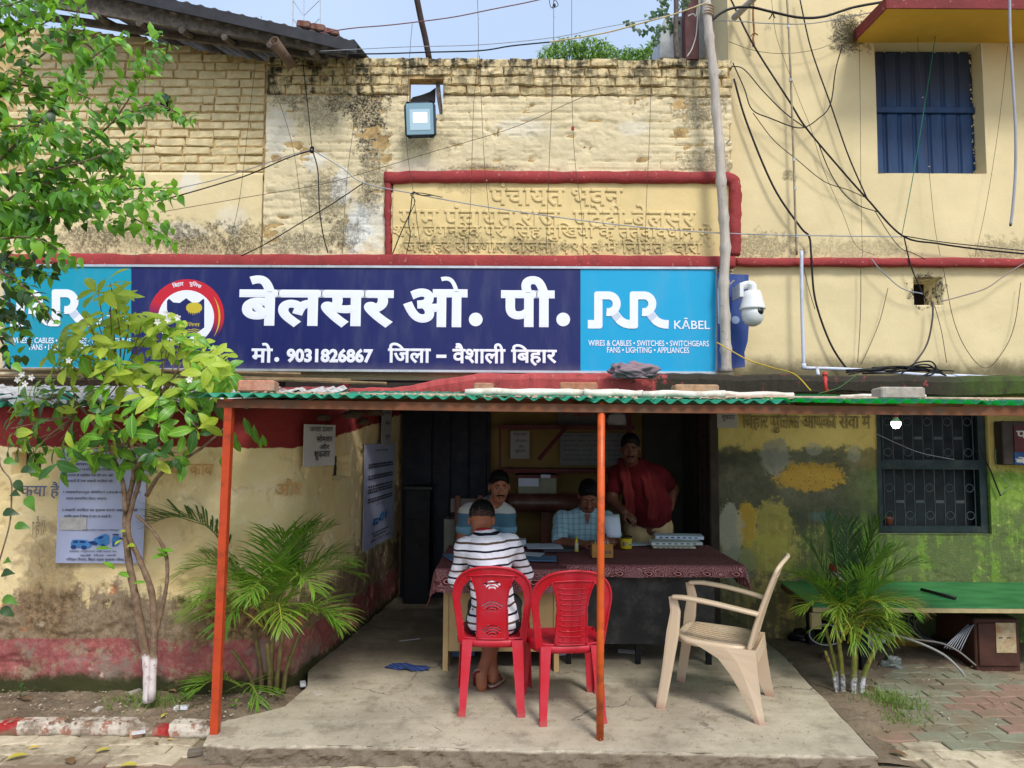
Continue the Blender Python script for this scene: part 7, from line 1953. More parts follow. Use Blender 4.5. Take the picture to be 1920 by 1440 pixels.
# ------------------------------------------------------------------ palms
m_pl = [leaf_mat('palm_leaf', (62, 110, 32), (128, 168, 60), .32, .4), leaf_mat('palm_leaf_yellow', (96, 130, 40), (150, 174, 66), .3, .42), leaf_mat('palm_leaf_dark', (22, 58, 24), (44, 88, 36), .18, .38), leaf_mat('dry_palm_leaf', (150, 120, 76), (176, 150, 104), .2, .7)]
m_rach = [std('palm_stalk', (128, 146, 62), .2, .5, 10, .1, 40), std('palm_stalk_yellow', (176, 164, 60), .2, .5, 10, .1, 40)]
def frond(par, base, az, el, Ln, droop, n=24, ll=.26, mi=0, width=.017, twist=0, spread=.9, tipdroop=.5, stalk=.28, name='frond'):
 d = V(math.cos(az) * math.cos(el), math.sin(az) * math.cos(el), math.sin(el)); p = Vector(base); pts = [p.copy()]; dirs = []
 N = 22
 for i in range(N):
  dirs.append(d.copy()); p = p + d * Ln / N; pts.append(p.copy()); d = (d + V(0, 0, -droop / N * (.4 + 1.4 * i / N))).normalized()
 dirs.append(d)
 mb = MB(); mb.tube(pts, [.0075 * (1 - .85 * i / N) for i in range(N + 1)], 5, 1)
 uv = [(.5, .5)] * len(mb.v)
 side0 = V(-math.sin(az), math.cos(az), 0)
 for k in range(n):
  t = stalk + (1 - stalk) * (k + .5) / n
  i = min(int(t * N), N - 1); c = pts[i].lerp(pts[i + 1], t * N - i); dd = dirs[i]
  up = side0.cross(dd); up = up if up.z > 0 else -up
  u = (t - stalk) / (1 - stalk)
  le = ll * (.55 + .9 * math.sin(math.pi * min(1, u * .9 + .12))) * RN.uniform(.72, 1.12)
  for s in (-1, 1):
   a = spread * (1 - .55 * u) + RN.uniform(-.2, .2)
   ld = (dd * math.cos(a) + side0 * s * math.sin(a) + up * RN.uniform(.05, .5)).normalized()
   q = c.copy(); o = len(mb.v); M_ = 5; w0 = width * (1 - .3 * u)
   for j in range(M_ + 1):
    tt = j / M_; w = w0 * .5 * (math.sin(math.pi * (.12 + .86 * tt)) ** .8)
    wd = ld.cross(up).normalized()
    mb.v += [tuple(q - wd * w), tuple(q + up * w * .35), tuple(q + wd * w)]; uv += [(0, tt), (.5, tt), (1, tt)]
    q = q + ld * le / M_; ld = (ld + V(0, 0, -tipdroop / M_ * (tt + .15) * 1.6)).normalized()
   for j in range(M_):
    for b in (0, 1): mb.f.append((o + j * 3 + b, o + j * 3 + b + 1, o + j * 3 + b + 4, o + j * 3 + b + 3)); mb.m.append(0)
 ob = mb.build(name, [m_pl[mi], m_rach[1 if mi in (1, 3) else 0]], par, True); set_uv(ob.data, uv)
 return ob
def canes(par, base, lst, mat, n=8):
 for (dx, dy, h, lx, ly, r) in lst:
  b = Vector(base) + V(dx, dy, -.02); mb = MB(); q = spline([b, b + V(lx * .2, ly * .2, h * .4), b + V(lx, ly, h)], 7); mb.tube(q, [r * (1.12 if i % 4 == 0 else 1) * (1 - .25 * i / len(q)) for i in range(len(q))], n); mb.build('cane', mat, par, True)
R_ = math.radians
pb = PZ(505, 1296, -.03)
pal = thing('palm', 'bushy areca palm with arching fronds behind the square orange post', 'palm', pb)
g = G('palm_cane'); n = g.noise(18, 5, .7, g.scalev((2, 2, .4))); col = g.mix(g.ramp(n, .35, .65), L(92, 92, 40), L(126, 112, 72)); m_cane = g.out(g.mix(g.ramp(g.noise(9, 5), .5, .62), col, L(104, 82, 60)), .8, .25, n, .5, .008)
canes(pal, pb, [(-.05, 0, .42, -.06, .0, .018), (0, .02, .5, .0, .02, .02), (.05, -.02, .46, .05, -.02, .018), (.08, .03, .40, .1, .03, .016), (-.09, -.02, .3, -.14, -.04, .014), (.02, -.05, .36, .0, -.08, .016)], m_cane)
fr = [(178, 58, .9, 1.4, 0), (150, 40, .8, 1.5, 0), (195, 42, .85, 1.6, 0), (215, 30, .75, 1.5, 1), (235, 45, .8, 1.8, 0), (255, 38, .75, 1.9, 0), (275, 50, .8, 1.9, 0), (295, 40, .78, 1.9, 1), (315, 45, .85, 1.7, 0), (335, 35, .8, 1.6, 0), (350, 48, .9, 1.4, 0), (12, 40, .8, 1.4, 0), (30, 60, .8, 1.4, 0), (100, 66, .7, 1.4, 0), (325, 62, .85, 1.6, 0), (285, 64, .8, 1.9, 0), (200, 34, .65, 1.5, 1), (340, 36, .7, 1.5, 0), (265, 52, .6, 1.9, 1), (5, 15, .6, 1.2, 3), (300, 70, .85, 1.7, 0), (60, 64, .8, 1.5, 2), (140, 62, .8, 1.5, 0), (20, 56, .85, 1.5, 0)]
for az, el, Ln, dr, mi in fr:
 frond(pal, pb + V(math.cos(R_(az)) * .05, math.sin(R_(az)) * .05, RN.uniform(.36, .58)), R_(az), R_(min(el + 14, 80)), Ln * .74, dr * 1.25, 22, .20, mi, .014, 0, 1.0, .9)
frond(pal, pb + V(-.12, -.05, .55), R_(186), R_(72), .95, 2.3, 30, .26, 2, .020, 0, 1.1, .15, .42)
for az, el in ((200, 35), (170, 30), (230, 40), (310, 30)): frond(pal, pb + V(-.16, -.06, .05), R_(az), R_(el), .34, 1.6, 12, .15, 0, .012, 0, .9, .6)
pb2 = PZ(1592, 1300, -.09)
pa2 = thing('palm', 'slender areca palm with whitewashed cane bases beside the concrete slab on the right', 'palm', pb2)
g = G('striped_palm_cane'); n = g.noise(18, 5, .7, g.scalev((2, 2, .4))); z = g.sep()[2]
col = g.mix(g.ramp(n, .35, .65), L(112, 124, 52), L(160, 150, 70)); col = g.mix(g.ramp(g.noise(7, 5), .55, .62), col, L(110, 84, 62)); w_ = g.ramp(g.m('MULTIPLY_ADD', g.noise(30, 5, .7), .22, z), .16, .12)
m_cane2 = g.out(g.mix(w_, col, g.mix(g.ramp(g.noise(40, 4), .45, .6), L(206, 204, 204), L(130, 120, 112))), .75, .3, n, .5, .008)
canes(pa2, pb2, [(-.085, 0, .30, -.07, .0, .013), (-.03, .02, .52, -.03, .02, .018), (.02, -.02, .5, .02, -.02, .019), (.055, .03, .52, .05, .03, .016), (.075, -.01, .42, .16, .0, .019), (-.05, .05, .45, -.06, .05, .013)], m_cane2)
fr = [(150, 66, .80, .9, 2), (115, 74, .85, .8, 2), (60, 66, .85, .9, 2), (25, 55, .85, 1.1, 0), (350, 50, .85, 1.2, 0), (330, 60, .8, 1.1, 0), (300, 62, .7, 1.5, 0), (270, 66, .75, 1.4, 0), (245, 60, .7, 1.5, 2), (215, 58, .7, 1.4, 0), (190, 50, .65, 1.5, 1), (170, 55, .7, 1.3, 0), (285, 45, .55, 1.9, 1), (235, 42, .5, 1.9, 1), (340, 32, .62, 1.6, 3), (10, 68, .9, 1.0, 2), (320, 35, .6, 1.8, 0), (200, 30, .5, 1.5, 1)]
for az, el, Ln, dr, mi in fr:
 frond(pa2, pb2 + V(math.cos(R_(az)) * .04, math.sin(R_(az)) * .04, RN.uniform(.40, .60)), R_(az), R_(min(el + 9, 84)), Ln * .72, dr, 24, .15, mi, .011, 0, .75, .8)
for k in range(16): frond(pa2, pb2 + V(RN.uniform(-.06, .06), RN.uniform(-.06, .02), RN.uniform(.3, .48)), R_(RN.uniform(200, 340)), R_(RN.uniform(62, 80)), RN.uniform(.3, .45), 3.4, 8, .16, RN.choice((0, 1, 1)), .010, 0, .6, .9, .4)

# ------------------------------------------------------------------ grass, weeds, distant trees, fig sapling
m_gr = leaf_mat('grass_blade', (72, 110, 42), (128, 152, 70), .25, .5)
def tuft(px, py, z, n, rx, ry, hmax, name='grass', mat=m_gr):
 c = PZ(px, py, z); mb = MB(); uv = []
 for k in range(n):
  b = c + V(RN.gauss(0, rx * .5), RN.gauss(0, ry * .5), 0); h = hmax * RN.uniform(.4, 1); d = V(RN.uniform(-.6, .6), RN.uniform(-.6, .6), 1).normalized(); w = RN.uniform(.0018, .0036); e = V(RN.uniform(-1, 1), RN.uniform(-1, 1), 0).normalized() * w
  m1 = b + d * h * .55; t = b + d * h + V(d.x, d.y, -.4) * h * .4
  mb.add([b - e, b + e, m1 + e * .8, m1 - e * .8, t], [(0, 1, 2, 3), (3, 2, 4)]); uv += [(0, 0), (1, 0), (1, .5), (0, .5), (.5, 1)]
 o = mb.build(name, mat); set_uv(o.data, uv); tag(o, kind='stuff'); return o
tuft(272, 1322, -.045, 260, .28, .12, .11); tuft(1662, 1318, -.10, 320, .22, .20, .12); tuft(1690, 1350, -.10, 120, .2, .12, .06); tuft(345, 1312, -.045, 60, .12, .06, .05)
T_w = [leaf_tmpl(1, .5, .3, .2, .5, 4)]
for k, (px, py, n, s, l) in enumerate(((222, 1288, 4, .06, 'small dark weed at the foot of the wall left of the shrub trunk'), (385, 1290, 5, .055, 'bright green seedling left of the square orange post'), (522, 1314, 4, .045, 'small round leaved weed in front of the palm'), (440, 1332, 4, .04, 'tiny weed right of the square orange post foot'), (345, 1318, 5, .04, 'low weed in the bed between the shrub and the post'), (38, 1310, 5, .05, 'dusty grey green weed at the left end of the bed'))):
 c = PZ(px, py, -.04); w = thing('weed', l, 'weed', c); mb = MB(); uvs = []
 for j in range(n):
  q = 2.4 * j + k; d = V(math.cos(q), math.sin(q), .7).normalized(); x = d.cross(V(0, 0, 1)).normalized(); zz = x.cross(d); v, f, uv = T_w[0]; mb.add([c + V(0, 0, .02 + .012 * j) + (x * p[0] + d * p[1] + zz * p[2]) * s for p in v], f); uvs += uv.tolist()
 o = mb.build('leaves', m_sl[0] if k != 5 else m_sl[2], w, True); set_uv(o.data, uvs); mb = MB(); mb.tube([c - V(0, 0, .03), c + V(0, 0, .06)], .002, 4); mb.build('stem', m_bark, w)
T_far = [leaf_tmpl(1, .36, .3, .15, .5, 3)]
m_far = [leaf_mat('far_leaf', (80, 126, 50), (150, 184, 84), .3, .5), leaf_mat('far_leaf_dark', (38, 76, 32), (70, 116, 46), .2, .5)]
for (blobs, lab) in (([(1060, 96, 34, 26), (1110, 92, 40, 24), (1085, 110, 60, 26), (1135, 104, 30, 22), (1030, 106, 22, 20)], 'round leafy treetop showing above the parapet left of the fig twigs'), ([(1180, 104, 26, 18), (1215, 106, 20, 20), (1225, 92, 12, 18), (1195, 112, 40, 16)], 'smaller pale treetop above the parapet beside the cooler box')):
 Yt = 19.0; c0_ = P(blobs[0][0], 200, Yt); t = thing('tree', lab, 'tree', (c0_.x, Yt, -.1)); it = []
 for (x, y, a, b) in blobs:
  for k in range(int(a * b / 2.2)):
   q, r = RN.random() * 6.28, RN.random() ** .4; p = P(x + a * r * math.cos(q), y + b * r * math.sin(q), Yt + RN.uniform(-.5, .5))
   it.append((p, rv(1) + V(0, 0, -.3), V(0, -.5, 1) + rv(.4), RN.uniform(.10, .20), 0 if RN.random() < .65 else 1, 0))
 foliage(t, it, T_far, m_far, 0); mb = MB(); mb.tube([(c0_.x, Yt, -.1), (c0_.x + .2, Yt, 6), (c0_.x + .4, Yt, P(0, 100, Yt).z)], [.3, .25, .1], 8); mb.build('trunk', m_bark, t)
fig = thing('fig_sapling', 'fig sapling with dark heart shaped leaves rooted on the roof by the cooler box', 'sapling', P(1268, 108, 6.75))
it = []; mb = MB(); T_fig = [leaf_tmpl(1, .86, .2, .1, .34, 6, 1.5)]; rr = random.Random(3)
for b in ([(1275, 100), (1262, 60), (1240, 55), (1205, 58), (1172, 48)], [(1262, 60), (1250, 30), (1240, 10), (1232, -20)], [(1250, 30), (1230, 28), (1215, 40)], [(1240, 55), (1225, 75), (1232, 88)], [(1240, 12), (1262, -8), (1280, 8)], [(1272, 20), (1282, 4), (1290, -20)]):
 q = spline([P(x, y, 6.72) for x, y in b], 8); mb.tube(q, [.006 * (1 - .6 * i / len(q)) for i in range(len(q))], 5)
 for i in range(4, len(q)):
  for _ in range(2):
   if rr.random() < .72: it.append((q[i] + V(rr.uniform(-.03, .03), rr.uniform(-.08, .0), rr.uniform(-.04, .04)), V(rr.uniform(-.6, .6), -.2, -1), V(rr.uniform(-.6, .6), -1, .3), rr.uniform(.035, .06), 0, 0))
mb.build('branch', m_bark, fig)
foliage(fig, it, T_fig, [leaf_mat('fig_leaf', (34, 66, 40), (64, 100, 56), .2, .4)], 300)
# ------------------------------------------------------------------ wires, cables, pipes
m_wb = std('black_cable', (22, 22, 24), .2, .5, 10, 0)
m_wg = std('pale_grey_cable', (150, 152, 158), .15, .5, 10, 0)
m_wbr = std('brown_wire', (74, 60, 50), .2, .6, 10, 0)
m_wrd = std('red_brown_cord', (126, 84, 84), .2, .7, 10, 0)
m_wy = std('yellow_cord', (206, 170, 50), .1, .7, 10, 0)
m_wgr = std('green_cord', (40, 120, 90), .1, .7, 10, 0)
m_pvc = std('grey_white_pvc', (196, 202, 216), .06, .4, 8, .05, 30, spec=.5, dirt=(150, 146, 140), damt=.3)
def wire(label, pts, r, mat, name='wire', cat='wire', k=8, n=5, group=None):
 q = spline([P(x, y, Y) for x, y, Y in pts], k)
 mb = MB(); mb.tube(q, r, n); return tag(mb.build(name, mat, None, True), label, cat, group)
def wy(pts, Y): return [(x, y, Y) for x, y in pts]
YW = YR - .07
wire('thick black conduit cable arching from the bamboo pole to the sunshade', wy([(1330, 44), (1350, 26), (1376, 15), (1410, 14), (1450, 23), (1500, 33), (1545, 31), (1600, 14), (1665, 2), (1720, -10)], 6.0), .0115, m_wb, 'cable', 'cable')
wire('black cable running diagonally across the plaster house to the far right', wy([(1366, -10), (1412, 83), (1480, 190), (1510, 238), (1570, 310), (1625, 372), (1692, 442), (1760, 457), (1840, 468), (1940, 478)], YW), .0085, m_wb, 'cable', 'cable')
wire('thinner black cable alongside the diagonal one at the far right', wy([(1692, 442), (1760, 453), (1840, 462), (1940, 472)], YW - .02), .005, m_wb, 'cable', 'cable')
wire('steep black cable falling from the top to the middle of the plaster house', wy([(1498, -10), (1515, 70), (1530, 120), (1557, 195), (1590, 290), (1626, 373)], YW), .0065, m_wb, 'cable', 'cable')
wire('thick black cable sweeping from the parapet corner down to the ledge', wy([(1376, 148), (1400, 230), (1450, 350), (1500, 425), (1517, 444), (1521, 480), (1528, 560), (1555, 640), (1585, 688), (1600, 698)], YW), .0095, m_wb, 'cable', 'cable')
wire('black wire drooping from the parapet corner to the cable junction', wy([(1370, 124), (1395, 130), (1430, 170), (1470, 210), (1510, 240)], YW - .01), .005, m_wb)
wire('black looping wire from the parapet corner up to the frayed tuft', wy([(1374, 118), (1395, 165), (1410, 205), (1445, 222), (1500, 240), (1535, 222), (1557, 195), (1567, 130), (1580, 84)], YW - .03), .0055, m_wb)
wire('thin dark wire crossing the steel conduit below the loop', wy([(1412, 212), (1450, 262), (1495, 300), (1545, 340), (1590, 356), (1626, 372)], YW), .004, m_wbr)
wire('dark wire hanging below the diagonal cable at the middle of the house', wy([(1533, 265), (1555, 320), (1580, 360), (1610, 385), (1645, 397)], YW), .0045, m_wb)
wire('black wire dropping from the cable junction to the small dark hole', wy([(1695, 444), (1703, 480), (1712, 510), (1728, 545), (1737, 565)], YW - .01), .006, m_wb)
wire('thin dark twisted wire falling beside the cable junction', wy([(1640, 395), (1668, 440), (1690, 466), (1710, 474), (1735, 486)], YW), .0035, m_wb)
wire('thick grey brown cable hanging from the small dark hole to the ledge', wy([(1749, 566), (1748, 600), (1738, 645), (1715, 680), (1698, 694)], YW - .02), .008, std('dusty_cable', (84, 78, 76), .2, .6))
wire('pale wire curving from the red band into the small dark hole', wy([(1634, 485), (1650, 505), (1690, 540), (1730, 551)], YW - .02), .005, m_wg)
wire('pale wire curving up right from the small dark hole', wy([(1765, 565), (1800, 556), (1850, 540), (1890, 512), (1930, 488)], YW - .02), .0055, std('pinkish_grey_wire', (150, 132, 126), .15, .6))
wire('long pale grey double cable sloping across the plaque', wy([(584, 280), (640, 314), (682, 343), (780, 364), (900, 386), (1050, 408), (1180, 424), (1300, 434), (1400, 439), (1540, 442), (1690, 444)], 6.02), .0052, m_wg, 'cable', 'cable')
wire('black cable sagging left from the cable knot into the tree', wy([(584, 282), (540, 296), (470, 326), (420, 342), (330, 368), (200, 400)], 6.0), .0055, m_wb, 'cable', 'cable')
wire('grey cable sagging left just above the black one', wy([(584, 281), (540, 292), (470, 316), (400, 338), (320, 356), (200, 384)], 6.02), .004, m_wg, 'cable', 'cable')
wire('black wire hanging down from the cable knot to the red band', wy([(586, 282), (596, 320), (599, 390), (606, 440), (615, 474)], 6.0), .0055, m_wb)
wire('black wire rising from the cable knot to the parapet top', wy([(585, 280), (577, 200), (567, 112)], 6.05), .0045, m_wb)
wire('black wire sloping down left from the grey cable to the red band', wy([(680, 344), (620, 384), (560, 420), (500, 456), (452, 480)], 6.02), .005, m_wb)
wire('thin wire sloping up right below the flood light', wy([(300, 398), (450, 372), (600, 346), (690, 322), (800, 288), (960, 240), (1074, 190), (1110, 176)], 6.06), .0026, m_wbr)
wire('black bundle of wires hanging in front of the plaque left end', wy([(812, 366), (790, 366), (775, 360), (772, 374), (768, 400), (752, 436), (736, 476)], 6.0), .005, m_wb)
wire('second black strand hanging in front of the plaque left end', wy([(830, 370), (790, 362), (770, 364), (778, 378), (766, 410), (769, 440), (762, 476)], 5.99), .004, m_wb)
# overhead lines against the sky
wire('reddish cord crossing the sky on the left above the parapet', wy([(600, 62), (660, 53), (720, 48), (775, 42), (850, 32), (920, 18), (1000, 2), (1060, -14)], 5.5), .0045, m_wrd, 'cord', 'cord')
wire('dark line sagging across the sky just above the parapet', wy([(600, 100), (700, 101), (800, 98), (900, 95), (960, 86), (1030, 79)], 5.6), .0058, m_wb)
wire('pale yellow line continuing up right to the bamboo pole', wy([(1030, 79), (1100, 68), (1150, 58), (1200, 44), (1260, 28), (1328, 4)], 5.6), .0062, std('dull_yellow_line', (190, 172, 130), .15, .7))
wire('thin grey line running beside the yellow line', wy([(600, 96), (760, 88), (900, 84), (1040, 70), (1130, 52), (1260, 28)], 5.65), .003, m_wg)
wire('pale wire level across the top of the plaster house', wy([(1330, 40), (1370, 39), (1440, 44), (1520, 44), (1600, 30), (1660, 18)], 6.05), .0045, m_wg)
wire('white wire loop hanging beside the bamboo pole top', wy([(1290, 30), (1300, 26), (1305, 30), (1308, 10), (1306, 60), (1298, 90), (1288, 106)], 6.1), .005, std('white_wire', (206, 200, 192), .05, .6))
wire('thin grey wire dipping from the parapet corner to the frayed tuft', wy([(1366, 78), (1420, 96), (1480, 100), (1540, 90), (1590, 66)], YW), .003, std('olive_wire', (120, 118, 90), .1, .7))
# vertical strings of tiny lights
strs = [(897, [(895, -10), (897, 60), (896, 108), (888, 200), (884, 330), (878, 474)], 'string of tiny lights hanging in front of the plaque under the word end'), (905, [(899, 104), (903, 200), (908, 300), (917, 400), (922, 468)], 'second hanging light string beside the first, right of the flood light'),
  (1072, [(1072, -10), (1072, 105), (1073, 200), (1078, 300), (1090, 400), (1094, 478)], 'hanging string with a small red clip near the plaque middle'), (1035, [(1038, -5), (1038, 60), (1036, 160), (1030, 300), (1024, 474)], 'light string with a knotted top against the sky'),
  (1222, [(1222, 108), (1218, 250), (1212, 380), (1209, 478)], 'light string hanging near the plaque right end'), (770, [(773, 44), (768, 108), (762, 256), (776, 370), (790, 474)], 'light string passing behind the flood light'),
  (520, [(505, 150), (530, 210), (552, 290), (566, 400), (575, 474)], 'thin string hanging left of the cable knot'), (480, [(490, 30), (480, 110), (466, 230), (448, 380), (424, 476)], 'thin string hanging at the end of the exposed brickwork'), (660, [(664, 230), (650, 340), (642, 474)], 'thin string over the dark water stain'),
  (275, [(274, -10), (273, 60), (270, 240), (264, 350)], 'light string hanging from the roof into the tree'), (330, [(330, 0), (318, 70), (300, 160)], 'short light string under the dark fascia plank'),
  (1613, [(1611, 80), (1613, 200), (1614, 340), (1617, 482)], 'thin string hanging left of the navy shutters'), (1740, [(1716, -10), (1722, 98), (1727, 160), (1734, 260), (1742, 322), (1752, 420), (1763, 480)], 'light string falling across the navy shutters'), (1880, [(1890, 84), (1872, 240), (1850, 380), (1828, 482)], 'brown string hanging right of the navy shutters'),
  (1455, [(1446, -5), (1454, 60), (1470, 110), (1500, 190), (1520, 240), (1545, 320), (1580, 400), (1605, 460), (1640, 478)], 'thin pale wire wandering down across the steel conduit')]
m_tiny = std('tiny_clear_bulb', (220, 216, 206), .05, .3, 5, 0)
for k, (x, pts, l) in enumerate(strs):
 Yk = 6.05 if pts[-1][0] < 1300 else YW - .03
 t = thing('light_string', l, 'light string', P(pts[-1][0], pts[-1][1], Yk), 'thin strings hanging down the facades')
 q = spline([P(a, b, Yk) for a, b in pts], 8); mb = MB(); mb.tube(q, .0021, 4); mb.build('wire', m_wbr, t)
 for i in range(5 + k % 3, len(q) - 2, 13): mb = MB(); mb.tube([q[i], q[i] + V(.012, -.004, .004)], .003, 5); mb.build('bulb', m_tiny, t)
wire('long green cord slanting across the navy shutters', wy([(1764, -10), (1752, 80), (1735, 190), (1712, 330), (1690, 446)], YW - .05), .0035, m_wgr, 'cord', 'cord')
mb = MB(); c = P(1074, 240, 6.0); mb.box((c.x - .012, c.y, c.z - .016), (c.x + .012, c.y + .02, c.z + .016), 0, None, .003); tag(mb.build('red_clip', std('red_clip_plastic', (150, 30, 40), .1, .5)), 'small red clip on a string below the parapet', 'clip')
mb = MB(); c = P(1040, 10, 6.0); mb.tube(spline([c + V(-.05, 0, .06), c + V(-.03, 0, -.02), c + V(.03, 0, .0), c + V(.0, 0, .05), c + V(-.02, 0, -.03)], 6), .003, 4); mb.ball(c, (.010, .01, .02), 6); tag(mb.build('knot', m_wb), 'small black knot of wire against the sky above the parapet', 'wire knot')
mb = MB(); c = P(585, 281, 5.99)
for k in range(3): mb.tube([c + V(.016 * math.cos(q) , -.01 + .006 * k, .022 * math.sin(q) + .01 * (k - 1)) for q in np.linspace(0, 6.28, 12)], .004, 4)
tag(mb.build('cable_knot', m_wb), 'small black knot where cables meet left of the water stain', 'wire knot')
# dangling wires under the hole
for k, (pts, l) in enumerate((([(1614, 505), (1614, 560), (1612, 620), (1608, 680)], 'thin wire hanging on the lower yellow wall left of the dark hole'), ([(1665, 540), (1650, 600), (1630, 650), (1615, 682)], 'thin slanting wire on the lower yellow wall'), ([(1752, 572), (1765, 620), (1775, 680)], 'thin frayed wire below the small dark hole'), ([(1768, 500), (1788, 600), (1815, 660), (1848, 690), (1880, 660), (1902, 610), (1914, 530)], 'thin wire drooping in a wide loop at the far right'), ([(1508, 505), (1516, 540), (1528, 580)], 'short thin wire beside the white water pipe'))):
 wire(l, wy(pts, YR - .05), .003, m_wbr)
wire('yellow cord from behind the bamboo pole down to the awning', [(1344, 642, 5.9), (1375, 660, 5.85), (1405, 676, 5.8), (1450, 690, 5.6), (1490, 702, 5.3), (1520, 732, 5.0)], .005, m_wy, 'cord', 'cord')
wire('green cord lying over the red ledge', [(1608, 702, 5.5), (1590, 715, 5.4), (1570, 728, 5.2), (1535, 738, 5.0)], .004, std('dull_green_cord', (60, 96, 50), .1, .7), 'cord', 'cord')
# heap of cables on the ledge
cab = thing('cable_heap', 'tangled heap of black cables lying on the ledge at the right', 'cables', P(1690, 702, 5.85))
rr = random.Random(8)
for k in range(9):
 x0, x1 = rr.uniform(1585, 1640), rr.uniform(1730, 1790); y = rr.uniform(690, 702)
 q = spline([P(x0, y + rr.uniform(-2, 4), 5.8), P(x0 + 50, y - rr.uniform(0, 5), 5.76), P((x0 + x1) / 2 + 10, y - rr.uniform(-3, 7), 5.8), P(x1 - 20, y + rr.uniform(-4, 3), 5.78), P(x1, y + 4, 5.8)], 7); mb = MB(); mb.tube(q, rr.uniform(.005, .008), 5); mb.build('cable', m_wb, cab, True)
for pts in ([(1700, 690), (1720, 680), (1745, 678), (1755, 690), (1745, 703), (1700, 706)], [(1690, 700), (1715, 686), (1740, 684), (1750, 694), (1730, 705)]):
 mb = MB(); mb.tube(spline([P(x, y, 5.75) for x, y in pts], 7), .007, 5); mb.build('cable', m_wb, cab, True)
# pipes
cd = thing('steel_conduit', 'thin steel conduit rising up the plaster house beside the cables', 'conduit', P(1505, 475, YW))
mb = MB(); q = spline([P(x, y, YW - .01) for x, y in ((1474, -30), (1478, 40), (1482, 130), (1486, 240), (1488, 300), (1491, 400), (1494, 478))], 6); mb.tube(q, .010, 8); mb.build('pipe', std('galvanised_steel', (150, 140, 118), .2, .45, 12, .1, 40, metal=.5, dirt=(120, 90, 60), damt=.5), cd, True)
for y in (50, 150, 300, 354, 443): p = P(1476 + y * .042, y, YW - .01); mb = MB(); mb.lathe([(.014, -.012), (.014, .012)], p, (0, 0, 1), 10); mb.build('coupling', m_alu, cd)
wp = thing('water_pipe', 'grey white plastic water pipe turning along the ledge at the right', 'pipe', P(1505, 692, 5.95))
def pp(pts, r=.0135, Y=5.98): q = spline([P(x, y, Y) for x, y in pts], 6); mb = MB(); mb.tube(q, r, 10); return mb.build('pipe', m_pvc, wp, True)
pp([(1503, 470), (1503, 540), (1505, 620), (1507, 690)], .0150, 6.2); pp([(1507, 690), (1580, 692), (1660, 697), (1720, 702), (1790, 706)], .0150, 6.18 - .2); pp([(1788, 704), (1850, 707), (1940, 711)], .0150)
mb = MB(); mb.lathe([(.02, -.02), (.021, 0), (.02, .03)], P(1507, 688, 5.98), (0, 0, 1), 10); mb.build('elbow', m_pvc, wp, True)
mb = MB(); mb.tube([P(1532, 690, 5.95), P(1534, 702, 5.7)], .014, 8); mb.build('tee', m_pvc, wp, True)
rp = thing('red_pipe', 'short red pipe stub with collar standing on the ledge front', 'pipe', P(1549, 735, 5.5))
mb = MB(); mb.tube([P(1546, 698, 5.5), P(1549, 736, 5.45)], .014, 10); mb.build('pipe', std('red_pvc', (186, 58, 54), .1, .5), rp, True)
for y in (702, 712, 732): mb = MB(); mb.lathe([(.018, -.01), (.019, .0), (.018, .01)], P(1546.5 + (y - 700) * .08, y, 5.49), (0, 0, 1), 10); mb.build('collar', std('red_pvc', (186, 58, 54)), rp, True)
hs = thing('hanging_hose', 'grey plastic conduit hanging loose at the upper right', 'hose', P(1896, 420, 5.6))
mb = MB(); mb.tube(spline([P(x, y, 5.6) for x, y in ((1893, -30), (1894, 60), (1899, 150), (1904, 240), (1904, 320), (1899, 390), (1895, 421))], 7), .0105, 9); mb.build('hose', std('grey_conduit_plastic', (156, 156, 164), .08, .5, 8, .05), hs, True)
mb = MB(); mb.tube([P(1895, 417, 5.6), P(1894.6, 424, 5.6)], .0085, 8); mb.build('end', m_wb, hs)
# rusty bracket, hooks and the frayed tuft on the plaster house
mb = MB(); mb.tube(spline([P(x, y, YR - .06) for x, y in ((1413, -5), (1412, 30), (1414, 60), (1412, 72), (1414, 84))], 5), .009, 6); mb.tube(spline([P(x, y, YR - .07) for x, y in ((1408, 68), (1414, 62), (1421, 66))], 5), .006, 5); mb.ball(P(1413, 85, YR - .05), .014, 8)
tag(mb.build('rusty_hook', std('rust', (140, 98, 60), .3, .9, 20, .4, 50)), 'rusty iron hook hanging near the top of the plaster house', 'hook')
mb = MB(); mb.tube([P(1376, 34, 6.3), P(1424, -14, 5.9)], .03, 8); tag(mb.build('bamboo_strut', m_bam, None, True), 'pale bamboo strut poking out at the top of the plaster house', 'strut')
mb = MB(); c = P(1448, 32, YR - .06); mb.tube(spline([c + V(-.03, 0, -.02), c + V(-.01, 0, .01), c + V(.0, -.01, .03), c + V(.025, 0, -.01)], 5), .006, 5); tag(mb.build('wire_hook', m_wb), 'small black wire clamp on the upper plaster house', 'hook')
mb = MB(); rr = random.Random(2); c = P(1598, 66, YR - .05)
for k in range(160):
 a, h = rr.uniform(1.8, 4.6), rr.uniform(.04, .17); d = V(math.cos(a) * 1.0, -.3 * rr.random(), math.sin(a) * .75 + .25); b = c + V(rr.uniform(-.03, .06), 0, rr.uniform(-.08, .10)); mb.tube([b, b + d * h * .6 + V(0, 0, .01), b + d * h], .0012, 3)
tag(mb.build('dry_moss', std('dry_fibre', (84, 74, 46), .3, .95, 30, 0)), kind='stuff')

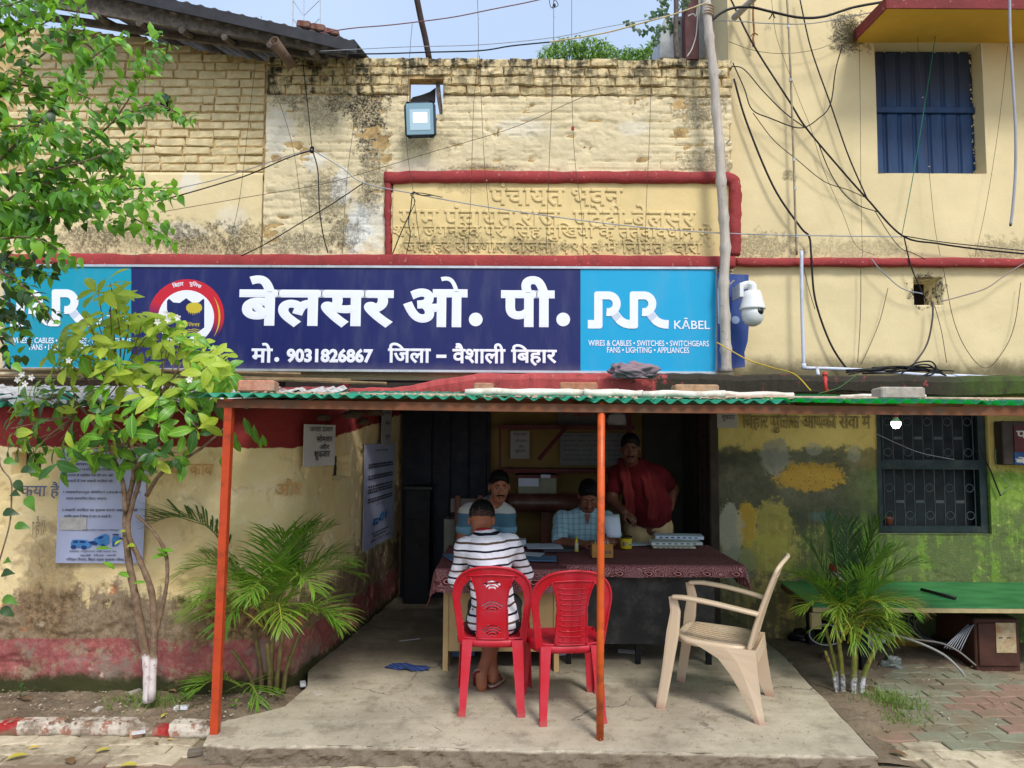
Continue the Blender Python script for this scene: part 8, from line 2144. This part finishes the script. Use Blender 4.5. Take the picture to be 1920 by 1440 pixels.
# ------------------------------------------------------------------ notices on the front wall
def wall_board(name, label, cat, x0, y0, x1, y1, mat, rows, ink, out=.03, tilt=0.0):
 sa, zb_, _ = s_of_px(x0, y1); sb, _, _ = s_of_px(x1, y1); _, zt_, _ = s_of_px((x0 + x1) / 2, y0)
 n = 8; S_ = np.linspace(sa, sb, n + 1)
 bot = [on_wall(s, zb_, out)[0] for s in S_]; A_, B_ = bot[0], bot[-1]; t_ = (B_ - A_).normalized(); n_ = V(t_.y, -t_.x, 0)
 sag = max((b - A_).dot(n_) for b in bot); bot = [A_.lerp(B_, k / n) + n_ * sag for k in range(n + 1)]
 o = thing(name, label, cat, bot[n // 2])
 dz = zt_ - zb_; mb = MB(); rings = [[b, b + V(0, 0, dz), b + V(0, 0, dz) - n_ * .004, b - n_ * .004] for b in bot]; mb.loft(rings); mb.build('sheet', mat, o)
 A, Bv = bot[0], bot[-1]; U = Bv - A
 def place(mb2, fx0, fy0, fx1, fy1, txt, bold):
  org = A + U * fx0 + V(0, 0, dz * (1 - fy1)) + n_ * .0075
  if txt: text_frame(mb2, txt, org, U * (fx1 - fx0), V(0, 0, dz * (fy1 - fy0)), n_, .0006, bold)
  else:
   x = fx0
   while x < fx1:
    w = RN.uniform(.02, .06); w = min(w, fx1 - x)
    mb2.add([A + U * x + V(0, 0, dz * (1 - fy1)) + n_ * .0075, A + U * (x + w) + V(0, 0, dz * (1 - fy1)) + n_ * .0075, A + U * (x + w) + V(0, 0, dz * (1 - fy0)) + n_ * .0075, A + U * x + V(0, 0, dz * (1 - fy0)) + n_ * .0075], [(0, 1, 2, 3)]); x += w + .014
 for fx0, fy0, fx1, fy1, txt, bold in rows: mb2 = MB(); place(mb2, fx0, fy0, fx1, fy1, txt, bold); mb2.build('print', ink, o)
 return o, A, U, dz, n_
m_ink2 = std('dark_print', (58, 58, 66), .2, .9, 10, 0)
m_lav = std('lavender_board', (172, 178, 204), .05, .5, 4, .05, 20, dirt=(150, 150, 160), damt=.3)
wall_board('notice', 'white paper notice on the red wall band right of the square orange post', 'notice', 558, 796, 614, 876, std('greyish_paper', (204, 198, 196), .06, .85, 6, .15, 20),
 [(.14, .06, .88, .18, 'जनता दरवार', .006), (.36, .24, .88, .42, 'सोमवार', .01), (.46, .46, .78, .60, 'और', .01), (.30, .64, .80, .86, 'शुकवार', .01)], m_ink2)
o, A, U, dz, n_ = wall_board('information_board', 'large lavender road safety board behind the shrub stems', 'information board', 119, 842, 272, 1054, m_lav,
 [(.20, .06, .62, .09, 'की पिरिसथिति में', .01), (.18, .115, .60, .145, 'सथान में लेकर', .01), (.12, .165, .60, .195, '(घायल वयिकत) से िकसी', .01), (.10, .215, .62, .245, 'इलाज से संबंिधत पैसे की मांग नही', .01), (.10, .265, .62, .295, 'सकती है जब जखमी वयिकत को', .01),
  (.06, .365, .95, .395, '1.बाइसटेंडर/गुड सेमेिरटन (अचछे मददगार) को', .012), (.09, .42, .56, .45, 'दवारा सममािनत िकया जाएगा।', .012), (.05, .52, .92, .55, '2.जखमी वयिकत का इलाज करना असपताल की', .012), (.08, .575, .62, .605, 'कयोंिक इलाज में िवलंब से जान जा सकती है।', .012),
  (.30, .70, .72, .72, 'माननीय सरवोचच नयायालय के आदेशानुसार', .008), (.16, .885, .70, .905, 'इसका अनुपालन नही करने पर', .008), (.28, .92, .70, .94, 'मुझे मेल करें', .008), (.13, .95, .80, .985, 'पिरवहन िवभाग, िबहार सड़क सुरकषा पिरषद,', .012)], m_ink2, .032)
def board_art(o, A, U, dz, n_, ox, oy, sx, sy):                 # the blue drawing of a car and a van in a crash, with a person beside them
 m1, m2 = std('print_blue', (70, 128, 184), .15, .8, 20, 0), std('print_navy', (30, 62, 120), .15, .8, 20, 0)
 def at_(x, y): return A + U * (ox + x * sx) + V(0, 0, dz * (1 - oy - y * sy)) + n_ * .0072
 mb = MB()
 def poly(pts, mi, lev=0): mb.add([at_(x, y) + n_ * .0004 * lev for x, y in pts][::-1], [tuple(range(len(pts)))], mi)
 poly([(0, .55), (.03, .36), (.12, .34), (.30, .36), (.36, .46), (.40, .66), (.36, .78), (.02, .76)], 0); poly([(.06, .40), (.14, .38), (.14, .52), (.05, .52)], 1, 1); poly([(.17, .39), (.27, .40), (.30, .52), (.17, .52)], 1, 1)
 poly([(.44, .30), (.55, .12), (.66, .02), (.72, .10), (.74, .5), (.70, .62), (.56, .66), (.44, .5)], 0); poly([(.50, .26), (.58, .14), (.64, .18), (.56, .32)], 1, 1); poly([(.32, .46), (.44, .40), (.52, .52), (.50, .66), (.40, .6)], 1, 1)
 for cx, cy, r in ((.06, .74, .055), (.26, .76, .055), (.62, .66, .04)): poly([(cx + r * math.cos(t), cy + r * 2.0 * math.sin(t)) for t in np.linspace(0, 6.28, 13)[:-1]], 1, 2)
 poly([(.80, .02), (.90, .02), (.92, .10), (.79, .10)], 1); poly([(.80, .14), (.92, .14), (.94, .42), (.90, .66), (.80, .68), (.78, .40)], 0); poly([(.82, .44), (.86, .44), (.84, .7), (.80, .7)], 1, 1); poly([(.94, .2), (1.02, .30), (1.0, .36), (.93, .30)], 1, 1)
 mb.build('drawing', [m1, m2], o)
board_art(o, A, U, dz, n_, .17, .74, .60, .16)
mb = MB(); mb.add([A + U * .03 + V(0, 0, dz * .40) + n_ * .0074, A + U * .34 + V(0, 0, dz * .40) + n_ * .0074, A + U * .34 + V(0, 0, dz * .29) + n_ * .0074, A + U * .03 + V(0, 0, dz * .29) + n_ * .0074], [(3, 2, 1, 0)]); mb.build('worn_patch', std('worn_grey', (176, 172, 168), .15, .9, 40, 0), o)
o, A, U, dz, n_ = wall_board('information_board', 'narrow looking lavender board on the wall going into the veranda', 'information board', 674, 832, 731, 1036, m_lav,
 [(.32, .05, .72, .075, 'जान बचायें', .012)] + [(.10, y, .92, y + .018, None, 0) for y in (.19, .215, .30, .325, .40, .43, .455, .52, .545)] + [(.34, .59, .66, .605, 'आदेशानुसार', .01), (.24, .86, .80, .875, None, 0), (.3, .89, .7, .905, None, 0), (.18, .925, .86, .95, 'पिरवहन िवभाग, िबहार', .01)], m_ink2)
board_art(o, A, U, dz, n_, .26, .68, .5, .13)
wall_board('paper_strip', 'long paper strip hanging over the top of the narrow board', 'paper strip', 706, 768, 726, 836, m_ptr, [(.2, .06, .8, .12, 'जनता', .01), (.3, .3, .8, .42, 'सोम', .01), (.3, .7, .8, .82, 'शुक', .01)], m_ink2, .04)
wall_board('paper_strip', 'short paper strip on the wall end beside the navy door', 'paper strip', 754, 752, 764, 802, m_ptr, [], m_ink2, .03)

# ------------------------------------------------------------------ things on and before the mouldy wall
pl = thing('wall_plaque', 'dark framed red sign box with painted lettering at the right edge', 'sign', P(1905, 875, 6.1))
m_brn = std('dark_box', (56, 46, 40), .2, .7, 8, .2, 40)
pbox(mb := MB(), 1882, 790, 1960, 872, 6.08, .11, 0, .008); mb.build('box', m_brn, pl)
pbox(mb := MB(), 1903, 798, 1955, 847, 6.07, .012); mb.build('red_panel', std('dull_red_panel', (80, 34, 34), .2, .7, 10, .1), pl); pbox(mb := MB(), 1903, 848, 1955, 871, 6.07, .012); mb.build('blue_panel', std('dull_blue_panel', (32, 62, 104), .2, .7, 10, .1), pl)
mb = MB(); text_px(mb, 'पित', 1906, 802, 1950, 822, 6.069, .001, .02); text_px(mb, 'बेल', 1904, 857, 1950, 869, 6.069, .001, .03); mb.build('lettering', std('dusty_white_paint', (176, 176, 166), .1, .8), pl)
bl = thing('light_bulb', 'lit bulb in a red holder hanging before the grille window', 'bulb', P(1680, 802, 5.4))
c = P(1680, 795, 5.4); k = 4.7 / F
mb = MB(); mb.lathe([(.5 * k, -9.5 * k), (6 * k, -8 * k), (9.5 * k, -3 * k), (10.2 * k, 2 * k), (9.6 * k, 5 * k)], c, (0, 0, 1), 18); mb.build('globe', emit('lit_bulb', (236, 244, 255), 3.0), bl, True)
mb = MB(); mb.lathe([(9.4 * k, 5 * k), (7 * k, 9 * k), (4.5 * k, 13 * k), (4.5 * k, 15 * k)], c, (0, 0, 1), 14); mb.build('cap', m_plas, bl, True)
mb = MB(); mb.lathe([(4.6 * k, 14 * k), (5 * k, 22 * k), (4 * k, 28 * k), (1 * k, 32 * k), (.6 * k, 60 * k)], c, (0, 0, 1), 12); mb.build('holder', std('red_holder', (170, 30, 34), .1, .5), bl, True)
pt = bpy.data.lights.new('bulb_light', 'POINT'); pt.energy, pt.color, pt.shadow_soft_size = 3.0, (.9, .97, 1.0), .03
po = bpy.data.objects.new('bulb_light', pt); COL.objects.link(po); po.location = c + V(0, -.03, -.07)
o = notice('notice', 'torn white notice under the awning at the left end of the mouldy wall', 1344, 764, 1382, 802, YF - .03, std('dirty_paper', (160, 156, 146), .08, .8), [(1362, 767, 1376, 775, 'और'), (1354, 778, 1378, 790, 'शुकवार')], 'notice', m_ink2)
wire('thin pale wire slanting across the grille window', wy([(1640, 812), (1690, 835), (1730, 850), (1790, 862)], YF - .02), .0028, m_wg)
wire('dangling wire on the green wall right of the grille window', wy([(1884, 800), (1868, 840), (1870, 875), (1884, 900), (1894, 912), (1872, 928)], YF - .03), .0035, std('pale_green_wire', (120, 140, 110), .1, .7))
wire('dark branching cable on the window jamb', wy([(1838, 838), (1846, 860), (1858, 884), (1866, 905), (1876, 930)], YF - .03), .0065, m_wb)
# flower pot in the grille
b = P(1668, 985, YF + .09); mb = MB(); mb.lathe([(.022, 0), (.034, .05), (.036, .052), (.036, .064), (.03, .064)], V(b.x, YF + .10, wz0 + .062), (0, 0, 1), 14); tag(mb.build('flower_pot', std('terracotta', (150, 80, 54), .15, .9, 10, .2), None, True), 'small terracotta pot in the corner of the grille window', 'flower pot')
# green topped plank bed
m_gtop = None
g = G('green_table_sheet'); n = g.noise(3, 5, .6, g.scalev((1, 3, 1))); m_gtop = g.out(g.mix(g.ramp(n, .3, .7), L(38, 104, 58), L(62, 132, 80)), .4, .45, n, .2, .006)
bd = thing('plank_bed', 'low wide wooden bed with a shiny green sheet top against the mouldy wall', 'bed', (3.4, 5.7, -.1))
zb0 = .415; xl = P(1462, 1079, 6.12).x; xf = P(1524, 1122, 5.26).x
mb = MB(); mb.hexa([(xf, 5.26, zb0 - .012), (5.4, 5.26, zb0 - .012), (5.4, 6.14, zb0 - .012), (xl, 6.14, zb0 - .012), (xf, 5.26, zb0), (5.4, 5.26, zb0), (5.4, 6.14, zb0), (xl, 6.14, zb0)]); mb.build('green_sheet', m_gtop, bd)
m_edge = std('pale_wood_edge', (176, 160, 116), .12, .8, 14, .2, 50)
mb = MB(); mb.box((xf + .002, 5.262, zb0 - .045), (5.4, 5.285, zb0 - .013)); mb.build('front_rail', m_edge, bd)
mb = MB(); mb.hexa([(xf + .01, 5.29, zb0 - .06), (xf + .05, 5.29, zb0 - .06), (xl + .05, 6.13, zb0 - .06), (xl + .01, 6.13, zb0 - .06), (xf + .01, 5.29, zb0 - .013), (xf + .05, 5.29, zb0 - .013), (xl + .05, 6.13, zb0 - .013), (xl + .01, 6.13, zb0 - .013)]); mb.build('side_rail', m_wood, bd)
for x, y in ((2.62, 5.4), (2.5, 6.05), (4.6, 5.4), (4.6, 6.05), (3.62, 6.05)): MB().box((x - .025, y - .025, -.12), (x + .025, y + .025, zb0 - .014)).build('leg', m_steel, bd)
mb = MB(); mb.tube([(2.6, 5.4, .05), (2.35, 5.9, .3)], .016, 6); mb.tube([(4.58, 5.4, .25), (4.3, 5.4, .40)], .016, 6); mb.build('brace', m_steel, bd)
MB().box((xf - .02, 5.24, zb0 - .16), (xf + .05, 5.275, zb0 - .05)).build('bracket', m_edge, bd)
mb = MB(); mb.lathe([(.012, 0), (.0125, .3), (.009, .3), (.009, .01)], P(1727, 1090, 5.75) - V(0, 0, 0), (.12, -.36, -.005), 10); o = mb.build('black_tube', m_wb, None, True); tag(o, 'black plastic tube lying across the green bed top', 'tube')
o.location.z = zb0 + .002
# dark box with a label under the bed
bx_ = thing('wooden_cabinet', 'dark brown wooden box with a pasted paper label under the bed', 'box', (3.62, 5.55, -.1))
x0, x1 = P(1828, 1200, 5.45).x, P(1912, 1200, 5.45).x; zt_ = P(1870, 1160, 5.45).z
m_dbw = std('dark_brown_wood', (72, 44, 34), .2, .6, 9, .2, 40)
MB().box((x0, 5.45, -.11), (x1, 5.95, zt_), 0, None, .008).build('carcass', m_dbw, bx_)
MB().box((x0 + .02, 5.435, -.06), (x1 - .02, 5.45, zt_ - .03), 0, None, .004).build('door', m_dbw, bx_)
pbox(mb := MB(), 1869, 1168, 1904, 1224, 5.43, .003); lb2 = mb.build('paper_label', std('stained_paper', (176, 160, 126), .2, .9, 30, .1, 60, dirt=(150, 100, 60), damt=.7, dscale=12), bx_)
mb = MB(); pbox(mb, 1873, 1195, 1880, 1197, 5.429, .001); pbox(mb, 1888, 1195, 1896, 1197, 5.429, .001); mb.build('print', m_ink2, bx_)
# rubbish under the bed
def ground_pt(px, py, z=-.1): return PZ(px, py, z)
m_blkp = std('black_polythene', (26, 26, 30), .2, .35, 12, .3, 30, spec=.5)
jb = [(crumple('rubbish_bag', ground_pt(1548, 1205) + V(0, 0, .07), (.17, .12, .10), 51, m_blkp, 22, .6), 'black polythene rubbish bag left of the slender palm', 'bag'),
  (crumple('rubbish_bag', ground_pt(1500, 1205) + V(0, 0, .05), (.10, .10, .07), 52, m_blkp, 18, .6), 'small dark bag by the slab edge under the bed', 'bag'),
  (crumple('sack', ground_pt(1700, 1212) + V(0, 0, .05), (.20, .10, .075), 53, std('ochre_sack', (150, 118, 52), .2, .9, 14, .4, 50), 22, .5), 'crumpled ochre sack under the bed right of the slender palm', 'sack'),
  (crumple('sack', ground_pt(1770, 1200) + V(0, 0, .05), (.14, .09, .07), 54, std('grey_sack', (104, 96, 84), .2, .9, 14, .4, 50), 20, .5), 'dusty grey sack under the bed middle', 'sack'),
  (crumple('plastic_bag', ground_pt(1672, 1252) + V(0, 0, .03), (.10, .07, .05), 55, std('clear_grey_plastic', (120, 126, 120), .2, .3, 14, .4, 30, spec=.5), 20, .8), 'crushed clear plastic bag on the paving right of the palm', 'bag'),
  (crumple('cloth_scrap', ground_pt(1830, 1235) + V(0, 0, .03), (.08, .05, .035), 56, std('green_scrap', (60, 104, 56), .2, .8, 14, .3), 14, .6), 'small dark green scrap before the brown box', 'scrap'),
  (crumple('mud_lump', ground_pt(1556, 1240) + V(0, 0, .03), (.07, .05, .05), 57, std('mud', (110, 94, 76), .2, .95, 14, .6), 14, .4), 'brown brick lump left of the slender palm canes', 'rubble')]
for o, l, c_ in jb: tag(o, l, c_)
b = ground_pt(1636, 1224); o = thing('white_bucket', 'dirty white plastic jerry can lying behind the slender palm', 'can', b)
mb = MB(); mb.lathe([(.02, -.105), (.06, -.10), (.068, -.02), (.066, .06), (.05, .085), (.02, .09)], b + V(.0, .05, .085), (1, .15, -.05), 16); mb.build('can', std('dirty_white_plastic', (178, 172, 160), .1, .5, 8, .1, 30, dirt=(110, 100, 88), damt=.6), o, True)
mb = MB(); mb.lathe([(.022, 0), (.022, .035)], b + V(.095, .06, .08), (1, .15, -.05), 12); mb.build('cap', m_plas, o)
mb = MB(); c = ground_pt(1538, 1195)
mb.box((c.x - .10, c.y, -.0), (c.x + .12, c.y + .05, .14), 0, Matrix.Identity(4), .01); tag(mb.build('blue_packet', std('pale_blue_packet', (120, 134, 186), .1, .5, 8, .1, 20)), 'pale blue packet wedged behind the black bag under the bed', 'packet')
mb = MB(); c = P(1548, 1190, 5.35); mb.tube([c + V(.12 * math.cos(t), .02 * math.sin(t), .07 * math.sin(t)) for t in np.linspace(0, 5.6, 20)], .005, 5); tag(mb.build('wire_loop', m_wg), 'loop of pale wire around the blue packet', 'wire')
coil = thing('pipe_coil', 'big coil of dark plastic pipe under the bed beside the brown box', 'coil', (3.1, 5.8, -.1))
rr = random.Random(6)
for k in range(11):
 r = .26 + .014 * (k % 4) + rr.uniform(-.01, .01); cx, cz = P(1775, 1165, 5.75)[0], P(1775, 1165, 5.75)[2]
 q = [V(cx + r * math.cos(t), 5.72 + .012 * k + .04 * math.sin(t * 2 + k), max(-.09, cz + .62 * r * math.sin(t))) for t in np.linspace(0, 2 * math.pi, 36)]; mb = MB(); mb.tube(q, .0055, 5); mb.build('turn', m_wb if k % 3 else std('grey_coil', (92, 92, 94), .1, .5), coil, True)
wire('long pale flexible conduit bending out from the can onto the paving', [(1640, 1196, 5.25), (1670, 1191, 5.15), (1720, 1204, 5.0), (1770, 1228, 4.95), (1800, 1256, 4.92), (1809, 1269, 4.92)], .0085, std('pale_conduit', (150, 148, 142), .1, .5), 'conduit', 'conduit')
wire('thin pale pipe behind the sack under the bed', [(1640, 1178, 5.5), (1700, 1196, 5.45), (1760, 1205, 5.4), (1795, 1220, 5.35), (1830, 1248, 5.3)], .007, std('dull_pipe', (120, 114, 108), .1, .5), 'conduit', 'conduit')
mb = MB()
for k in range(7): t = 1770 + k * 5; mb.tube(spline([P(t, 1215 + k, 5.4), P(t + 25, 1190 - 3 * k, 5.45), P(1838 - k, 1150 + 5 * k, 5.6)], 6), .004, 4)
tag(mb.build('wire_bundle', m_wg, None, True), 'bundle of pale loose wires beside the coil under the bed', 'wires')
cn = thing('red_can', 'small red tin standing on the bed behind the palm', 'tin', P(1566, 1078, 6.0))
b = V(P(1566, 1070, 6.0).x, 6.0, zb0); mb = MB(); mb.lathe([(.045, 0), (.046, .16), (.04, .17)], b, (0, 0, 1), 16); mb.build('tin', std('red_tin', (150, 34, 34), .2, .5), cn, True); mb = MB(); mb.lathe([(.0465, .05), (.0465, .11)], b, (0, 0, 1), 16); mb.build('label_band', std('tin_label', (170, 150, 140), .3, .6, 30), cn)

# ------------------------------------------------------------------ litter
m_blc = cloth_mat('blue_rag', (44, 62, 112), (70, 86, 134))
c = PZ(764, 1254); mb = MB(); out = [(-.165, .01), (-.12, .075), (-.02, .06), (.05, .055), (.13, .03), (.165, -.05), (.10, -.06), (.04, -.075), (.0, -.05), (-.06, -.04), (-.11, -.02)]
mb.add([c + V(x, y, .004 + .008 * ((i * 7) % 3)) for i, (x, y) in enumerate(out)] + [c + V(0, 0, .012)], [(i, (i + 1) % 11, 11) for i in range(11)])
o = mb.build('blue_rag', m_blc); o.modifiers.new('thickness', 'SOLIDIFY').thickness = .003; tag(o, 'blue cloth rag lying flat on the concrete floor', 'rag')
def flat(name, label, cat, px, py, z, w, d, h, rot, mat):
 c = PZ(px, py, z); o = MB().box((-w / 2, -d / 2, 0), (w / 2, d / 2, h), 0, None, min(h, .008) * .4).build(name, mat, None, False, False); o.location = c; o.rotation_euler = (RN.uniform(-.05, .05), RN.uniform(-.05, .05), rot); return tag(o, label, cat)
flat('paper_strip', 'white strip of paper on the floor left of the desk', 'paper strip', 768, 1200, .001, .17, .02, .003, .35, m_paper2)
flat('paper', 'folded paper on the floor under the desk between the red chairs', 'paper', 1052, 1226, .002, .14, .10, .012, .4, m_paper)
flat('paper', 'sheet of paper on the floor below the black board', 'paper', 1180, 1222, .002, .17, .08, .004, -.1, m_paper2)
flat('paper_bundle', 'blue plastic wrapped bundle under the left end of the desk', 'bundle', 862, 1228, .0, .22, .08, .05, .15, m_fold)
flat('brown_packet', 'small brown packet under the desk', 'packet', 1055, 1212, .0, .14, .06, .03, .1, m_card)
flat('brick_bit', 'broken tile piece with a white top lying before the kerb', 'brick piece', 259, 1380, -.1, .09, .07, .035, .5, m_lb('tile_piece', (206, 160, 126)))
flat('tile_face', 'white flake resting on the broken tile piece', 'tile', 260, 1374, -.064, .07, .05, .004, .5, m_paper2)
flat('stone', 'flat grey stone at the slab corner left of the square post', 'stone', 369, 1415, -.1, .09, .05, .03, .3, std('grey_stone', (110, 100, 88), .2, .95, 14, .5))
for k, (px, py, l) in enumerate(((253, 1300, 'pale chip of plaster in the bed beside the shrub trunk'), (183, 1334, 'white chip of plaster behind the kerb at the left'), (340, 1330, 'white shard behind the red kerb stripe'), (568, 1285, 'small white scrap beside the palm'), (596, 1305, 'crumpled yellow white wrapper at the edge of the slab'))):
 flat('chip', l, 'chip', px, py, -.045 if k < 4 else -.02, RN.uniform(.05, .09), RN.uniform(.03, .05), .02, RN.uniform(0, 3), m_paper2 if k in (2, 3) else std('plaster_chip', (180, 170, 156), .15, .9))
m_dl = [leaf_mat('fallen_yellow_leaf', (206, 160, 40), (226, 190, 70), .1, .6), leaf_mat('fallen_green_leaf', (186, 170, 64), (206, 190, 84), .1, .6), leaf_mat('fallen_brown_leaf', (104, 76, 50), (140, 108, 76), .1, .8)]
dl = [(65, 1372, .13, 0, 'large yellow fallen leaf at the left below the kerb'), (60, 1402, .07, 0, 'yellow leaf lying near the left edge of the paving'), (38, 1418, .13, 1, 'long green yellow leaf on the pink pavers at the left'), (345, 1372, .06, 0, 'small round yellow leaf below the kerb near the post'), (238, 1374, .07, 1, 'small green leaf left of the broken tile piece'), (188, 1408, .10, 1, 'yellow green leaf on the cream pavers'), (130, 1425, .12, 2, 'curled dark brown leaf on the cream pavers'), (294, 1394, .05, 2, 'small brown curled leaf on the cream paver'), (320, 1386, .04, 0, 'tiny yellow leaf on the paver near the slab corner'), (205, 1368, .09, 2, 'dry brown leaf cluster at the kerb foot'), (235, 1436, .12, 1, 'green yellow leaf at the bottom edge on a pink paver'),
  (1634, 1290, .12, 2, 'large dry tan leaf beside the slender palm'), (50, 1310, .10, 2, 'dark dry leaf at the left of the bed'), (325, 1296, .09, 2, 'dry leaf right of the shrub trunk'), (485, 1320, .12, 2, 'long dry leaf in front of the bushy palm'), (560, 1318, .12, 0, 'yellowed leaf at the slab edge by the palm'), (1690, 1415, .12, 2, 'dry twig like leaf on the cream pavers at the right'), (310, 1340, .07, 1, 'pale leaf resting on the kerb'), (590, 1322, .06, 2, 'small brown leaf on the slab edge')]
lv, lf, luv = leaf_tmpl(1, .5, .12, .25, .5, 6)
for px, py, s, mi, l in dl:
 z = -.085 if (py > 1362 or px > 1600) else -.03
 c = PZ(px, py, z); q = RN.uniform(0, 6.28); d = V(math.cos(q), math.sin(q) * .6, .12).normalized(); x = d.cross(V(0, 0, 1)).normalized(); zz = x.cross(d)
 o = mesh_obj('fallen_leaf', [(c + (x * v[0] + d * (v[1] - .5) + zz * (v[2] + .05)) * s)[:] for v in lv * .8], lf, m_dl[mi], None, None, True); set_uv(o.data, luv); tag(o, l, 'leaf', 'fallen leaves')
# fine litter in the bed and on the floor
mb = MB(); rr = random.Random(9)
for k in range(1300):
 r = rr.random()
 if r < .45: X, Y, z = rr.uniform(-3.6, -1.5), rr.uniform(4.2, 4.72), -.03
 elif r < .6: X, Y, z = rr.uniform(2.05, 3.6), rr.uniform(4.0, 5.6), -.085
 else: X, Y, z = rr.uniform(-1.4, 1.9), rr.uniform(3.9, 5.2), .002
 s = rr.uniform(.004, .014) * (.55 if r > .6 else 1); a = rr.uniform(0, 6.28); e = V(math.cos(a), math.sin(a), rr.uniform(-.3, .3)) * s; f = V(-math.sin(a), math.cos(a), rr.uniform(0, .5)) * s * rr.uniform(.25, .8); c = V(X, Y, z + rr.uniform(.0, .012))
 mb.add([c - e, c + f, c + e, c - f, c + V(0, 0, s * .5)], [(0, 1, 4), (1, 2, 4), (2, 3, 4), (3, 0, 4)], 0 if rr.random() < .7 else 1)
tag(mb.build('leaf_litter', [std('dry_litter', (120, 96, 70), .3, .95, 30, 0), std('pale_litter', (184, 170, 146), .2, .95, 30, 0)]), kind='stuff')
